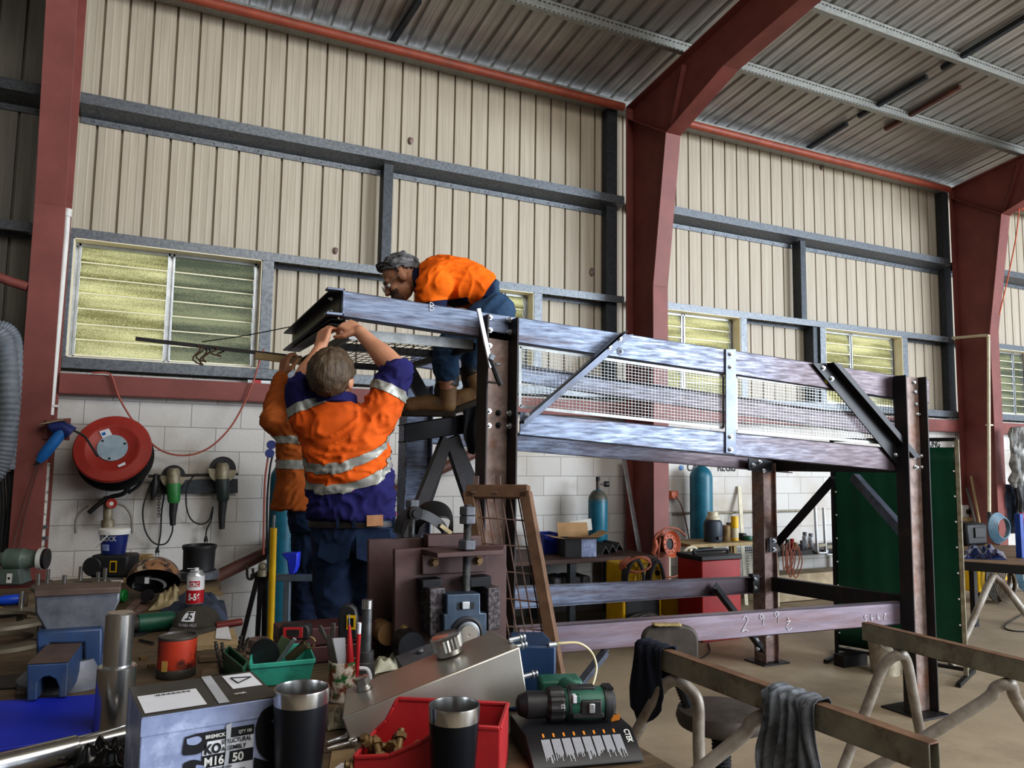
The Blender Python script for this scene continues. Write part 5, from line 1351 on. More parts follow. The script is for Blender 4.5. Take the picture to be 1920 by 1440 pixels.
b = MB(); b.bar(BL_, BR_, .05, .05, up=gn); b.build('bottom_rail', m_gate, pn, bevel=.003)
b = MB()
for i in range(1, 7): 
    u = i/7; b.tube([TL*(1-u)+TR*u, BL_*(1-u)+BR_*u], .0028, 6)
for j in range(1, 15):
    v = j/15; b.tube([TL*(1-v)+BL_*v, TR*(1-v)+BR_*v+V((0,0,-.012))], .0032, 6)
b.build('wires', m_rust, pn)
for px in ((893,892),(934,892)):
    q = PN(*px, TL, gn); b = MB(); b.bar(q, q-Z*.07, .022, .005, up=gn); b.bar(q-Z*.07, q-Z*.07+gn*.04, .02, .005); b.build('hook', m_rust, pn)

# ---- camouflaged helmet on the back of the left bench
hc = PZ(286, 1128, TB); hr = px2m(47, hc)
t = thing('welding_helmet', 'camouflage patterned welding helmet lying open side forward on the left bench', 'welding helmet', hc, 'welding helmets')
m_camo = mat('camo_shell', '#9a7456', '#4a3c34', rough=.4, scale=16, lo=.47, hi=.53, c3='#b9ae96', scale3=12, lo3=.56, hi3=.6)
cc = hc+Z*hr*.78; ax_ = (V((.1, .62, .78))).normalized()
M3 = rotto(ax_, up=Z); 
def dome(u, v, k=1):
    a = 2*PI*u; e = v*PI/2
    p = V((math.cos(a)*math.cos(e)*1.0, math.sin(a)*math.cos(e)*.92, math.sin(e)*1.0))*hr*k
    return cc+M3 @ p
b = MB(); b.grid(dome, 36, 12); b.mi = 1; b.grid(lambda u, v: dome(u, v, .96), 36, 12); b.build('shell', [m_camo, m_black], t, smooth=180)
b = MB(); pts = []
tocam = V((-CF.x, -CF.y, 0))
fc = cc+tocam*hr*.35
for i in range(25):
    a = PI*(i/24)*1.2-.3; p = fc+CR*math.cos(a)*hr*.62+Z*(math.sin(a)*hr*.28-.1*hr); pts.append(p)
for p, p2 in zip(pts, pts[1:]): b.bar(p, p2, .004, .022, up=tocam)
b.build('headband', m_alu, t)
b = MB(); b.box((0, 0, 0), (hr*.6, hr*.35, .03), frame(fc-CR*hr*.25+Z*hr*.12, CR, y=Z)); b.build('lens_cartridge', m_dkpl, t, bevel=.006)
b = MB(); b.box((0, 0, .017), (hr*.16, hr*.24, .002), frame(fc-CR*hr*.05+Z*hr*.12, CR, y=Z)); b.build('white_sticker', m_paper, t)
b = MB(); q = fc-Z*hr*.45+CR*hr*.0; b.cyl(q, q+tocam*.03, hr*.22, 20); b.build('ratchet_knob', m_dkpl, t)
p = PZ(214, 1130, TB+.0); b = MB(); b.cyl(p+Z*.03-CR*.04, p+Z*.03+CR*.05, .028, 18); tag(b.build('green_bottle', mat('green_plastic', '#1f7a3c', rough=.4), None, bevel=.004), 'green plastic container lying behind the camouflage helmet', 'bottle')
# black tub on grey ring on plywood
p = PZ(372, 1106, TB); r = px2m(37, p)
P = [PZ(*q_, TB+.05) for q_ in ((322,1112),(418,1112),(406,1099),(345,1097))]
b = MB(); b.hexa([v-Z*.012 for v in P]+P); tag(b.build('plywood_square', mat('plywood', '#a08b66', '#8a7656', rough=.7, scale=8), None), 'thin plywood board under the grey ring on the left bench', 'board')
b = MB(); b.box((p.x, p.y, TB+.018), (.2, .15, .036)); tag(b.build('timber_packer', m_wood, None), 'timber packer under the plywood at the back of the left bench', 'timber block')
zr_ = TB+.0505
lath_ = lath('steel_ring', m_cast, [(r*.8, 0), (r*1.0, 0), (r*1.02, .035), (r*.85, .04), (r*.8, 0)], (p.x, p.y+.06, zr_), cap=False); tag(lath_, 'heavy grey steel ring under the black tub', 'ring')
r2 = r*.84
o = lath('black_tub', m_dkpl, [(.001, .0), (r2*.9, 0), (r2*.93, .10), (r2, .11), (r2, .125), (r2*.9, .125), (r2*.86, .01), (.001, .008)], (p.x, p.y+.06, zr_+.0405)); tag(o, 'round black plastic tub behind the spray can', 'tub')
# jigsaw battery tool, small timber box, white pail
p = PZ(222, 1086, TB); 
bxm = frame(V((p.x-.02, p.y+.02, TB)), CR, z=Z)
b = MB(); w_ = px2m(100, p); b.box((0, .06, .05), (w_*.75, .2, .098), bxm); tag(b.build('grey_carton', mat('grey_carton', '#8f8f8c', '#7d7d7a', rough=.7, scale=6), None, bevel=.003), 'pale grey box under the black battery charger on the left bench', 'box')
q = PZ(205, 1083, TB+.099); w_ = px2m(72, q); hh = px2m(42, q)
t = thing('battery_charger', 'black and yellow battery charger under the white-lidded pail', 'charger', q)
M3 = frame(q, CR, z=Z); b = MB(); b.box((0, .05, hh/2), (w_*.98, .12, hh), M3); b.build('body', m_dkpl, t, bevel=.012)
b = MB(); b.cyl(M3 @ V((-w_*.42, -.02, hh*.5)), M3 @ V((-w_*.42, .10, hh*.5)), hh*.42, 20); b.build('round_end', m_dkpl, t, bevel=.004)
b = MB(); b.box((w_*.12, -.0115, hh*.5), (w_*.18, .002, hh*.5), M3); b.build('yellow_frame', m_yel, t); b = MB(); b.box((w_*.12, -.0130, hh*.5), (w_*.12, .002, hh*.38), M3); b.build('black_badge', m_black, t)
q2 = V((q.x+CR.x*.01, q.y+.05, q.z+hh+.001)); q2 = q2; r = px2m(25, q2)*1.0; hp_ = px2m(45, q2)
t = thing('pail', 'small blue plastic pail with white lid and handle on the left bench', 'pail', q2)
lath('tub', mat('deep_blue_label', '#1d2f78', '#16235c', rough=.4, scale=9), [(r*.82, 0), (r*.98, hp_*.82)], q2, t); lath('lid', m_white, [(r*1.0, hp_*.78), (r*1.08, hp_*.80), (r*1.1, hp_), (r*1.0, hp_*1.03), (.001, hp_*1.03)], q2, t)
b = MB(); b.bar(q2-CR*r*1.0+Z*hp_*.3-V((0,.02,0))+tocam*r*.7, q2+CR*r*.25+Z*hp_*.9+tocam*r*1.05, .005, .012, up=tocam); b.build('handle', m_white, t)
wraptext('BLOCK', .030, q2, r*.97, hp_*.56, m_alu, t, .75); 
b = MB(); b.grid(lambda u, v: V((q2.x+r*(.90+.08*v)*math.cos(math.atan2(tocam.y, tocam.x)-.45+.6*u), q2.y+r*(.90+.08*v)*math.sin(math.atan2(tocam.y, tocam.x)-.45+.6*u), q2.z+hp_*(.16+.26*v))), 6, 2); b.build('white_print', mat('print_white_blue', '#b8c4e0', '#5a74b8', rough=.5, scale=30), t)
q = PZ(250, 1092, TB+.0); M3 = frame(q, CR, z=Z); w_ = px2m(34, q)
t = thing('timber_box', 'small open timber framed box with blue cloth inside, beside the charger', 'box', q); b = MB(); hh = px2m(48, q)
b.box((0, .05, hh*.92), (w_, .12, hh*.16), M3); b.box((-w_*.47, .05, hh*.5), (.008, .12, hh), M3); b.box((w_*.47, .05, hh*.5), (.008, .12, hh), M3); b.build('frame', mat('pine', '#b49a6e', '#96804f', rough=.65, scale=9), t)
b = MB(); b.box((0, .055, hh*.42), (w_*.88, .10, hh*.8), M3); b.build('blue_filling', mat('slate_blue', '#4d6078', '#3d4e63', rough=.7, scale=9), t)
# bench grinder on red stand
g = PD(42, 1048, 4.9); s_ = lambda w: w*4.9/FPX
t = thing('bench_grinder', 'grey-green bench grinder with white wheel on a maroon stand by the left column', 'bench grinder', (g.x, g.y, 0))
gx = V((.96, -.28, 0)).normalized()
b = MB(); b.tube([g-gx*s_(60), g-gx*s_(30), g-gx*s_(27), g+gx*s_(2), g+gx*s_(4), g+gx*s_(20), g+gx*s_(24)], [s_(6), s_(14), s_(20), s_(20), s_(18), s_(16), s_(9)], 24); b.build('motor', mat('grinder_green', '#6b7a72', '#57645d', rough=.45, scale=9), t)
b = MB(); b.cyl(g+gx*s_(29), g+gx*s_(37), s_(20), 28); b.build('white_wheel', m_white, t); b = MB(); b.cyl(g+gx*s_(37.5), g+gx*s_(43), s_(19), 28); b.build('wheel_guard', m_dark, t)
b = MB(); b.cyl(g+gx*s_(24), g+gx*s_(29), s_(4), 12); b.build('spindle', m_bolt, t)
zf = PD(42, 1092, 4.9).z; M3 = frame(V((g.x, g.y, 0)), gx, z=Z)
b = MB(); b.prism([(-s_(32), zf), (s_(10), zf), (s_(4), g.z-s_(16)), (-s_(26), g.z-s_(16))], .16, M3 @ Matrix(((1,0,0,0),(0,0,1,-.08),(0,1,0,0),(0,0,0,1)))); b.build('foot', mat('grinder_foot', '#5d6a64', '#4c5752', rough=.5, scale=9), t, bevel=.004)
b = MB(); b.box((-s_(10), -.082, zf+s_(12)), (s_(9), .003, s_(17)), M3); b.build('switch_plate', m_white, t); b = MB(); b.box((-s_(10), -.084, zf+s_(12)), (s_(3), .004, s_(4)), M3); b.build('switch', m_black, t)
m_mar = mat('maroon_paint', '#5c1f22', '#4b1a1d', rough=.5, scale=6)
b = MB(); b.box((-s_(8), .0, zf-.012), (s_(100), .24, .022), M3); b.box((-s_(8), .05, zf/2-.012), (s_(86), .05, zf-.02), M3); b.build('stand', m_mar, t, bevel=.003)
# ---- small clutter filling the bench
def flatpoly(name, label, cat, px, z0, t, m, bevel=0, group=None):
    P = [PZ(*k, z0+t) for k in px]; n = len(P); b = MB(); b.add(P+[v-Z*t for v in P], [list(range(n)), list(range(2*n-1, n-1, -1))]+[(k, n+k, n+(k+1) % n, (k+1) % n) for k in range(n)])
    return tag(b.build(name, m, None, bevel=bevel), label, cat, group)
heap('plastic_bag', 'crumpled black plastic bag at the bottom edge left of the bolt carton', 'bag', [(120,1446),(238,1442),(240,1402),(165,1412)], TB, .03, mat('black_plastic_film', '#17181b', '#0f1012', rough=.22, scale=9), .014, 17, fq_=5)
flatpoly('timber_plank', 'short thick grey timber plank behind the red tin', 'timber', [(372,1232),(462,1226),(460,1214),(380,1218)], TB, .02, m_wood, .003)
flatpoly('timber_offcut', 'small dark timber offcut between the tin and the green tray', 'timber', [(376,1266),(412,1262),(410,1248),(380,1252)], TB, .03, m_wood, .003)
m_kr = mat('brown_card', '#8f7a5c', '#786548', rough=.7, scale=9)
flatpoly('cardboard_piece', 'brown cardboard scrap between the tall tumbler and the red bin', 'cardboard', [(617,1442),(672,1440),(664,1404),(622,1408)], TB, .004, m_kr)
flatpoly('paper_sheet', 'white paper sheet peeking in at the bottom between tumbler and bin', 'paper', [(612,1452),(695,1452),(686,1434),(640,1430)], TB+.006, .001, m_paper)
for i, (a, c) in enumerate((((612,1392),(650,1380)), ((612,1404),(656,1392)))):
    p0, p1 = PZ(*a, TB+.012), PZ(*c, TB+.012); d = (p1-p0).normalized(); b = MB(); b.bar(p0, p1, .009, .006); b.lathe([(.011, -.004), (.011, .005), (.006, .005), (.006, -.004)], Matrix.Translation(p1+d*.008), 14, cap=False)
    tag(b.build('ring_spanner', m_ss, None, bevel=.001), ['chrome ring spanner right of the tall tumbler, the upper one', 'chrome ring spanner right of the tall tumbler, the lower one'][i], 'spanner', 'ring spanners by the tall tumbler')
heap('cleaning_rag', 'pale dirty rag on the bench behind the stainless guard', 'rag', [(700,1266),(748,1256),(744,1240),(704,1246)], TB, .03, mat('pale_rag', '#b8b5a2', '#8c8977', rough=.95, scale=14), .012, 31, fq_=4)
heap('cleaning_rag', 'crumpled oily rag on the bench under the stainless guard edge', 'rag', [(614,1372),(652,1366),(646,1336),(616,1342)], TB, .02, mat('oily_rag', '#8c8672', '#6a6454', rough=.95, scale=14), .012, 33)
p = PZ(548, 1186, TB+.1485); 
flatpoly('sheet_tray', 'low steel sheet lying at the left edge of the bench under the ring', 'steel sheet', [(-20,1292),(64,1286),(60,1262),(-20,1268)], TB, .004, m_dark)
p = PZ(300, 1100, TB)
# loose nuts and washers on the timber
rnd = random.Random(2)
for i, (x, y) in enumerate(((268,1236),(284,1250),(380,1282),(398,1240),(246,1256))):
    p = PZ(x, y, TB); mt = Matrix.Translation(p); b = MB(); b.lathe([(.006, 0), (.012, 0), (.012, .009), (.006, .009), (.006, 0)], mt, 6, cap=False)
    tag(b.build('hex_nut', m_brass, None, smooth=0), ['loose nut on bare timber, upper left of the red tin', 'loose nut on bare timber, nearest the red tin\'s left side', 'loose nut right of the red tin\'s base by the carton', 'loose nut behind the timber offcut right of the tin', 'loose nut nearest the upright stainless shaft'][i], 'nut', 'loose nuts around the red tin')
# ================================================================ things on and by the back wall
m_reelr = mat('reel_red', '#a83a30', '#96332a', rough=.45, scale=5, c3='#7d2f28', scale3=3, lo3=.6, hi3=.85)
m_hub = mat('hub_plate', '#a9bac4', '#8fa3b0', rough=.5, scale=12)
m_rhose = mat('red_hose', '#a85a4a', '#964e40', rough=.5, scale=9)
m_hggrn = mat('tool_green', '#3c8a49', '#2f6f3b', rough=.45, scale=12)
m_alloy = mat('dirty_alloy', '#a59d88', '#7a7260', rough=.5, metal=.3, scale=18)
m_duct = mat('grey_duct', '#7f858d', '#6b7178', rough=.55, scale=14)
m_ltblue = mat('tool_blue', '#1f6fb4', '#195c98', rough=.4, scale=9)
m_dkblue = mat('tool_dark_blue', '#2b3a7a', '#232f66', rough=.45, scale=9)
m_brpipe = mat('brown_pipe', '#6e4a42', '#563730', rough=.5, scale=4, c3='#8a5a4a', scale3=3)
m_tealc = mat('cylinder_teal', '#1d6a80', '#185a6e', rough=.4, scale=7, c3='#3a4a4c', scale3=9, lo3=.6, hi3=.72)
m_orange = mat('orange_plastic', '#b8603f', '#a05036', rough=.45, scale=9)
m_kraft = mat('kraft_card', '#b8966c', '#a5845c', rough=.7, scale=6)
m_bcrate = mat('blue_crate', '#2536a0', '#1e2d88', rough=.45, scale=6)
m_redcab = mat('cabinet_red', '#a01c1e', '#8c181a', rough=.4, scale=5)
m_creamp = mat('cream_tube', '#d3ccb4', '#bdb59b', rough=.5, scale=9)
m_screen = mat('green_screen', '#0c4a34', '#0a3f2d', rough=.35, scale=3)
m_osb = mat('timber_shelf', '#a5906a', '#8c7854', rough=.7, scale=8)

# ---- hose reel
WY = D
rn = V((-.12, -.92, .37)).normalized()
rc = PY(211, 840, 6.72); rR = px2m(67, rc)
hr_ = thing('hose_reel', 'big round red hose reel with pale hub plate on the block wall', 'hose reel', rc)
mm = rotto(rn); mm.translation = rc
b = MB(); b.lathe([(.001, -.004), (rR*.62, -.004), (rR*.66, .006), (rR*.72, .004), (rR*.97, .0), (rR, -.012), (rR, -.03), (rR*.95, -.03), (rR*.6, -.02), (.001, -.02)], mm, 56, cap=False); b.build('front_disc', m_reelr, hr_, smooth=50)
b = MB(); b.lathe([(rR*.39, -.002), (rR*.39, .006), (.001, .006)], mm, 36); b.build('hub_plate', m_hub, hr_)
for a in (.4, 2.5, 4.6): b = MB(); q = mm @ V((rR*.33*math.cos(a), rR*.33*math.sin(a), .006)); b.cyl(q, q+rn*.006, .008, 10); b.build('screw', m_black, hr_)
b = MB(); b.lathe([(rR*.8, -.20), (rR*.8, -.03)], mm, 40, cap=False); b.build('hose_drum', m_rubber, hr_)
b = MB(); b.lathe([(.001, -.215), (rR*1.0, -.215), (rR*1.01, -.19), (.001, -.19)], mm, 48); b.build('rear_disc', m_black, hr_)
def onreel(x, y, e=.004): return PN(x, y, mm @ V((0, 0, e)), rn)
for pts, nm, m_ in (([(186,809),(204,803),(211,816),(193,823)], 'white_sticker', m_paper), ([(220,873),(234,866),(236,871),(223,876)], 'white_sticker', m_paper)):
    b = MB(); b.add([onreel(*q, .0045) for q in pts], [(0,1,2,3)]); b.build(nm, m_, hr_, smooth=0)
b = MB(); b.add([onreel(*q, .005) for q in ((190,812),(197,810),(199,815),(192,817))], [(0,1,2,3)]); b.build('sticker_print', m_ltblue, hr_, smooth=0)
b = MB(); q = rc-rn*.2; b.tube([q, V((q.x, WY-.01, q.z-.02))], .05, 14); b.build('wall_bracket', m_dark, hr_)
b = MB(); b.tube(spline([PY(246,905,6.85), PY(232,925,6.85), PY(208,932,6.87), PY(186,945,6.87), PY(166,962,6.87)], 6), .018, 10); b.tube(spline([PY(276,870,6.85), PY(264,905,6.85), PY(240,925,6.85)], 6), .013, 8); b.build('swing_arm', m_black, hr_)
# tap with red wheel
p = PY(204, 975, 6.93)
t = thing('water_tap', 'wall tap with small red handwheel below the hose reel', 'tap', p)
b = MB(); b.cyl(PY(203,930,6.93), PY(202,980,6.93), .035, 14); b.cyl(PY(202,975,6.93), PY(202,992,6.93), .048, 14); b.tube([PY(203,940,6.93), V((PY(203,940,6.93).x, WY-.005, PY(203,940,6.93).z))], .03, 10); b.build('valve_body', m_alloy, t)
q = PY(209, 944, 6.86); b = MB(); b.lathe([(.012, 0), (.036, 0), (.042, .012), (.036, .022), (.012, .018)], Matrix.Translation(q) @ rotto(nf), 20, cap=False); b.build('handwheel', m_reelr, t)
b = MB(); b.cyl(q, q+nf*.02, .016, 14); b.build('wheel_cap', m_white, t)
m_cl = mat('grey_hose', '#8d8a84', '#77746e', rough=.5, scale=9)
cable('hose', 'short grey hose curving left from below the hose reel', [PY(*k, 6.93) for k in ((166,948),(152,958),(143,975),(142,1000))], .010, m_cl, 'hose')
cable('hose', 'short clear hose curving right and down from the red-wheel tap', [PY(*k, 6.93) for k in ((221,944),(236,952),(246,970),(248,1000))], .009, m_cl, 'hose')
# red air hose sagging along the wall
cable('air_hose', 'long red air hose sagging from the red beam over the wall past the reel', [PY(*k, 6.9) for k in ((172,699),(200,699),(210,707),(222,742),(240,775),(262,805),(285,832),(310,848),(343,854),(375,848),(405,830),(435,797),(460,752),(476,712),(486,680),(495,655))], .0075, m_rhose, 'hose', 10)
# blue hot air tool on the left column
q0 = PY(112, 800, 6.38)
t = thing('hot_air_tool', 'blue handheld hot air tool hung nose up on the left column bracket', 'hot air tool', q0)
def pc(x, y, d=0): return PY(x, y, 6.36+d)
b = MB(); b.tube([pc(72,866), pc(78,858), pc(86,848), pc(112,815), pc(118,806)], [.02, .034, .040, .040, .034], 18); b.build('grip', m_ltblue, t)
b = MB(); b.tube([pc(92,797), pc(98,802), pc(118,800), pc(134,812)], [.02, .036, .042, .05], 16); b.build('housing', m_dkblue, t)
b = MB(); b.tube([pc(64,873), pc(72,866)], [.008, .016], 10); b.build('cable_boot', m_rubber, t)
b = MB(); b.bar(pc(75,796,.03), pc(120,787,.03), .09, .008); b.build('hook_plate', m_alloy, t)
b = MB(); P = [PY(*k, 6.45) for k in ((88,786),(133,784),(130,826),(80,822))]; slab(b, P, nb, .012); tag(b.build('bracket_plate', m_red, None), 'red-brown steel plate bracket on the left column behind the blue tool', 'bracket')
cable('power_cable', 'black cord looping from the blue tool across to the red reel', [PY(*k, 6.34) for k in ((120,790),(137,806),(158,818),(172,838),(183,856))], .008, m_rubber, 'cord')
for i, (xa, xb) in enumerate((((68,872),(22,1035)), ((72,874),(34,1035)))):
    cable('power_cable', ['grey-brown cord running down the left column face, outer one', 'grey-brown cord running down the left column face, inner one'][i], [PY(xa[0], xa[1], 6.35), PY((xa[0]+xb[0])/2-2, 950, 6.44), PY(*xb, 6.45)], .005, mat('dull_cord_%d' % i, '#6a4a42', rough=.7), 'cord')
# white conduit pipes by the left window
t = thing('conduit_pipe', 'white plastic pipe running down beside the left column and window', 'pipe', PY(95, 775, 6.85))
b = MB(); b.tube([PY(127,396,6.9), PY(124,440,6.9), PY(95,778,6.9)], .022, 12); b.build('pipe', m_white, t)
b = MB(); b.cyl(PY(128,392,6.9), PY(126,406,6.9), .03, 12); b.build('socket', m_white, t); b = MB(); q = PY(97,761,6.9); b.box(q, (.09, .05, .018)); b.build('saddle_clip', m_white, t)
t = thing('conduit_pipe', 'scuffed white pipe low on the left column, held by two clips', 'pipe', PY(78, 1030, 6.85))
b = MB(); b.tube([PY(88,868,6.9), PY(80,975,6.9), PY(74,1060,6.9)], .024, 12); b.build('pipe', mat('scuffed_white', '#cfcdc6', '#8a8578', rough=.6, scale=22, lo=.52, hi=.62), t)
for y in (988, 1009): b = MB(); b.box(PY(76, y, 6.88), (.09, .07, .022)); b.build('pipe_clip', m_galv, t)
# grinder rack, chain and grinders
GY = 6.93
t = thing('tool_rack', 'grey steel rail on the wall that the grinders hang from', 'rail', PY(365, 912, 7.0))
b = MB(); slab(b, quad([(284,902),(446,898),(446,924),(284,927)], 7.0), nb, .03); b.build('rail', m_galvd, t, bevel=.002); b = MB(); b.tube([PY(278,893,6.95), PY(446,889,6.95)], .012, 10); b.build('hanging_bar', m_dark, t)
def grinder(label, cx, dy, r, hd, bd, tl, mbody, dx=0):
    s = zc(PY(cx, 900, GY))/FPX
    t = thing('hanging_grinder', label, 'angle grinder', PY(cx, tl[1], GY))
    q = PY(cx+dx, dy, GY-.0); b = MB(); b.cyl(q, q+nf*.006, r*s, 32); b.build('disc', m_dkpl, t)
    b = MB(); k = [(math.cos(a)*r*1.05*s, math.sin(a)*r*1.05*s) for a in [PI*i/14+PI*.98 for i in range(15)]]; b.prism(k, .03, frame(q+nf*.004, X, y=Z)); b.build('guard', m_alloy, t)
    b = MB(); b.tube([PY(cx,hd[0],GY-.03), PY(cx,hd[0]+6,GY-.03), PY(cx,hd[1],GY-.03)], [8*s, 12*s, 12.5*s], 16); b.build('gear_head', m_alloy, t)
    b = MB(); b.tube([PY(cx,bd[0],GY-.03), PY(cx,bd[0]+3,GY-.03), PY(cx+1,bd[1]-4,GY-.03), PY(cx+1,bd[1],GY-.03)], [11.5*s, 13*s, 11*s, 9*s], 18); b.build('motor_body', mbody, t)
    b = MB(); b.tube([PY(cx+1,tl[0],GY-.03), PY(cx-1,(tl[0]+tl[1])/2,GY-.03), PY(cx-1,tl[1],GY-.03)], [8*s, 6.5*s, 5*s], 14); b.build('handle', m_dkpl, t)
    return t
grinder('green bodied angle grinder hanging on the wall rail', 325, 893, 21, (878,906), (905,943), (942,985), m_hggrn)
grinder('black bodied angle grinder with large disc hanging at the right of the rail', 417, 880, 24, (868,898), (897,940), (940,992), mat('dark_green_body', '#2a3533', '#222b2a', rough=.5, scale=9))
b = MB(); 
for k in range(14):
    q = PY(298, 896+k*5.4, 6.94); e = X if k % 2 else Y
    b.tube([q+e*.009*math.cos(a)+Z*.017*math.sin(a) for a in [2*PI*j/10 for j in range(10)]], .003, 5, closed=True)
tag(b.build('chain', m_grime, None), 'steel chain hanging from the rail beside the green grinder', 'chain', kind=None)
cable('power_cable', 'black cord of the green grinder looping to a plug below the rail', [PY(*k, 6.95) for k in ((324,985),(322,1000),(312,1018),(296,1021),(282,1012),(271,990),(268,955),(276,925),(283,905))], .006, m_rubber, 'cord')
pcord2 = cable('power_cable', 'black cord looping below the rail between the two grinders', [PY(*k, 6.95) for k in ((372,888),(360,896),(351,915),(349,945),(357,972),(375,983),(392,975),(399,950),(396,975),(388,992),(386,1005))], .006, m_rubber, 'cord')
pcord = cable('power_cable', 'black cord with a plug hanging straight down left of the green grinder', [PY(*k, 6.96) for k in ((302,890),(308,920),(303,960),(301,1000),(296,1030))], .006, m_rubber, 'cord')
for px, par in (((295,1034), pcord), ((386,1013), pcord2)):
    q = PY(*px, 6.95); b = MB(); b.tube([q+Z*.035, q, q-Z*.01], [.008, .018, .016], 10); b.bar(q-Z*.01-X*.008, q-Z*.035-X*.012, .004, .006); b.bar(q-Z*.01+X*.008, q-Z*.035+X*.012, .004, .006); b.build('plug', m_rubber, par)
t = thing('hanging_tool', 'dark slim tool hanging on the rail left of the chain', 'tool', PY(288, 935, 6.94)); b = MB(); b.tube([PY(293,888,6.94), PY(291,905,6.94), PY(288,925,6.94), PY(285,938,6.94)], [.012, .03, .028, .01], 12); b.build('body', m_dkpl, t)
# long brown pipe leaning across the wall
a, c = PY(392, 1088, 6.85), PY(968, 812, 6.95)
b = MB(); b.tube([a-(c-a)*.0, c], .052, 20); tag(b.build('steel_pipe', m_brpipe, None), 'long brown steel pipe leaning diagonally across the block wall behind the workers', 'pipe')
# flexible ducts and hoses at the far left
def duct(label, pts, r):
    p = spline(pts, 14); L = 0; path = [p[0]]
    for a, c in zip(p, p[1:]): 
        n = max(1, int((c-a).length/.014)); path += [a+(c-a)*(k+1)/n for k in range(n)]
    b = MB(); b.tube(path, [r*(1 if i % 2 else .89) for i in range(len(path))], 18); return tag(b.build('flexible_duct', m_duct, None, smooth=20), label, 'duct', 'grey flexible ducts')
duct('fat grey ribbed duct hanging nearest, at the left edge', [PY(*k, 6.25) for k in ((-50,720),(-30,640),(0,630),(14,680),(17,760),(10,830),(-5,880),(-30,900))], .066)
duct('thinner grey ribbed duct arching behind the fat duct beside the left column', [PY(*k, 6.5) for k in ((-60,650),(-20,616),(15,618),(32,655),(30,740),(24,810),(18,880))], .048)
for i, k in enumerate((((2,880),(6,950),(0,1040)), ((16,885),(18,950),(8,1040)), ((26,870),(22,950),(16,1040)))):
    cable('cable', ['black cable hanging below the ducts, leftmost', 'black cable hanging below the ducts, middle', 'black cable hanging below the ducts beside the column'][i], [PY(*q, 6.55) for q in k], .018, m_rubber)
b = MB(); b.tube([PY(-40,505,6.5), PY(20,528,6.5), PY(52,538,6.5)], .035, 12); tag(b.build('brace_pipe', m_red, None), 'short red-brown brace pipe left of the left column', 'pipe')
# steel flat, timber and wire in front of the window
RY = 4.62
t = thing('steel_flat', 'long dark steel flat with wire ties crossing in front of the left window', 'steel flat', PY(400, 650, RY))
a, c = PY(254, 635, RY), PY(566, 671, RY); b = MB(); b.bar(a, c, .008, .022); b.build('flat', m_dark, t)
m_wr = mat('rusty_wire', '#5a463a', rough=.7)
for x, y, r_, e in ((375,662,.055,2.2), (408,656,.024,1.1), (381,660,.045,2.0)):
    q = PY(x, y, RY); b = MB(); b.tube([q+V((.018*math.sin(a_*3)+.022*math.cos(a_), .016*math.cos(a_), r_*math.sin(a_)-.01)) for a_ in [2*PI*k/20 for k in range(20)]], .005, 6, closed=True); b.build('wire_tie', m_wr, t)
b = MB(); b.bar(PY(478,667,RY-.02), PY(566,678,RY-.02), .03, .038); tag(b.build('timber_strip', m_osb, None), 'short timber strip held at the platform end below the steel flat', 'timber')
cable('wire', 'thin dark wire running from the steel flat up to the platform end', [PY(*k, RY) for k in ((378,641),(460,629),(548,612))], .003, m_black, 'wire')

# ---- gas cylinder behind the workers, regulators
def cylinder(label, px, ytop, r, yy, z0=0, m=m_tealc, neck=True, shoulder='#3b3f40'):
    p = PY(px, 950, yy); zt = PY(px, ytop, yy).z
    t = thing('gas_cylinder', label, 'gas cylinder', (p.x, yy, z0))
    h = zt-z0
    lath('body', m, [(r*.93, 0), (r, .02), (r, h-r*1.1), (r*.94, h-r*.75), (r*.74, h-r*.38), (r*.42, h-r*.12), (r*.28, h)], (p.x, yy, z0), t, smooth=60)
    return t, V((p.x, yy, zt))
t, tp = cylinder('tall teal gas cylinder with gauges standing behind the left worker', 531, 868, .112, 6.62)
b = MB(); b.cyl(tp, tp+Z*.07, .03, 14); b.tube([tp+Z*.05, tp+Z*.06-X*.07], .014, 10); b.build('valve', m_brass, t)
for x, y in ((508,834),(505,850)):
    q = PY(x, y, 6.56); b = MB(); b.cyl(q, q+nf*.03, .036, 20); b.build('gauge', m_dkblue, t)
cable('gas_hose', 'red gas hose hanging left of the teal cylinder with gauges', [PY(*k, 6.6) for k in ((503,855),(497,900),(495,960),(494,1040))], .008, m_rhose, 'hose')
cable('gas_hose', 'black gas hose hanging left of the teal cylinder with gauges', [PY(*k, 6.6) for k in ((512,850),(506,880),(501,940),(500,1040))], .008, m_rubber, 'hose')
# steel stand with yellow tube and hanging straps
S0 = PD(545, 1083, 3.6)
t = thing('steel_stand', 'grey steel bench stand behind the teal tray, yellow tube beside it', 'stand', (S0.x, S0.y, .237))
m_stand = mat('stand_grey', '#6f7b88', '#5d6874', rough=.45, metal=.3, scale=8)
M3 = frame(V((S0.x, S0.y, 0)), CR, z=Z)
b = MB(); b.box((0, 0, S0.z/2+.119), (.03, .03, S0.z-.237), M3); b.build('leg', m_stand, t, bevel=.002); b = MB(); b.box((.16, .0, S0.z/2+.119), (.03, .03, S0.z-.237), M3); b.build('leg', m_stand, t)
b = MB(); b.box((.07, 0, S0.z), (.24, .035, .03), M3); b.build('top_rail', m_stand, t, bevel=.002)
b = MB(); ya, yb = PD(513,990,3.5), PD(506,1235,3.5); yb = ya+(yb-ya)*((ya.z-.24)/(ya.z-yb.z)); b.tube([ya, yb], .0155, 16); yt = tag(b.build('yellow_tube', m_yel, None), 'bright yellow round tube standing upright behind the teal tray', 'tube')
b = MB(); b.cyl(PD(514.5,966,3.5), PD(513,990,3.5), .006, 10); o_ = b.build('rod_end', m_bolt, yt)
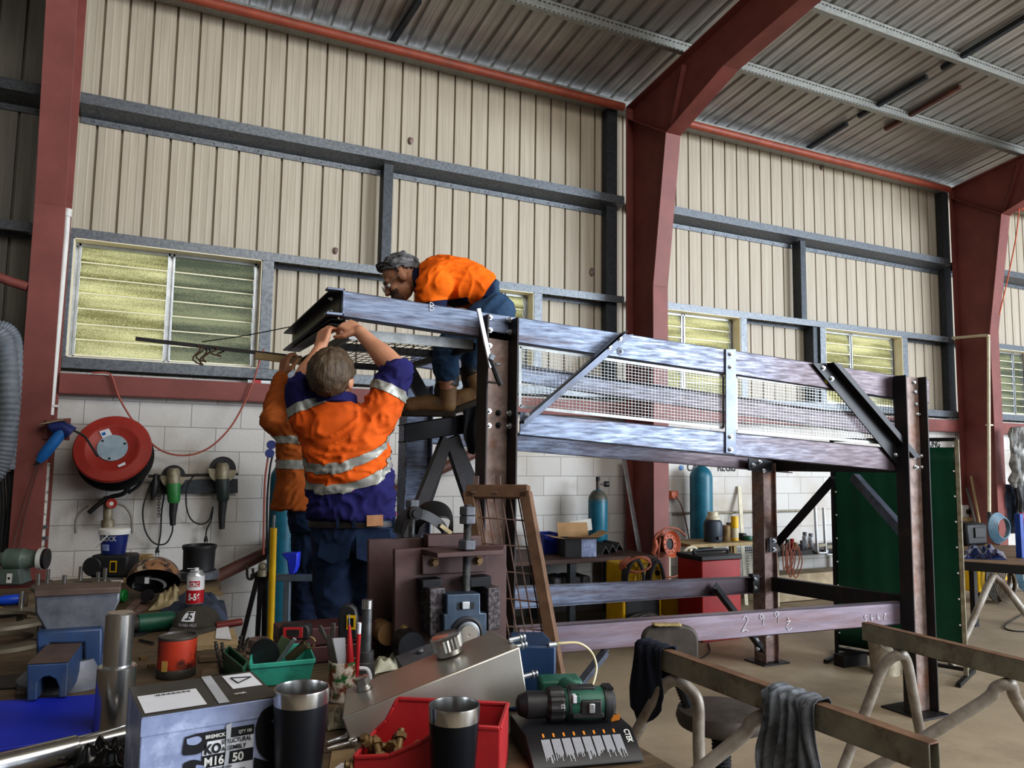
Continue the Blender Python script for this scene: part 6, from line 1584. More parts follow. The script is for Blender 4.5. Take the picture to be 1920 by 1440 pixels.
q = M3 @ V((.0, -.0, S0.z+.016)); t = thing('blue_holder', 'bright blue plastic cup holder on the grey steel stand', 'holder', q)
b = MB(); s_ = 3.6/FPX
P = [PD(*k, 3.56) for k in ((526,1038),(558,1036),(556,1062),(551,1076),(541,1078),(538,1052))]
n = len(P); dd = V((CF.x, CF.y, 0)).normalized()*.06; b.add(P+[v+dd for v in P], [list(range(n)), list(range(n, 2*n))[::-1]]+[(i, n+i, n+(i+1) % n, (i+1) % n) for i in range(n)]); b.build('cup', mat('vivid_blue_plastic', '#3346d8', '#2a3bc0', rough=.4, scale=9), t, bevel=.005)
lbs = ['dark steel strap hanging slanted from the hook left of the yellow tube', 'dark steel strap hanging straight, next to the slanted one', 'dark steel strap hanging nearest to the yellow tube']
for i, (a, c) in enumerate((((484,1078),(450,1215)), ((489,1078),(482,1220)), ((497,1076),(494,1222)))):
    p0, p1 = PD(*a, 3.62), PD(*c, 3.62); p1 = p0+(p1-p0)*((p0.z-.24)/(p0.z-p1.z)); b = MB(); b.bar(p0, p1, .022, .010, up=-CF); b.cyl(p0+CF*.008, p0-CF*.008, .018, 14); tag(b.build('steel_strap', m_dark, None, bevel=.002), lbs[i], 'strap', 'dark straps hanging by the yellow tube')
b = MB(); b.tube(spline([PD(*k, 3.62) for k in ((463,1062),(464,1082),(470,1086),(475,1082),(474,1066))], 5), .006, 8); b.bar(PD(470,1080,3.62), PD(533,1084,3.62), .012, .02); tag(b.build('hook_bar', m_grime, None), 'steel hook bar the dark straps hang from', 'hook')
b = MB(); q = PD(492, 1062, 3.6); b.sph(q, .020, 14); b.cyl(q-Z*.015, q-Z*.045, .022, 14); tag(b.build('ball_fitting', m_alloy, None), 'dull ball fitting on top of the hanging straps', 'fitting')

t = thing('spirit_level', 'short red and white spirit level lying on the red beam below the window', 'spirit level', PY(490, 713, D-.08))
a, c = PY(464, 712, D-.06), PY(514, 716, D-.06); a.z = c.z = 2.2125
b = MB(); b.bar(a, c, .022, .03); b.build('body', m_alu, t, bevel=.002); b = MB(); b.bar(a*.75+c*.25, a*.5+c*.5, .024, .031); b.build('red_panel', m_redb, t)
for i, (x, y, w_) in enumerate(((770,264,.04), (629,470,.035), (1110,510,.05), (1541,314,.04))):
    q = PY(x, y, CLY-.012); b = MB(); b.sph(q, (w_*.6, .014, w_), 10); b.sph(q+V((w_*.4, 0, w_*.3)), (w_*.4, .012, w_*.5), 8)
    tag(b.build('mud_wasp_nest', m_glove if False else m_rust, None), ['small mud wasp nest high on the cladding above the upper rail', 'small mud wasp nest on the cladding above the left window\'s right end', 'mud wasp nest on the cladding left of the middle column', 'small mud wasp nest high on the cladding right of the middle column'][i], 'wasp nest', 'mud wasp nests on the cladding')
# ================================================================ background between and right of the platform posts
def ybox(b, px0, px1, yy, dep, zlo=None):
    """box whose front face spans the two photo points on plane y=yy"""
    a, c = PY(*px0, yy), PY(*px1, yy); z0, z1 = sorted((a.z, c.z))
    if zlo is not None: z0 = zlo
    b.box(((a.x+c.x)/2, yy+dep/2, (z0+z1)/2), (abs(c.x-a.x), dep, z1-z0)); return V((a.x, yy, z0)), V((c.x, yy, z1))
BY = 6.15
zt_ = PY(1060, 1049, BY).z
xa, xb = PY(905, 1045, BY).x, 4.55
t = thing('steel_bench', 'dark steel bench along the wall carrying the blue crate and open carton', 'bench', ((xa+xb)/2, 6.55, 0))
b = MB(); b.box(((xa+xb)/2, BY+.42, zt_-.02), (xb-xa, .84, .04)); b.build('bench_top', mat('rusty_plate_top', '#5a4238', '#493630', rough=.6, scale=6), t, bevel=.003)
for x in (xa+.05, (xa+xb)/2, xb-.05):
    for y in (BY+.05, BY+.78): b = MB(); b.box((x, y, (zt_-.04)/2), (.06, .06, zt_-.04)); b.build('leg', m_galvd, t)
b = MB(); b.box(((xa+xb)/2, BY+.4, .30), (xb-xa-.1, .7, .02)); b.build('lower_shelf', m_dark, t)
ztop = zt_+.001
def onbench(x, yy): return V((PY(x, 1040, yy).x, yy, ztop))
# blue crate and open carton
p = onbench(1037, 6.58); w_ = px2m(38, p); 
t = thing('blue_crate', 'blue plastic crate on the wall bench left of the open carton', 'crate', p); hh = px2m(36, p)
b = MB(); 
for s in (-1, 1): b.box((p.x+s*w_/2, p.y+.12, p.z+hh/2), (.008, .26, hh)); b.box((p.x, p.y+.12+s*.13, p.z+hh/2), (w_, .008, hh))
b.box((p.x, p.y+.12, p.z+.005), (w_, .26, .008)); b.build('tub', m_bcrate, t); b = MB()
for s in (-1, 1): b.box((p.x+s*w_/2, p.y+.12, p.z+hh-.01), (.022, .28, .018)); b.box((p.x, p.y+.12+s*.13, p.z+hh-.01), (w_+.02, .022, .018))
b.build('rim', m_bcrate, t, bevel=.003)
p = onbench(1090, 6.22); w_ = px2m(62, p); hh = px2m(34, p)
t = thing('open_carton', 'open cardboard carton with raised flaps and printed end on the wall bench', 'carton', p); M3 = Matrix.Translation(p) @ Matrix.Rotation(-.2, 4, 'Z')
b = MB()
for s in (-1, 1): b.box((s*w_/2, .12, hh/2), (.005, .22, hh), M3); b.box((0, .12+s*.11, hh/2), (w_, .005, hh), M3)
b.box((0, .12, .004), (w_, .22, .005), M3); b.build('carton', m_dkpl, t)
b = MB(); b.box((w_*.25, .007, hh*.5), (w_*.48, .003, hh*.96), M3); b.box((w_/2+.003, .12, hh*.5), (.003, .21, hh*.96), M3); b.build('printed_end', m_card, t)
for c_, d_, u_ in (((0, .01, hh), (w_, 0, 0), (0, -.10, .03)), ((0, .23, hh), (w_, 0, 0), (0, .04, .13)), ((-w_/2, .12, hh), (0, .22, 0), (-.13, 0, .02)), ((w_/2, .12, hh), (0, .22, 0), (.12, 0, .06))):
    c_, d_, u_ = V(c_), V(d_), V(u_); b = MB(); b.add([M3 @ (c_-d_/2), M3 @ (c_+d_/2), M3 @ (c_+d_/2+u_), M3 @ (c_-d_/2+u_)], [(0,1,2,3)]); b.build('flap', m_kraft, t, solid=.003, smooth=0)
b = MB(); b.add([M3 @ V(k) for k in ((.02,.25,hh+.02),(.2,.25,hh+.06),(.22,.34,hh+.16),(.0,.34,hh+.13))], [(0,1,2,3)]); o = b.build('printed_flap', m_white, t, solid=.003, smooth=0)
# small dive-type cylinder on the bench
t, tp = cylinder('short teal cylinder with black valve knob standing on the wall bench', 1121, 918, .098, 6.72, ztop, shoulder=None)
b = MB(); b.cyl(tp-Z*.01, tp+Z*.10, .020, 12); b.tube([tp+Z*.055, tp+Z*.055+X*.09], .012, 10); b.build('valve', m_grime, t); b = MB(); b.cyl(tp+Z*.055+X*.08, tp+Z*.055+X*.125, .028, 12); b.cyl(tp+Z*.09, tp+Z*.13, .022, 12); b.build('knob', m_black, t)
lath('neck_band', mat('dull_shoulder', '#5b5a50', '#46453e', rough=.5, scale=14), [(.0985, tp.z-ztop-.12), (.094, tp.z-ztop-.075), (.076, tp.z-ztop-.04), (.05, tp.z-ztop-.01)], (tp.x, tp.y, ztop), t, cap=False)
# stack of steel angles at the bench end
for i in range(3):
    p = onbench(1136+13*i, 6.34+.005*i); b = MB(); z0 = ztop+.002
    b.sect(p+V((0, .0, .05+.012*i)), p+V((.0, .42, .05+.012*i)), [(-.05, -.05), (0, .03), (.05, -.05), (.04, -.05), (0, .015), (-.04, -.05)]); tag(b.build('angle_offcut', m_dark, None), ['dark steel angle offcut on the bench end, leftmost of the row', 'dark steel angle offcut on the bench end, middle of the row', 'dark steel angle offcut on the bench end, rightmost of the row'][i], 'steel offcut', 'steel angles stacked on the wall bench')
# grey cases on the lower shelf
for i in range(4):
    a, c = PY(1046+18*i, 1140, 6.2), PY(1062+18*i, 1168, 6.2); z0 = .311
    b = MB(); b.box(((a.x+c.x)/2, 6.42, z0+.09), (abs(c.x-a.x)-.004, .3, .18)); tag(b.build('grey_case', m_cast, None, bevel=.02), ['grey moulded case under the wall bench, leftmost of four', 'grey moulded case under the wall bench, second of four', 'grey moulded case under the wall bench, third of four', 'grey moulded case under the wall bench, rightmost of four'][i], 'case', 'grey cases on the bench shelf')
# aluminium bar leaning beside the column
a, c = PY(1170, 862, 6.95), PY(1201, 1045, 6.62); c2 = a+(c-a)*(a.z/(a.z-c.z)); b = MB(); b.bar(a, c2, .045, .02, up=nf); tag(b.build('aluminium_bar', m_alu, None, bevel=.002), 'long bright aluminium bar leaning against the wall left of the column', 'bar')
# orange cable reel hung on the column
q = PY(1256, 1020, 6.24); s_ = zc(q)/FPX; rr = 24*s_
t = thing('cable_reel', 'orange plastic cable reel hanging on the middle column', 'cable reel', q)
mm = rotto(V((.25, -.95, .1))); mm.translation = q
b = MB(); b.lathe([(rr*.45, 0), (rr*.8, 0), (rr*1.02, .03), (rr*1.05, .03), (rr*.84, -.012), (rr*.45, -.012)], mm, 40, cap=False); b.build('front_flange', m_orange, t)
b = MB(); b.lathe([(rr*.6, -.10), (rr*.6, -.01)], mm, 30); b.build('drum', m_black, t); b = MB(); b.lathe([(.001, -.10), (rr*1.05, -.10), (rr*1.05, -.09), (.001, -.09)], mm, 36); b.build('rear_flange', m_orange, t)
b = MB()
for k in range(10): a = 2*PI*k/10; q2 = mm @ V((rr*.64*math.cos(a), rr*.64*math.sin(a), .001)); b.cyl(q2, q2+(mm.to_3x3() @ Z)*.002, rr*.07, 8)
b.build('holes', m_black, t)
m_ocord = mat('orange_cord', '#9c5a42', '#874a36', rough=.5, scale=9)
for i, pts in enumerate((((1236,1000),(1228,1010),(1224,1035),(1228,1062),(1234,1040),(1238,1008)), ((1240,996),(1250,990),(1270,992),(1286,1005)), ((1236,1052),(1242,1076),(1260,1082),(1282,1070),(1290,1040)))):
    cable('extension_cable', ['orange extension cord bundled left of the orange reel', 'orange extension cord wrapped over the top of the orange reel', 'orange extension cord looping under the orange reel'][i], [PY(*k, 6.20) for k in pts], .010, m_ocord, 'cord')
b = MB(); b.tube([PY(1228,1012,6.16), PY(1230,1024,6.16), PY(1224,1040,6.16)], [.02, .026, .02], 12); tag(b.build('cable_socket', m_orange, None), 'orange and black cord socket hanging left of the orange reel', 'socket')
b = MB(); q = PY(1262, 928, 7.0); b.box(q, (.10, .07, .09)); tag(b.build('power_outlet', m_orange, None, bevel=.01), 'small orange power outlet on the wall by the middle column', 'outlet')
cable('power_cable', 'brown cord hanging from the orange outlet down the wall', [PY(*k, 6.93) for k in ((1266,930),(1276,945),(1285,975),(1293,1020),(1296,1075))], .007, m_brpipe, 'cord')
# big cylinder, timber topped cage with its things
cylinder('large teal gas cylinder standing against the wall behind the cooler jug', 1315, 872, .125, 6.82)
CY = 6.2
zs_ = PY(1350, 1018, CY).z; xa, xb = PY(1297, 1020, CY).x, PY(1418, 1022, CY).x
t = thing('tool_cage', 'cream framed wire cage with timber shelf top behind the rear post', 'cage', ((xa+xb)/2, CY+.2, 0))
b = MB(); b.box(((xa+xb)/2, CY+.2, zs_-.018), (xb-xa+.06, .44, .034)); b.build('timber_top', m_osb, t, bevel=.003)
for x in (xa, xb-.28, xb):
    for y in (CY+.02, CY+.38): b = MB(); b.box((x, y, (zs_-.036)/2), (.035, .035, zs_-.036)); b.build('leg', m_osb if x > xa else m_creamp, t)
b = MB()
for k in range(12): b.bar((xb-.27+.27*k/11, CY+.01, .35), (xb-.27+.27*k/11, CY+.01, zs_-.05), .004, .004, up=nf)
for k in range(14): b.bar((xb-.28, CY+.01, .35+(zs_-.4)*k/13), (xb, CY+.01, .35+(zs_-.4)*k/13), .004, .004)
b.build('wire_mesh', m_wire, t, smooth=0)
def onsh(x, yy=CY+.12): return V((PY(x, 1015, yy).x, yy, zs_+.001))
p = onsh(1337); s_ = zc(p)/FPX
t = thing('cooler_jug', 'dark blue drink cooler jug with white lid on the timber shelf', 'cooler', p)
lath('jug', mat('slate_plastic', '#3a4450', '#313a45', rough=.5, scale=9), [(16*s_, 0), (17*s_, .01), (18*s_, 30*s_), (16*s_, 38*s_), (12*s_, 41*s_)], p, t); lath('lid', m_creamp, [(11.5*s_, 40*s_), (13*s_, 41*s_), (13*s_, 46*s_), (10*s_, 47*s_), (9.5*s_, 55*s_), (.001, 56*s_)], p, t)
b = MB(); b.box(p+V((-.0, -18*s_, 8*s_)), (.05, .03, .03)); b.build('tap', m_black, t)
for i, (x, w_, h_, m_) in enumerate(((1361, 9, 30, m_brass), (1369, 7, 33, mat('brown_can', '#6e5a44', '#57452f', rough=.5, scale=9)))):
    p = onsh(x, CY+.10+.08*i); lo = lath('can', m_, [(w_*s_*.95, 0), (w_*s_, .006), (w_*s_, h_*s_-.006), (w_*s_*.9, h_*s_), (.001, h_*s_)], p); tag(lo, ['brown tin can beside the cooler jug on the timber shelf', 'taller brown tin between the jug and the yellow spray can'][i], 'can')
p = onsh(1378); t = thing('spray_can', 'yellow-capped spray can on the timber shelf', 'spray can', p)
lath('can', m_creamp, [(6.5*s_, 0), (7*s_, .004), (7*s_, 26*s_)], p, t); lath('cap', m_yel, [(7.1*s_, 24*s_), (7.1*s_, 44*s_), (6.5*s_, 46*s_), (.001, 46*s_)], p, t); lath('base_ring', m_yel, [(7.2*s_, .004), (7.2*s_, 5*s_)], p, t)
p = onsh(1403, CY+.1); o = lath('round_lid', mat('dark_green_lid', '#1f5a44', '#1a4a38', rough=.45), [(8*s_, 0), (9*s_, .02), (8*s_, .045), (.001, .05)], p); tag(o, 'small round dark green lid at the right end of the timber shelf', 'lid')  # just the small green lid, lying on the shelf
p = onsh(1392, CY+.16); b = MB(); b.box(p+V((0, 0, .035)), (.06, .08, .07)); tag(b.build('black_tool', m_dkpl, None, bevel=.012), 'small black tool behind the yellow-capped spray can', 'tool')
# red cabinet under it, welders in front
t = thing('red_cabinet', 'low red metal cabinet between the yellow welder and the rear post', 'cabinet', (PY(1352, 1140, 5.6).x, 5.62, 0))
a, c = PY(1316, 1052, 5.45), PY(1390, 1147, 5.45)
b = MB(); b.box(((a.x+c.x)/2, 5.45+.17, a.z/2), (c.x-a.x, .34, a.z-.002)); b.build('body', m_redcab, t, bevel=.008); b = MB(); b.box(((a.x+c.x)/2, 5.62, a.z+.02), (c.x-a.x+.02, .36, .04)); b.build('black_top', m_black, t, bevel=.006); b = MB(); b.tube(spline([V((a.x+.05, 5.6, a.z+.04)), V((a.x+.05, 5.6, a.z+.07)), V((c.x-.05, 5.6, a.z+.07)), V((c.x-.02, 5.6, a.z+.04))], 4), .014, 8); b.build('handle', m_black, t)
def welder(label, x0, x1, ytop, yy, dep, m1=m_yel):
    a = PY(x0, ytop, yy); c = PY(x1, ytop, yy); h = a.z
    t = thing('welding_machine', label, 'welding machine', ((a.x+c.x)/2, yy+dep/2, 0))
    b = MB(); b.box(((a.x+c.x)/2, yy+dep/2, h/2+.05), (c.x-a.x, dep, h-.1)); b.build('case', m1, t, bevel=.012)
    for x in (a.x+.05, c.x-.05):
        for y in (yy+.08, yy+dep-.08): b = MB(); b.cyl((x-.02, y, .052), (x+.02, y, .052), .05, 16); b.build('wheel', m_rubber, t)
    return t, a, c, h
t, a, c, h = welder('yellow wire-feed welder on a cream trolley frame right of the orange reel', 1272, 1316, 1108, 5.9, .5)
b = MB(); b.box(((a.x+c.x)/2, 5.895, h*.72), ((c.x-a.x)*.9, .01, h*.42)); b.build('control_panel', m_yel, t, bevel=.003)
for dx, dz in ((.18, .9), (.0, .62), (.1, .62), (.2, .62), (.3, .62), (-.25, .62)):
    b = MB(); q = V(((a.x+c.x)/2+dx*(c.x-a.x), 5.889, h*dz)); b.cyl(q, q+nf*.014, .016 if dz > .8 else .008, 12); b.build('knob', m_black, t)
b = MB(); b.box(((a.x+c.x)/2-.02, 5.889, h*.50), ((c.x-a.x)*.6, .004, .05)); b.build('brand_plate', m_dkblue, t)
b = MB(); b.tube(spline([V((a.x-.02, 5.86, .12)), V((a.x-.02, 5.86, h+.10)), PY(1280,1040,5.86), PY(1295,1026,5.86), PY(1310,1036,5.86), V((c.x+.02, 5.86, h+.1)), V((c.x+.02, 5.86, .12))], 6), .014, 10); b.build('trolley_frame', m_creamp, t); b = MB(); b.bar(PY(1272,1056,5.86), PY(1314,1058,5.86), .02, .03); b.build('cross_bar', m_creamp, t)
b = MB(); b.tube(spline([PY(1284,1052,5.8), PY(1308,1052,5.78), PY(1328,1060,5.76), PY(1336,1072,5.75), PY(1341,1082,5.75)], 6), [.016]*6+[.02]*13+[.012]*6, 12); tag(b.build('welding_torch', m_black, None), 'black welding torch resting on the cream trolley handle', 'welding torch')
t, a, c, h = welder('yellow welder hung with coiled black cables, left of the orange reel', 1168, 1240, 1058, 5.85, .28)
b = MB(); b.box((c.x-.12, 5.845, h*.80), (.22, .01, h*.30)); b.build('control_panel', mat('ochre_panel', '#bfa02a', '#a88b20', rough=.5, scale=14), t)
for dz in (.72, .86): b = MB(); q = V((c.x-.06, 5.838, h*dz)); b.cyl(q, q+nf*.02, .022, 14); b.build('knob', m_black, t)
b = MB(); b.box(((a.x+c.x)/2, 5.845, h*.35), (c.x-a.x-.06, .01, h*.45)); b.build('dark_grille', m_black, t)
for i, (x, y, rx_, rz_, r_, m_, lb) in enumerate(((1187,1080,.11,.17,.014,m_rubber,'coil of black welding cable on the left of the coil-hung welder'),(1228,1082,.09,.16,.014,m_rubber,'coil of black welding cable on the right of the coil-hung welder'),(1192,1058,.17,.07,.009,m_ocord,'coil of orange cord draped over the coil-hung welder'),(1205,1130,.20,.10,.012,m_grime,'tangle of grey cable low on the coil-hung welder'))):
    q = PY(x, y, 5.78)-Z*(.19 if y == 1130 else 0); b = MB(); pts = []
    for k in range(4*18): a_ = 2*PI*k/18; e = 1-.06*(k//18); pts.append(q+V((rx_*e*math.cos(a_), -.012*(k//18)+.01*math.sin(a_*2), rz_*e*math.sin(a_)+.006*math.sin(k))))
    b.tube(pts, r_, 8); tag(b.build('cable_coil', m_, None), lb, 'cable')
# floor shadow gap: box of oddments at left under the bench is part of the bench shelf
# right wall bench with clamps
RY2 = 6.45
zb_ = PY(1510, 1032, RY2).z; xa, xb = PY(1455, 1030, RY2).x, PY(1640, 1040, RY2).x
t = thing('steel_bench', 'steel wall bench with clamps and spray cans behind the green screen', 'bench', ((xa+xb)/2, 6.7, 0))
b = MB(); b.box(((xa+xb)/2, RY2+.26, zb_-.025), (xb-xa, .55, .05)); b.build('bench_top', m_dark, t, bevel=.003)
for x in (xa+.04, xb-.04): b = MB(); b.box((x, RY2+.06, zb_/2-.025), (.06, .06, zb_-.05)); b.build('leg', m_creamp, t); b = MB(); b.box((x, RY2+.46, zb_/2-.025), (.06, .06, zb_-.05)); b.build('leg', m_creamp, t)
b = MB(); b.box(((xa+xb)/2, RY2+.3, .16), (xb-xa-.2, .3, .3)); tag(b.build('timber_crate', mat('pale_timber', '#b3a38a', '#94846a', rough=.7, scale=6), None, bevel=.004), 'pale timber box on the floor under the right wall bench', 'box')
def onrb(x, yy): return V((PY(x, 1010, yy).x, yy, zb_+.001))
for i, (x, h_) in enumerate(((1509, 30), (1520, 27))):
    p = onrb(x, 6.6); s_ = zc(p)/FPX; t = thing('spray_can', ['silver spray can on the right wall bench, the taller one', 'silver spray can on the right wall bench, the shorter one'][i], 'spray can', p, 'spray cans on the right wall bench')
    lath('can', m_alu, [(4.6*s_, 0), (5*s_, .004), (5*s_, h_*.75*s_), (3*s_, h_*.82*s_)], p, t); lath('cap', m_cast, [(3.8*s_, h_*.8*s_), (3.8*s_, h_*s_), (.001, h_*s_)], p, t)
for i, x in enumerate((1529, 1545)):
    q = PY(x, 1030, 6.40); s_ = zc(q)/FPX
    t = thing('bar_clamp', ['long silver bar clamp hung on the bench edge, left of the pair', 'long silver bar clamp hung on the bench edge, right of the pair'][i], 'clamp', q, 'bar clamps hung on the right wall bench')
    p0, p1 = PY(x-1, 950+2*i, 6.40), PY(x+3, 1032+3*i, 6.40); b = MB(); b.bar(p0, p1, .016, .03, up=nf); b.build('bar', m_alu, t)
    b = MB(); b.tube(spline([p1, p1+V((.03, 0, -.03)), p1+V((.14, 0, -.03)), p1+V((.16, 0, .0))], 4), .014, 8); b.build('fixed_jaw', m_alu, t)
    b = MB(); b.bar(p1+V((.0, 0, .05)), p1+V((.13, 0, .06)), .03, .03, up=nf); b.cyl(p1+V((.13, 0, .02)), p1+V((.13, 0, .12)), .01, 10); b.build('sliding_jaw', m_alloy, t)
rnd = random.Random(5)
nm = ['rusty pipe nipple', 'dark steel bush', 'small red clamp', 'brass fitting', 'grey socket', 'short rusty bar stub']
for i in range(6):
    x = 1466+9*i; p = onrb(x+rnd.uniform(-2, 2), 6.52+.04*(i % 3)); h_ = rnd.uniform(.05, .12); m_ = [m_rust, m_dark, m_redcab, m_brass, m_cast, m_rust][i]
    b = MB(); b.cyl(p, p+Z*h_, .024, 12); b.cyl(p+Z*h_*.3, p+Z*h_*.55, .034, 12); tag(b.build(nm[i].replace(' ', '_'), m_, None), nm[i]+' among the oddments at the left of the right wall bench', 'fitting')
for i in range(6):
    q = [(1478,1018),(1484,1016),(1490,1020),(1472,1022),(1494,1024),(1481,1030)][i]; w_ = [10,14,18,8,20,13][i]; low = [1075,1082,1078,1068,1084,1072][i]
    cable('cable_loop', ['red-brown cord looped over the bench end, outermost left', 'red-brown cord looped over the bench end, longest', 'red-brown cord looped over the bench end, third loop', 'red-brown cord looped over the bench end, shortest', 'red-brown cord looped over the bench end, rightmost', 'red-brown cord looped over the bench end, innermost'][i],
          [PY(q[0]-2, q[1], 6.40), PY(q[0]-w_*.5, (q[1]+low)/2, 6.39), PY(q[0]-2, low, 6.39), PY(q[0]+w_*.5, (q[1]+low)/2, 6.39), PY(q[0]+2, q[1], 6.40)], .006, m_ocord, 'cord', 8, 'cords looped over the bench end')
b = MB(); b.tube([PY(1262,963,7.02), PY(1500,958,7.02)], .011, 8); tag(b.build('wall_conduit', m_alloy, None), 'thin metal conduit running along the block wall behind the cage', 'conduit')
b = MB(); a, c = PY(1386, 912, 7.03), PY(1392, 1012, 6.86); c = a+(c-a)*(a.z/(a.z-c.z)); b.bar(a, c, .05, .012, up=nf); tag(b.build('pale_lath', m_creamp, None), 'pale slanted lath leaning on the wall behind the yellow spray can', 'lath')
# lettering on the block wall
wt = thing('wall_sign_lettering', 'dark block letters painted on the wall above the large teal cylinder', 'lettering', PY(1330, 880, D-.003))
for s, x, y in (('CA', 1288, 883), ('REGIS', 1345, 883)): text(s, .135, PY(x, y, D-.002), X, Z, m_ink, wt, sx=.8, bold=.02, lift=.002)
q = PY(1277, 877, D-.003); b = MB(); b.cyl(q, q+nf*.003, .03, 20); b.build('blue_dot', m_ltblue, wt)
wt = thing('wall_sign_lettering', 'dark painted letters on the wall above the green screen\'s right end', 'lettering', PY(1752, 835, D-.003))
text('UNG', .13, PY(1742, 838, D-.002), X, Z, m_ink, wt, sx=.8, bold=.02, lift=.002)
# green welding screen
SL_, SR_ = PZ(1570, 1232, 0), PZ(1812, 1274, 0)
t = thing('welding_screen', 'tall dark green welding curtain in a black frame behind the right post', 'welding screen', (SL_+SR_)/2)
d = (SR_-SL_).normalized(); L = (SR_-SL_).length; H_ = 1.77; n_ = Z.cross(d)
b = MB(); b.grid(lambda u, v: SL_+d*(L*(.012+.976*u))+Z*(.10+(H_-.16)*v)+n_*(.004*math.sin(u*17)*(1-v*.5)+.002*math.sin(u*41+v*3)), 60, 14); b.build('curtain', m_screen, t, solid=.002, smooth=180)
for p in (SL_, SR_):
    b = MB(); b.bar(p+Z*.012, p+Z*H_, .028, .028, up=n_); b.build('post', m_black if p is SL_ else m_alloy, t); b = MB(); b.bar(p-n_*.28+Z*.015, p+n_*.28+Z*.015, .03, .03); b.build('foot', m_black, t)
b = MB(); b.bar(SL_+Z*H_, SR_+Z*H_, .028, .028); b.build('top_rail', m_black, t); b = MB(); b.bar(SL_+Z*.07, SR_+Z*.07, .025, .025); b.build('bottom_rail', m_black, t)
b = MB()
for k in range(9):
    for p, s in ((SL_, 1), (SR_, -1)): q = p+d*s*.025+Z*(.2+.19*k); b.sph(q-n_*.014*(1 if n_.y > 0 else -1), .008, 8)
b.build('eyelets', m_white, t)
# far right: power box, leaning bars, pipe, jackets, bench
q = PY(1805, 975, 7.0); t = thing('power_box', 'white power outlet box with knobs on the wall beside the green screen', 'outlet', q)
b = MB(); b.box((q.x, 6.99, q.z), (.16, .10, .42)); b.build('box', m_white, t, bevel=.008)
for dz in (.12, -.08): b = MB(); k = V((q.x+.02, 6.935, q.z+dz)); b.cyl(k, k+nf*.03, .035, 14); b.build('switch', m_black, t)
b = MB(); b.box((q.x-.02, 6.90, q.z+.02), (.2, .08, .05)); b.build('timber_bracket', m_osb, t)
t = thing('conduit_pipe', 'cream pipe running down the right column with an elbow at the top', 'pipe', PY(1855, 970, 6.4)); 
b = MB(); b.tube(spline([PY(1786,634,6.9), PY(1820,631,6.6), PY(1850,629,6.33), PY(1853,634,6.33), PY(1853.5,660,6.33)], 4)+[PY(1855,975,6.33)], .02, 12); b.build('pipe', m_creamp, t); b = MB(); b.box(PY(1855,797,6.35), (.09,.05,.02)); b.build('saddle_clip', m_creamp, t); b = MB(); b.cyl(PY(1855,960,6.33), PY(1856,985,6.33), .03, 12); b.build('socket', m_dark, t)
for i, (a, c) in enumerate((((1821,893),(1840,1000)), ((1813,915),(1833,1000)))):
    p0, p1 = PY(*a, 6.85), PY(*c, 6.6); p1 = p0+(p1-p0)*(p0.z/(p0.z-p1.z)); b = MB(); b.bar(p0, p1, .03, .02, up=nf); tag(b.build('leaning_bar', [m_osb, m_grime][i], None), ['timber bar leaning in the corner by the right column', 'grey steel bar leaning in the corner by the right column'][i], 'bar')
def hung(label, px, yy, m, amp, seed, cat='jacket', name='hanging_jacket'):
    c = [PY(*q, yy) for q in px]; b = MB()
    def fn(u, v):
        p = (c[0]*(1-u)+c[1]*u)*(1-v)+(c[3]*(1-u)+c[2]*u)*v
        return p+V((amp*.4*noise.noise(V((u*5, v*4, seed))), -amp*abs(math.sin(u*9+seed+v*2))-amp*noise.noise(V((u*6, v*5, seed+3))), 0))
    b.grid(fn, 18, 20); return tag(b.build(name, m, None, solid=.006, smooth=180), label, cat)
hung('pale grey crumpled jacket hanging on the right column', [(1888,802),(1908,800),(1914,905),(1893,915)], 6.3, mat('pale_grey_cloth', '#a9aaa8', '#6c6a68', rough=.95, scale=9, lo=.4, hi=.6), .08, 2)
hung('dark trousers hanging below the pale jacket at the right edge', [(1900,905),(1925,900),(1930,1010),(1915,1010)], 6.35, m_dkpl, .05, 5, 'trousers', 'hanging_trousers')
hung('blue-grey coat hanging behind the right column', [(1880,908),(1904,908),(1908,1000),(1882,1000)], 6.5, m_jean2, .03, 7, 'coat', 'hanging_coat')
TY = 5.0
ztb = PY(1850, 1020, 6.2).z
f0, f1 = PZ(1802,1066,.86), PZ(1990,1082,.86); g0, g1 = PZ(1800,1020,.92), PZ(1990,1022,.92)
zt3 = .78
f0, f1, g0, g1 = PZ(1803,1052,zt3), PZ(2010,1066,zt3), PZ(1803,1022,zt3), PZ(2000,1024,zt3)
t = thing('layout_table', 'dark steel table with brown top at the right edge on pipe legs', 'table', (f0+f1)/2)
b = MB(); b.hexa([f0-Z*.075, f1-Z*.075, g1-Z*.075, g0-Z*.075, f0-Z*.004, f1-Z*.004, g1-Z*.004, g0-Z*.004]); b.build('frame', m_black, t, bevel=.004); b = MB(); b.hexa([f0-Z*.003, f1-Z*.003, g1-Z*.003, g0-Z*.003, f0+Z*.004, f1+Z*.004, g1+Z*.004, g0+Z*.004]); b.build('top_sheet', mat('brown_board', '#8a715a', '#755e49', rough=.55, scale=5), t)
pm = f0+(f1-f0)*.3-Z*.10
for e in (f0+(f1-f0)*.02+V((-.35, -.1, 0)), f0+(f1-f0)*.62+V((.15, -.2, 0))): 
    b = MB(); e = V((e.x, e.y, .0)); b.tube(spline([pm, pm+(e-pm)*.15+Z*.02, pm+(e-pm)*.5, e], 6), .028, 12); b.build('pipe_leg', m_pipe, t)
for e in (g0+(g1-g0)*.05, g0+(g1-g0)*.7): b = MB(); b.bar(V((e.x, e.y-.05, 0)), V((e.x, e.y-.05, zt3-.075)), .05, .05, up=nf); b.build('leg', m_dark, t)
zt4 = zt3+.0045
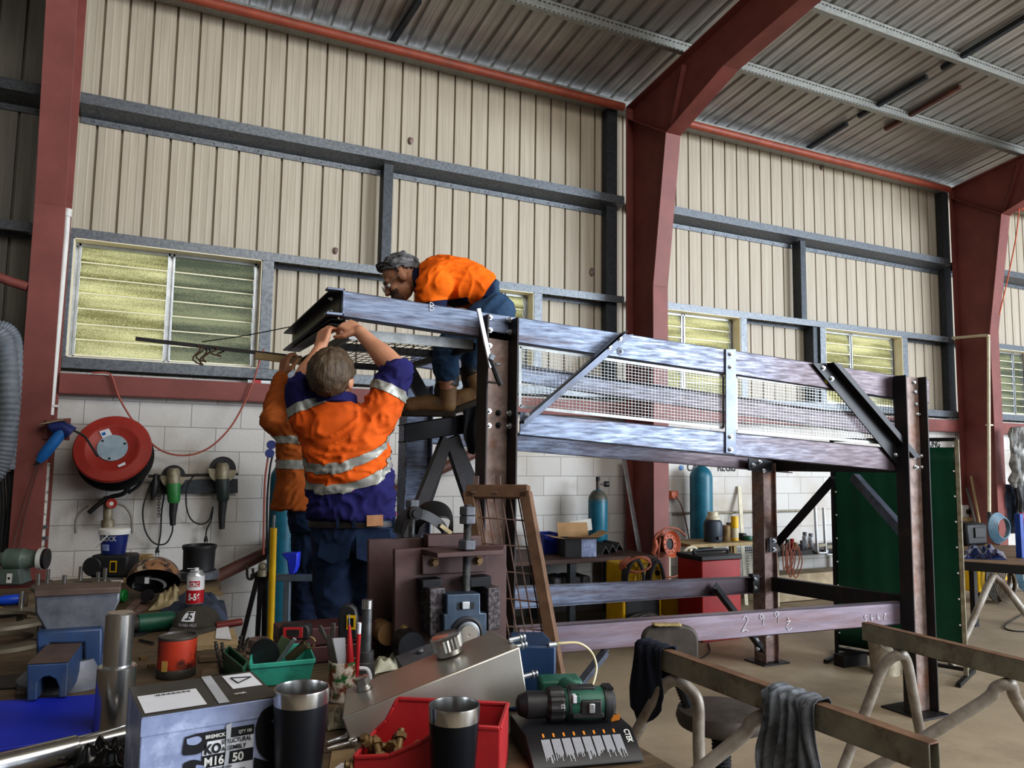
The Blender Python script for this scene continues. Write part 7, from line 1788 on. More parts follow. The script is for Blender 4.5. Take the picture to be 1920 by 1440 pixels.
p = PZ(1840, 1040, zt4); heap_px = [(1806,1048),(1888,1050),(1880,1034),(1806,1034)]
m_irid = mat('iridescent_lens', '#151a30', '#28407a', rough=.2, metal=.5, scale=9)
o = heap('welding_jacket', 'dark blue shiny heap lying at the front of the right table', 'jacket', heap_px, zt4, .05, m_irid, .03, 4)
q = PZ(1838, 1024, zt4); s_ = zc(q)/FPX
t = thing('black_machine', 'black wide tool chest standing at the back of the right table', 'tool chest', q); b = MB(); b.box((q.x, q.y+.15, zt4+.11), (62*s_, .26, .22)); b.build('body', m_black, t, bevel=.03); b = MB(); b.box((q.x+.02, q.y+.015, zt4+.13), (30*s_, .02, .10)); b.build('front_recess', m_dkpl, t, bevel=.006)
q = PZ(1893, 1022, zt4); m_bhose = mat('blue_hose', '#5a7c90', '#4a6778', rough=.4, scale=9)
b = MB(); pts = []
for k in range(7*20): a = 2*PI*k/20; e = 1-.05*(k//20); pts.append(q+V((.15*e*math.cos(a)-.02+.006*(k//20), .10-.006*(k//20), .15*e*math.sin(a)+.16)))
b.tube(pts, .010, 8); tag(b.build('air_hose_coil', m_bhose, None), 'coil of pale blue air hose standing on the right table', 'hose')
q2 = PZ(1890, 1022, zt4)+V((0, -.16, .0)); t = thing('air_gun', 'red handled air gun hanging on the blue hose coil', 'air gun', q2); b = MB(); b.tube([q2+V((-.03, 0, .33)), q2+V((.03, 0, .20)), q2+V((.05, 0, .1))], [.016, .018, .012], 10); b.build('handle', m_redb, t); b = MB(); b.tube([q2+V((.05, 0, .1)), q2+V((.07, 0, .003))], [.014, .012], 10); b.build('nozzle', m_alloy, t)
q = PZ(1914, 1046, zt4); b = MB(); b.box(q+V((0, 0, .19)), (.05, .05, .38)); tag(b.build('blue_bar', mat('blue_paint', '#2a4fa0', '#233f86', rough=.4), None, bevel=.004), 'upright blue painted bar at the right end of the right table', 'bar')
# welder cart under the right table
q = PZ(1830, 1128, 0)
t = thing('welding_machine', 'yellow welder on a grey cart under the right table', 'welding machine', q); s_ = zc(q)/FPX
b = MB(); b.box((q.x, q.y+.05, .38), (50*s_, .4, .5)); b.build('case', m_yel, t, bevel=.02); b = MB(); b.box((q.x+.30, q.y+.05, .17), (.6, .36, .05)); b.build('cart_deck', m_galvl, t, bevel=.004); b = MB(); b.box((q.x+.42, q.y+.1, .42), (.22, .3, .40)); b.build('control_panel', m_yel, t, bevel=.01)
for dx in (-.05, .25, .5): b = MB(); b.cyl((q.x+dx, q.y-.12, .061), (q.x+dx, q.y-.08, .061), .06, 16); b.build('caster', m_rubber, t)
for i, (dx, r_, m_, lb) in enumerate(((.10, .26, m_grime, 'large coil of grey cable hung on the yellow welder under the right table'), (.16, .20, mat('dusty_hose', '#6f6558', '#585045', rough=.7, scale=14), 'smaller dusty hose coil in front of the yellow welder under the right table'))):
    b = MB(); pts = []
    for k in range(5*20): a = 2*PI*k/20; e = 1-.07*(k//20); pts.append(q+V((dx+r_*.8*e*math.cos(a), -.20-.05*i-.012*(k//20), r_*e*math.sin(a)+r_+.03)))
    b.tube(pts, .015, 8); tag(b.build('cable_coil', m_, None), lb, 'cable')
b = MB(); pts = []
q3 = PZ(1925, 1110, .0)
for k in range(5*20): a = 2*PI*k/20; e = 1-.05*(k//20); pts.append(q3+V((.2*e*math.cos(a), -.012*(k//20), .22*e*math.sin(a)+.235)))
b.tube(pts, .012, 8); tag(b.build('air_hose_coil', m_bhose, None), 'blue hose coil hanging under the right table at the frame edge', 'hose')
cable('hanging_cable', 'orange cord hanging down in front of the right column and cladding', [PY(*k, 6.1) for k in ((1930,340),(1912,352),(1910,400),(1904,450),(1890,520),(1878,572),(1874,590))], .008, mat('bright_orange_cord', '#c8603c', rough=.5), 'cord')
# roof bridging struts
for a, c, m_, lb in (((1515,278),(1588,232),m_galvd,0), ((1610,218),(1738,143),m_galvd,0), ((1766,128),(1925,32),m_galvd,0), ((1660,242),(1800,162),m_brpipe,0), ((733,82),(786,0),m_galvd,0)):
    def onr(q, off=.045):
        d_ = ray(*q); tt = (5.73+SL*D-off-CZ)/(d_.z+SL*d_.y); return CAM+d_*tt
    b = MB(); b.bar(onr(a), onr(c), .05, .05); b.build('roof_strut', m_, kind='structure', smooth=0)
# ================================================================ the three workers
def skin_mat(name, c1, c2): return mat(name, c1, c2, rough=.55, scale=14, bump=.05, bscale=90)
m_skinA = skin_mat('skin_a', '#c59478', '#b98469'); m_skinB = skin_mat('skin_b', '#a87658', '#98684c'); m_skinC = skin_mat('skin_c', '#b98a70', '#a5755b')
def cloth_mat(name, c1, c2, s=5, c3=None): return mat(name, c1, c2, rough=.85, scale=s, detail=6, c3=c3 or c2, scale3=2.2, lo3=.45, hi3=.75, bump=.12, bscale=220, spec=.25)
m_shirt = cloth_mat('hi_vis_orange', '#e0661e', '#c8581a', 5, '#a84c1e')
m_shirtB = cloth_mat('hi_vis_orange_dull', '#b8662e', '#9c5426', 5, '#80461f')
m_shirtC = cloth_mat('hi_vis_orange_bright', '#f4761a', '#e46a15', 5, '#d86012')
m_navyW = cloth_mat('navy_panel', '#2a2862', '#222052', 6)
m_navyD = cloth_mat('navy_dark', '#1f2644', '#181d36', 6)
m_refl = mat('reflective_tape', '#9c9c96', '#8a8a84', rough=.4, metal=.15, scale=30)
m_denim = cloth_mat('dark_denim', '#1c2a44', '#141e33', 9, '#2b4262')
m_denimC = cloth_mat('blue_denim', '#35506e', '#2a415c', 9, '#5a6878')
m_leath = mat('dark_leather', '#2a2422', '#201b19', rough=.5, scale=20)
m_boot = mat('tan_boot', '#8a6a45', '#6c5136', rough=.65, scale=12, c3='#4a3826', scale3=7, lo3=.5, hi3=.7, bump=.1)
m_sole = mat('boot_sole', '#3b332a', '#2c2620', rough=.8, scale=20)
m_hairA = mat('brown_hair', '#5b4a38', '#3e3226', rough=.6, scale=60, stretch=(1, 1, .25), bump=.5, bscale=120)
m_hairC = mat('grey_hair', '#85858a', '#2c2c30', rough=.6, scale=40, stretch=(.3, 1, 1), bump=.5, bscale=120)

def organic(mb, voxel, smooth=4, wr=0, ws=9, seed=0):
    """union of overlapping closed shapes -> one continuous smooth surface"""
    me = bpy.data.meshes.new('o'); me.from_pydata([tuple(v) for v in mb.v], [], mb.f)
    bm = bmesh.new(); bm.from_mesh(me); bmesh.ops.remove_doubles(bm, verts=bm.verts, dist=1e-6); bmesh.ops.recalc_face_normals(bm, faces=bm.faces); bm.to_mesh(me); bm.free()
    o = bpy.data.objects.new('o', me); COL.objects.link(o)
    r = o.modifiers.new('r', 'REMESH'); r.mode = 'VOXEL'; r.voxel_size = voxel; r.adaptivity = 0
    s = o.modifiers.new('s', 'SMOOTH'); s.factor = .5; s.iterations = smooth
    dg = bpy.context.evaluated_depsgraph_get(); dg.update()
    m2 = bpy.data.meshes.new_from_object(o.evaluated_get(dg)); bpy.data.objects.remove(o); bpy.data.meshes.remove(me)
    if wr:
        nn = [V(v.normal) for v in m2.vertices]
        for v, n in zip(m2.vertices, nn):
            p = v.co*ws+V((seed, seed*2, 0))
            q = V((p.x+noise.noise(p*.6)*1.4, p.y, p.z*1.7+noise.noise(p*.5+V((5,5,5)))*2))
            f = noise.noise(q)
            ridge = 1-abs(noise.noise(q*1.5+V((9, 1, 4))))*2.2
            v.co += n*wr*(.8*f+.9*max(0, ridge)**2-.3)
    return m2
def place(me, name, mats, parent):
    for m in (mats if isinstance(mats, (list, tuple)) else [mats]): me.materials.append(m)
    me.polygons.foreach_set('use_smooth', [True]*len(me.polygons)); me.transform(wm(parent).inverted())
    o = bpy.data.objects.new(name, me); COL.objects.link(o); o.parent = parent; WM[o.name] = wm(parent).copy(); return o
def limb(b, pts, n=16):
    """chain of (point, radius) with round ends and smooth taper"""
    P = [V(p[0]) for p in pts]; R = [p[1] for p in pts]
    if len(P) > 2:
        S = spline(P, 5); k = len(S); RR = []
        for i in range(k):
            t = i/5; a = min(int(t), len(R)-2); f = t-a; f = f*f*(3-2*f); RR.append(R[a]*(1-f)+R[a+1]*f)
    else: S = [P[0]*(1-i/6)+P[1]*i/6 for i in range(7)]; RR = [R[0]*(1-i/6)+R[1]*i/6 for i in range(7)]
    b.tube(S, RR, n); b.sph(S[0], RR[0]*.999, n); b.sph(S[-1], RR[-1]*.999, n)
def loft(b, rings, n=28):
    """rings of (centre, side vector, depth vector)"""
    vs = []
    C = [V(r[0]) for r in rings]; A = [V(r[1]) for r in rings]; B = [V(r[2]) for r in rings]
    C2, A2, B2 = spline(C, 4), spline(A, 4), spline(B, 4)
    for c, a, d in zip(C2, A2, B2):
        for j in range(n):
            t = 2*PI*j/n; ct, st = math.cos(t), math.sin(t)
            vs.append(c+a*math.copysign(abs(ct)**.85, ct)+d*math.copysign(abs(st)**.85, st))
    k = len(C2); fs = [(i*n+j, i*n+(j+1) % n, (i+1)*n+(j+1) % n, (i+1)*n+j) for i in range(k-1) for j in range(n)]
    fs.append(list(range(n))[::-1]); fs.append([(k-1)*n+j for j in range(n)]); b.add(vs, fs)
def hand(b, w, d, nrm, thumb, curl=(.3, .5, .4), s=1.0, spread=.06):
    """palm, four unequal fingers and a thumb; nrm points out of the palm, thumb is the thumb side"""
    d = V(d).normalized(); nrm = V(nrm); nrm = (nrm-d*nrm.dot(d)).normalized(); t = d.cross(nrm); t = t if t.dot(V(thumb)) > 0 else -t
    w = V(w); K = []
    for i, (off, ln) in enumerate(((.030, .070), (.010, .078), (-.010, .072), (-.029, .056))):
        k = w+d*(.088-.004*abs(i-1))*s+t*off*s
        limb(b, [(w+t*off*.55*s+d*.005*s, .015*s), (w+d*.05*s+t*off*.9*s, .0145*s), (k, .0115*s)], 10)
        e = (d+t*off*spread*12).normalized(); a = 0; p = k; r = .0098*s*(1 if i < 3 else .88); ch = [(p, r*1.08)]
        for seg, c in zip((.45, .31, .24), curl):
            a += c; q = e*math.cos(a)+nrm*math.sin(a); p = p+q*ln*seg*s; ch.append((p, r*(1-.12*len(ch)*.6)))
        for u, v in zip(ch, ch[1:]): limb(b, [u, v], 10)
    b0 = w+t*.022*s+d*.018*s; b1 = b0+(t*.75+d*.55+nrm*.35).normalized()*.042*s; b2 = b1+(t*.25+d*.85+nrm*.4).normalized()*.032*s; b3 = b2+(d*.9+nrm*.5-t*.1).normalized()*.025*s
    limb(b, [(b0, .017*s), (b1, .0125*s)], 10); limb(b, [(b1, .0115*s), (b2, .0105*s)], 10); limb(b, [(b2, .0105*s), (b3, .0085*s)], 10)
def headmatrix(F, U):
    F = V(F).normalized(); U = V(U); U = (U-F*U.dot(F)).normalized(); S = F.cross(U)
    return Matrix((S, F, U)).transposed().to_4x4()
def head(b, c, M3, s=1.0):
    def at(x, y, z): return V(c)+M3.to_3x3() @ V((x, y, z))*s
    b.sph(at(0, -.012, .028), (.076*s, .096*s, .088*s), 20, M3); b.sph(at(0, .030, -.035), (.060*s, .062*s, .072*s), 18, M3)
    b.sph(at(0, .052, -.088), (.034*s, .030*s, .024*s), 14, M3); b.sph(at(0, .072, .022), (.05*s, .022*s, .016*s), 12, M3)
    limb(b, [(at(0, .088, .012), .009*s), (at(0, .110, -.028), .0135*s)], 10)
    for sx in (-1, 1):
        b.sph(at(.017*sx, .098, -.032), (.010*s, .010*s, .008*s), 8, M3); b.sph(at(.036*sx, .062, -.030), (.024*s, .026*s, .02*s), 10, M3)
        b.sph(at(.076*sx, -.004, -.006), (.012*s, .024*s, .034*s), 12, M3)
    b.sph(at(0, .088, -.062), (.024*s, .012*s, .007*s), 10, M3); b.sph(at(0, .086, -.074), (.020*s, .012*s, .007*s), 10, M3)
    return at
def face(at, M3, parent, skin, brow):
    for sx in (-1, 1):
        b = MB(); b.sph(at(.032*sx, .079, -.002), .0125, 14); b.mi = 1; b.sph(at(.032*sx, .0885, -.002), .006, 10); b.build('eye', [m_white, m_black], parent)
        b = MB(); b.tube([at(.016*sx, .094, .020), at(.034*sx, .092, .026), at(.052*sx, .078, .020)], [.004, .0045, .003], 8); b.build('eyebrow', brow, parent)
    b = MB(); b.tube([at(-.022, .092, -.068), at(0, .0985, -.067), at(.022, .092, -.068)], [.001, .0022, .001], 6); b.build('mouth', mat('lip', '#8a5348', rough=.5), parent)
def hair(at, M3, parent, m, s=1.0, keep=None, seed=0, amp=.006):
    b = MB(); nu, nv = 56, 30; c = at(0, -.012, .028); vs = []; ids = {}
    R3 = M3.to_3x3()
    for j in range(nv+1):
        for i in range(nu):
            a = 2*PI*i/nu; e = PI*(j/nv)-PI/2; d = V((math.cos(a)*math.cos(e), math.sin(a)*math.cos(e), math.sin(e)))
            k = 1.075+amp*10*noise.noise(V((d.x*7+seed, d.y*4, d.z*5)))+amp*6*noise.noise(V((d.x*22, d.y*9+seed, d.z*14)))
            vs.append((c+R3 @ V((d.x*.077*s*k, d.y*.097*s*k, d.z*.089*s*k)), d))
    keep = keep or (lambda d: d.z*.75-d.y*.65 > -.30)
    fs = [f for f in ((j*nu+i, j*nu+(i+1) % nu, (j+1)*nu+(i+1) % nu, (j+1)*nu+i) for j in range(nv) for i in range(nu)) if all(keep(vs[q][1]) for q in f)]
    b.add([v[0] for v in vs], fs); return b.build('hair', m, parent, smooth=180, solid=.008)
def cut_assign(me, planes_fn):
    """cut the garment cleanly along planes and give each side its colour"""
    bm = bmesh.new(); bm.from_mesh(me)
    for co, no, mask in planes_fn:
        fs = [f for f in bm.faces if mask(f.calc_center_median())]
        gm = list({v for f in fs for v in f.verts}) + list({e for f in fs for e in f.edges}) + fs
        bmesh.ops.bisect_plane(bm, geom=gm, plane_co=co, plane_no=no, clear_inner=False, clear_outer=False)
    return bm
def plane3(a, b_, c): n = (V(b_)-V(a)).cross(V(c)-V(a)).normalized(); return (V(a)+V(b_)+V(c))/3, (n if n.z > 0 else -n)
def band_from(bm, lo, hi, mask, off, m, parent, name='reflective_band'):
    """raise a strip of the garment between two planes as its own part"""
    vm = {}; b = MB()
    for f in bm.faces:
        c = f.calc_center_median()
        if mask(c) and (c-lo[0]).dot(lo[1]) > 0 and (c-hi[0]).dot(hi[1]) < 0:
            ids = []
            for v in f.verts:
                if v.index not in vm: vm[v.index] = len(b.v); b.v.append(v.co+v.normal*off)
                ids.append(vm[v.index])
            b.f.append(ids); b.m.append(0)
    return b.build(name, m, parent, smooth=180)
def boot(parent, ankle, toe, up, m=m_boot, s=1.0):
    ankle, toe = V(ankle), V(toe); up = V(up).normalized(); d = toe-ankle; d = (d-up*d.dot(up)).normalized()
    heel = ankle-d*.035*s-up*.085*s; tp = heel+d*.27*s
    b = MB(); limb(b, [(ankle+up*.09*s, .056*s), (ankle+up*.05*s, .052*s), (ankle-up*.03*s, .05*s), (heel+d*.03*s+up*.045*s, .046*s)]); limb(b, [(heel+d*.035*s+up*.045*s, .045*s), (heel+d*.13*s+up*.05*s, .048*s), (tp-d*.05*s+up*.038*s, .044*s)])
    o = place(organic(b, .008, 4), 'boot', m, parent)
    sd = d.cross(up); b = MB(); pl = [(-.012, .034), (-.012, -.034), (.08, -.038), (.19, -.048), (.25, -.036), (.272, 0), (.25, .036), (.19, .048), (.08, .038)]
    M4 = frame(heel-up*.004*s, d, z=up); b.prism([(p[0]*s, p[1]*s) for p in pl], .026*s, M4, -.012*s); b.build('sole', m_sole, o, bevel=.004)
    b = MB(); 
    for k in range(5): q = ankle+d*(.05+.02*k)*s-up*(.0+.012*k)*s+up*.022*s; b.bar(q-sd*.025*s, q+sd*.025*s, .006, .006)
    b.build('laces', m_leath, o)
    b = MB(); mt = frame(ankle+d*.035*s+up*.03*s, d, z=up); b.sph(mt @ V((0, 0, 0)), (.034*s, .040*s, .070*s), 12, mt.to_3x3().to_4x4()); b.sph(mt @ V((.04*s, 0, -.045*s)), (.05*s, .034*s, .022*s), 12, mt.to_3x3().to_4x4()); b.build('tongue', m_leath, o)
    b = MB(); mt = rotto(up); mt.translation = ankle+up*.075*s; b.lathe([(.052*s, -.02), (.060*s, -.015), (.062*s, .03), (.056*s, .045), (.05*s, .03)], mt, 20, cap=False); b.build('dark_collar', m_leath, o); return o
CH = V((CF.x, CF.y, 0)).normalized()      # level direction away from the viewer

# ---------------------------------------------------------------- worker seen from behind
ZA = 3.25
def A(x, y, d=0): return PD(x, y, ZA+d)
foot = A(660, 1540); 
wA = thing('person', 'person seen from behind in orange and navy hi-vis shirt, arms raised to platform', 'person', (foot.x, foot.y, .24))
side, dep = CR.copy(), CH.copy()
shR, shL = A(707,782,.0), A(584,792,.0); elR, elL = A(746,694,.06), A(565,724,.03); wrR, wrL = A(674,622,.16), A(602,652,.14)
b = MB()
loft(b, [(A(664,1000), side*.165, dep*.12), (A(657,920), side*.15, dep*.105), (A(650,845), side*.16, dep*.115), (A(645,790), side*.17, dep*.10), (A(636,762), side*.10, dep*.07)])
limb(b, [(A(633,768,.0), .062), (A(627,735,-.01), .058)])
for s_, e_, w_ in ((shR, elR, wrR), (shL, elL, wrL)): limb(b, [(s_, .062), (s_*.5+e_*.5, .056), (e_, .047)]); limb(b, [(e_, .050), (e_*.68+w_*.32, .050), (e_*.25+w_*.75, .034), (w_, .029)])
hipR, hipL = A(700,1010), A(628,1012)
kR, kL = A(693,1180,.02), A(630,1190,-.02); aR, aL = V((kR.x, kR.y, .34)), V((kL.x-.02, kL.y+.02, .34))
for h_, k_, a_ in ((hipR, kR, aR), (hipL, kL, aL)): limb(b, [(h_, .085), (h_*.45+k_*.55, .075), (k_, .058), (k_*.6+a_*.4, .056), (a_, .042)])
MA = headmatrix(CH*.9+Z*.35+CR*.22, Z*.95-CH*.3); hA = A(624,710,-.02); atA = head(b, hA, MA, 1.06)
hand(b, wrR, A(640,604,.20)-wrR, (CH*.7-Z*.6-CR*.2), CU*-.2-CR*.6+CH*.3, (.9, 1.1, .8), 1.02)
hand(b, wrL, A(612,606,.20)-wrL, (CH*.8-CR*-.5), CR*-.9+CU*.2, (.55, .8, .5), 1.02)
bodyA = place(organic(b, .0055, 3), 'body', m_skinA, wA)
face(atA, MA, wA, m_skinA, m_hairA); hair(atA, MA, wA, m_hairA, 1.08, lambda d: d.z*.8-d.y*.75 > -.42, 3, .008)
# shirt
b = MB()
loft(b, [(A(660,972), side*.185, dep*.145), (A(657,915), side*.182, dep*.14), (A(650,850), side*.180, dep*.142), (A(645,800), side*.178, dep*.13), (A(640,768), side*.14, dep*.095), (A(634,752), side*.075, dep*.07)])
for s_, e_, sg in ((shR, elR, 1), (shL, elL, -1)): limb(b, [(A(645+38*sg,800), .10), (s_, .088), (s_*.5+e_*.5, .079), (e_+(e_-s_).normalized()*-.01, .070)])
me = organic(b, .009, 3, .014, 9, 3)
tors = lambda c: (c-A(652,880)).dot(side)**2 < .043 and (c-A(652,800)).z < .06
b1h = plane3(A(569,840), A(628,868,-.14), A(727,810)); b1l = plane3(A(573,860), A(632,886,-.14), A(729,826))
b2h = plane3(A(570,881), A(635,908,-.14), A(734,853)); b2l = plane3(A(571,894), A(633,926,-.14), A(735,870))
axR = (elR-shR).normalized(); axL = (elL-shL).normalized()
pR1 = (shR*.38+elR*.62, axR); pR2 = (shR*.56+elR*.44, axR); pL1 = (shL*.50+elL*.50, axL); pL2 = (shL*.75+elL*.25, axL)
mR = lambda c: (c-shR).dot(axR) > -.02 and (c-elR).length < .2; mL = lambda c: (c-shL).dot(axL) > -.02 and (c-elL).length < .2
bm = cut_assign(me, [(*b1h, tors), (*b1l, tors), (*b2h, tors), (*b2l, tors), (*pR1, mR), (*pR2, mR), (*pL1, mL), (*pL2, mL)])
bm.verts.index_update()
for f in bm.faces:
    c = f.calc_center_median()
    if tors(c) and (c-b2l[0]).dot(b2l[1]) < 0: f.material_index = 1
    if mR(c) and (c-pR1[0]).dot(axR) > 0: f.material_index = 1
    if mL(c) and (c-pL1[0]).dot(axL) > 0: f.material_index = 1
bm.to_mesh(me)
shA = place(me, 'shirt', [m_shirt, m_navyW], wA)
band_from(bm, b1l, b1h, tors, .004, m_refl, shA); band_from(bm, b2l, b2h, tors, .004, m_refl, shA)
band_from(bm, pR2, pR1, mR, .004, m_refl, shA, 'sleeve_band'); band_from(bm, pL2, pL1, mL, .004, m_refl, shA, 'sleeve_band'); bm.free()
b = MB(); cn = A(632,752,-.005); b.lathe([(.074, -.022), (.080, -.018), (.076, .022), (.070, .026), (.066, .0), (.066, -.022)], Matrix.Translation(cn) @ rotto(Z*.95+CH*.2-CR*.05) @ Matrix.Diagonal((1.08, 1, 1, 1)), 28, cap=False); b.build('collar', m_navyW, shA)
b = MB(); q = A(634,770,-.105); b.box((0, 0, 0), (.036, .010, .003), frame(q, CR+CU*.05, z=-CF)); b.build('neck_label', m_ink, shA)
# jeans
b = MB(); loft(b, [(A(661,962), side*.172, dep*.125), (A(664,995), side*.180, dep*.135), (A(664,1030), side*.168, dep*.13)])
for h_, k_, a_, sg in ((hipR, kR, aR, 1), (hipL, kL, aL, -1)): limb(b, [(h_+V((0,0,.02)), .098), (h_*.45+k_*.55, .090), (k_, .078), (k_*.5+a_*.5, .076), (a_+Z*.01, .072)])
jA = place(organic(b, .010, 4, .008, 8, 7), 'jeans', m_denim, wA)
b = MB(); loft(b, [(A(661,974), side*.181, dep*.136), (A(661.5,979), side*.183, dep*.138), (A(662,985), side*.183, dep*.139)]); b.build('belt', m_leath, wA)
for x in (633, 664, 737): b = MB(); q = A(x, 980, -.142 if x < 700 else -.05); b.box((0,0,0), (.014, .045, .004), frame(q, CR, z=-CF)); b.build('belt_loop', m_denim, jA)
b = MB(); b.box((0,0,0), (.066, .044, .004), frame(A(703,976,-.130), CR*.96+CF*.28, y=Z)); b.build('leather_patch', mat('leather_patch', '#b98a68', '#a87a5a', rough=.7, scale=20), jA)
for sg in (-1, 1):
    q = A(664+36*sg, 1022, -.126); b = MB(); M4 = frame(q, CR*.97-CF*.24*-sg, y=Z*.97+CF*.2); s_ = .068
    b.prism([(-s_, .06), (s_, .06), (s_, -.05), (0, -.075), (-s_, -.05)], .003, M4); b.build('back_pocket', m_denim, jA)
for a_, sg in ((aR, 1), (aL, -1)): boot(wA, a_+V((0,0,-.0)), a_+CH*.2+CR*.05*sg, Z, s=1.0)
dk = MB(); dk.box((foot.x+.02, foot.y+.10, .115), (1.0, .55, .23)); 
PLAT_TOP = .24

# ---------------------------------------------------------------- second worker, mostly hidden behind the first
ZB = 3.95
def B(x, y, d=0): return PD(x, y, ZB+d)
fB = B(572, 1420)
wB = thing('person', 'person half hidden at left in dull orange long sleeved shirt, one hand raised', 'person', (fB.x, fB.y, .24))
b = MB(); sB, dB = (CR*.9+CH*.4).normalized(), (CH*.9-CR*.4).normalized()
loft(b, [(B(594,968), sB*.125, dB*.11), (B(584,900), sB*.13, dB*.10), (B(582,840), sB*.145, dB*.11), (B(582,800), sB*.14, dB*.09), (B(575,775), sB*.09, dB*.07)])
sl, el, wl = B(551,812), B(510,788,-.02), B(530,704,.12); sr, er, wr_ = B(606,810), B(628,760,.1), B(612,700,.2)
for s_, e_, w_ in ((sl, el, wl), (sr, er, wr_)): limb(b, [(s_, .058), (e_, .045)]); limb(b, [(e_, .046), (e_*.5+w_*.5, .042), (w_, .028)])
limb(b, [(B(575,780), .058), (B(585,752), .055)])
hB, kB = B(608,985), B(574,1095); hB2, kB2 = B(582,985), B(606,1100); aB = V((B(578,1190).x, B(578,1190).y, .34)); aB2 = aB+V((.22, .12, 0))
for h_, k_, a_ in ((hB2, kB, aB), (hB, kB2, aB2)): limb(b, [(h_, .080), (k_, .056), (a_, .042)])
MBm = headmatrix(CH*.8+Z*.4+CR*.4, Z); atB = head(b, B(592,735), MBm, 1.0)
hand(b, wl, B(537,660,.14)-wl, CR*.6+CH*.6, CR*.2-CF*.9, (.5, .8, .6), 1.0)
hand(b, wr_, B(612,672,.26)-wr_, CH*.8, -CR, (.6, .9, .6), 1.0)
place(organic(b, .006, 3), 'body', m_skinB, wB); face(atB, MBm, wB, m_skinB, m_hairA); hair(atB, MBm, wB, m_hairA, 1.0, None, 6)
b = MB(); loft(b, [(B(572,955), sB*.175, dB*.14), (B(578,900), sB*.160, dB*.13), (B(582,840), sB*.165, dB*.13), (B(582,800), sB*.150, dB*.115), (B(584,778), sB*.08, dB*.075)])
for s_, e_, w_ in ((sl, el, wl), (sr, er, wr_)): limb(b, [(s_, .082), (s_*.4+e_*.6, .072), (e_, .064)]); limb(b, [(e_, .066), (e_*.5+w_*.5, .056), (w_*.9+e_*.1, .044)])
me = organic(b, .010, 4, .010, 9, 12)
tB = lambda c: (c-B(567,900)).dot(sB)**2 < .04 and c.z < B(570,815).z
q1h, q1l = (B(540,818), Z), (B(540,832), Z); q2h, q2l = (B(530,862), Z), (B(530,878), Z)
axB = (el-sl).normalized(); mB_ = lambda c: (c-sl).dot(axB) > .02 and c.z > B(513,815).z and (c-el).length < .15
s1 = (sl*.62+el*.38, axB); s2 = (sl*.85+el*.15, axB)
bm = cut_assign(me, [(*q1h, tB), (*q1l, tB), (*q2h, tB), (*q2l, tB)]); bm.verts.index_update(); bm.to_mesh(me)
shB = place(me, 'shirt', [m_shirtB], wB); band_from(bm, q1l, q1h, tB, .004, m_refl, shB); band_from(bm, q2l, q2h, tB, .004, m_refl, shB); bm.free()
b = MB(); loft(b, [(B(594,945), sB*.135, dB*.12), (B(594,970), sB*.145, dB*.125), (B(594,995), sB*.135, dB*.12)])
for h_, k_, a_ in ((hB2, kB, aB), (hB, kB2, aB2)): limb(b, [(h_, .092), (k_, .078), (k_*.4+a_*.6, .076), (a_+Z*.02, .068)])
place(organic(b, .011, 4, .010, 9, 5), 'jeans', m_denim, wB)
for a_ in (aB, aB2): boot(wB, a_, a_+CH*.2, Z)
x0, x1 = min(aB.x, aL.x)-.25, max(aR.x, aB2.x)+.15
dk = MB(); dk.box(((x0+x1)/2, (2.86+4.5)/2, .118), (x1-x0, 1.64, .236)); tag(dk.build('duckboard', m_wood, None, bevel=.006), 'low timber duckboard under the feet of the two standing workers', 'platform')

# ---------------------------------------------------------------- third worker crouching on the trestle
ZC3 = 4.28
def C(x, y, d=0): return PD(x, y, ZC3+d)
zt_b = PT(830, 783).z
wC = thing('person', 'grey-haired person in bright orange shirt and glasses crouching over the platform top', 'person', C(840, 780))
sC = -CF; 
b = MB()
loft(b, [(C(930,572), -CF*.15, CU*.105), (C(895,548), -CF*.15, CU*.095), (C(850,535), -CF*.165, CU*.105), (C(812,530), -CF*.165, CU*.095), (C(790,528), -CF*.09, CU*.07)])
limb(b, [(C(800,526), .065), (C(772,524), .060)])
nS, fS = C(808,540,-.17), C(806,540,.17); nE, fE = C(816,592,-.16), C(800,590,.20); nW, fW = C(780,574,-.06), C(766,572,.16)
for s_, e_, w_ in ((nS, nE, nW), (fS, fE, fW)): limb(b, [(s_, .060), (e_, .046)]); limb(b, [(e_, .046), (e_*.5+w_*.5, .042), (w_, .029)])
for w_ in (nW, fW): hand(b, w_, -CR*.95-CU*.12, -CU*.9+CR*.1, -CF*.3+CU*.4, (.2, .3, .3), 1.0)
nH, fH = C(922,585,-.10), C(926,585,.10); nK, fK = C(836,655,-.14), C(886,652,.12); nA, fA = C(838,742,-.10), C(893,726,.10)
for h_, k_, a_ in ((nH, nK, nA), (fH, fK, fA)): limb(b, [(h_, .088), (h_*.4+k_*.6, .074), (k_, .058)]); limb(b, [(k_, .058), (k_*.5+a_*.5, .054), (a_, .042)])
MC = headmatrix(-CR*.80-CU*.58-CF*.12, CU*.82-CR*.56); hC = C(753,521); atC = head(b, hC, MC, 1.08)
bodyC = place(organic(b, .006, 3), 'body', m_skinC, wC)
face(atC, MC, wC, m_skinC, m_hairC); hair(atC, MC, wC, m_hairC, 1.09, lambda d: d.z*.85-d.y*.55+.12*noise.noise(d*6) > .0, 4, .011)
b = MB()
for sx in (-1, 1):
    b.tube([atC(.033*sx+.023*math.cos(a), .112, -.006+.017*math.sin(a)) for a in [2*PI*k/18 for k in range(18)]], .0022, 6, closed=True); b.tube([atC(.056*sx, .110, -.004), atC(.082*sx, .06, .002), atC(.084*sx, -.01, .006)], .002, 6)
b.tube([atC(-.010, .114, -.004), atC(0, .117, -.002), atC(.010, .114, -.004)], .002, 6); b.build('glasses', m_bolt, wC)
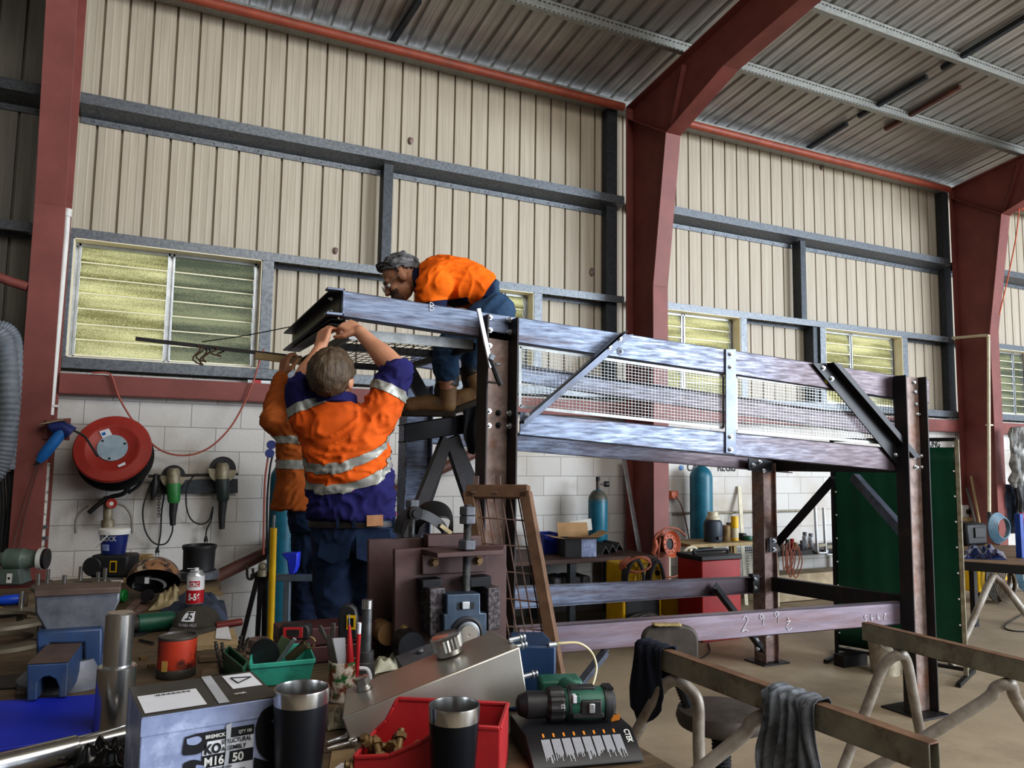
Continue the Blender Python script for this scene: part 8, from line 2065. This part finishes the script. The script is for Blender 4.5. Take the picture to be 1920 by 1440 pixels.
b = MB(); b.tube(spline([atC(-.084, .0, .02), atC(-.075, .02, .085), atC(-.04, .055, .118), atC(.04, .055, .118), atC(.075, .02, .085), atC(.084, .0, .02)], 6), .005, 8)
for sx in (-1, 1): b.sph(atC(.034*sx, .068, .108), (.026, .012, .017), 12, MC)
b.build('raised_dark_glasses', m_black, wC)
b = MB(); b.sph(atC(0, .072, -.075), (.052, .042, .046), 14, MC); b.sph(atC(0, .060, -.040), (.063, .045, .040), 14, MC); place(organic(b, .006, 2), 'stubble_beard', mat('dark_stubble', '#4a3830', '#5c463a', rough=.8, scale=60), wC)
b = MB()
loft(b, [(C(928,556), -CF*.160, CU*.115), (C(900,540), -CF*.168, CU*.128), (C(855,528), -CF*.185, CU*.135), (C(815,526), -CF*.185, CU*.125), (C(790,526), -CF*.10, CU*.085)])
for s_, e_ in ((nS, nE), (fS, fE)): limb(b, [(s_+CR*.03+CU*.02, .095), (s_, .088), (s_*.45+e_*.55, .078), (s_*.25+e_*.75, .074)])
me = organic(b, .009, 3, .012, 8, 21)
axN = (nE-nS).normalized(); pN = (nS*.5+nE*.5, axN); mN = lambda c: (c-nS).dot(axN) > 0 and (c-nE).length < .2
pW = (C(917,548), (C(930,560)-C(890,535)).normalized()); mW = lambda c: (c-C(920,550)).length < .3
bm = cut_assign(me, [(*pN, mN), (*pW, mW)])
for f in bm.faces:
    c = f.calc_center_median()
    if (mN(c) and (c-pN[0]).dot(axN) > 0) or (mW(c) and (c-pW[0]).dot(pW[1]) > 0): f.material_index = 1
bm.to_mesh(me); bm.free()
shC = place(me, 'shirt', [m_shirtC, m_navyD], wC)
b = MB(); cc_ = C(786,527); b.lathe([(.074, -.02), (.082, -.016), (.076, .024), (.07, .026), (.068, -.02)], Matrix.Translation(cc_) @ rotto(-CR*.95-CU*.1) , 26, cap=False); b.build('collar', m_navyD, shC)
b = MB(); loft(b, [(C(915,560), -CF*.15, CU*.10), (C(932,568), -CF*.165, CU*.125), (C(936,580), -CF*.16, CU*.12)])
for h_, k_, a_ in ((nH, nK, nA), (fH, fK, fA)): limb(b, [(h_+CR*.02, .108), (h_*.4+k_*.6, .092), (k_, .078)]); limb(b, [(k_, .078), (k_*.5+a_*.5, .074), (a_+(k_-a_).normalized()*.13, .070)])
place(organic(b, .010, 4, .008, 9, 15), 'jeans', m_denimC, wC)
boot(wC, V((nA.x, nA.y, zt_b+.10)), nA-CR*.2, Z, s=1.05)
boot(wC, V((fA.x, fA.y, zt_b+.185)), fA-CR*.2-CF*.03-Z*.1, Z*.92-CR*.38, s=1.05)
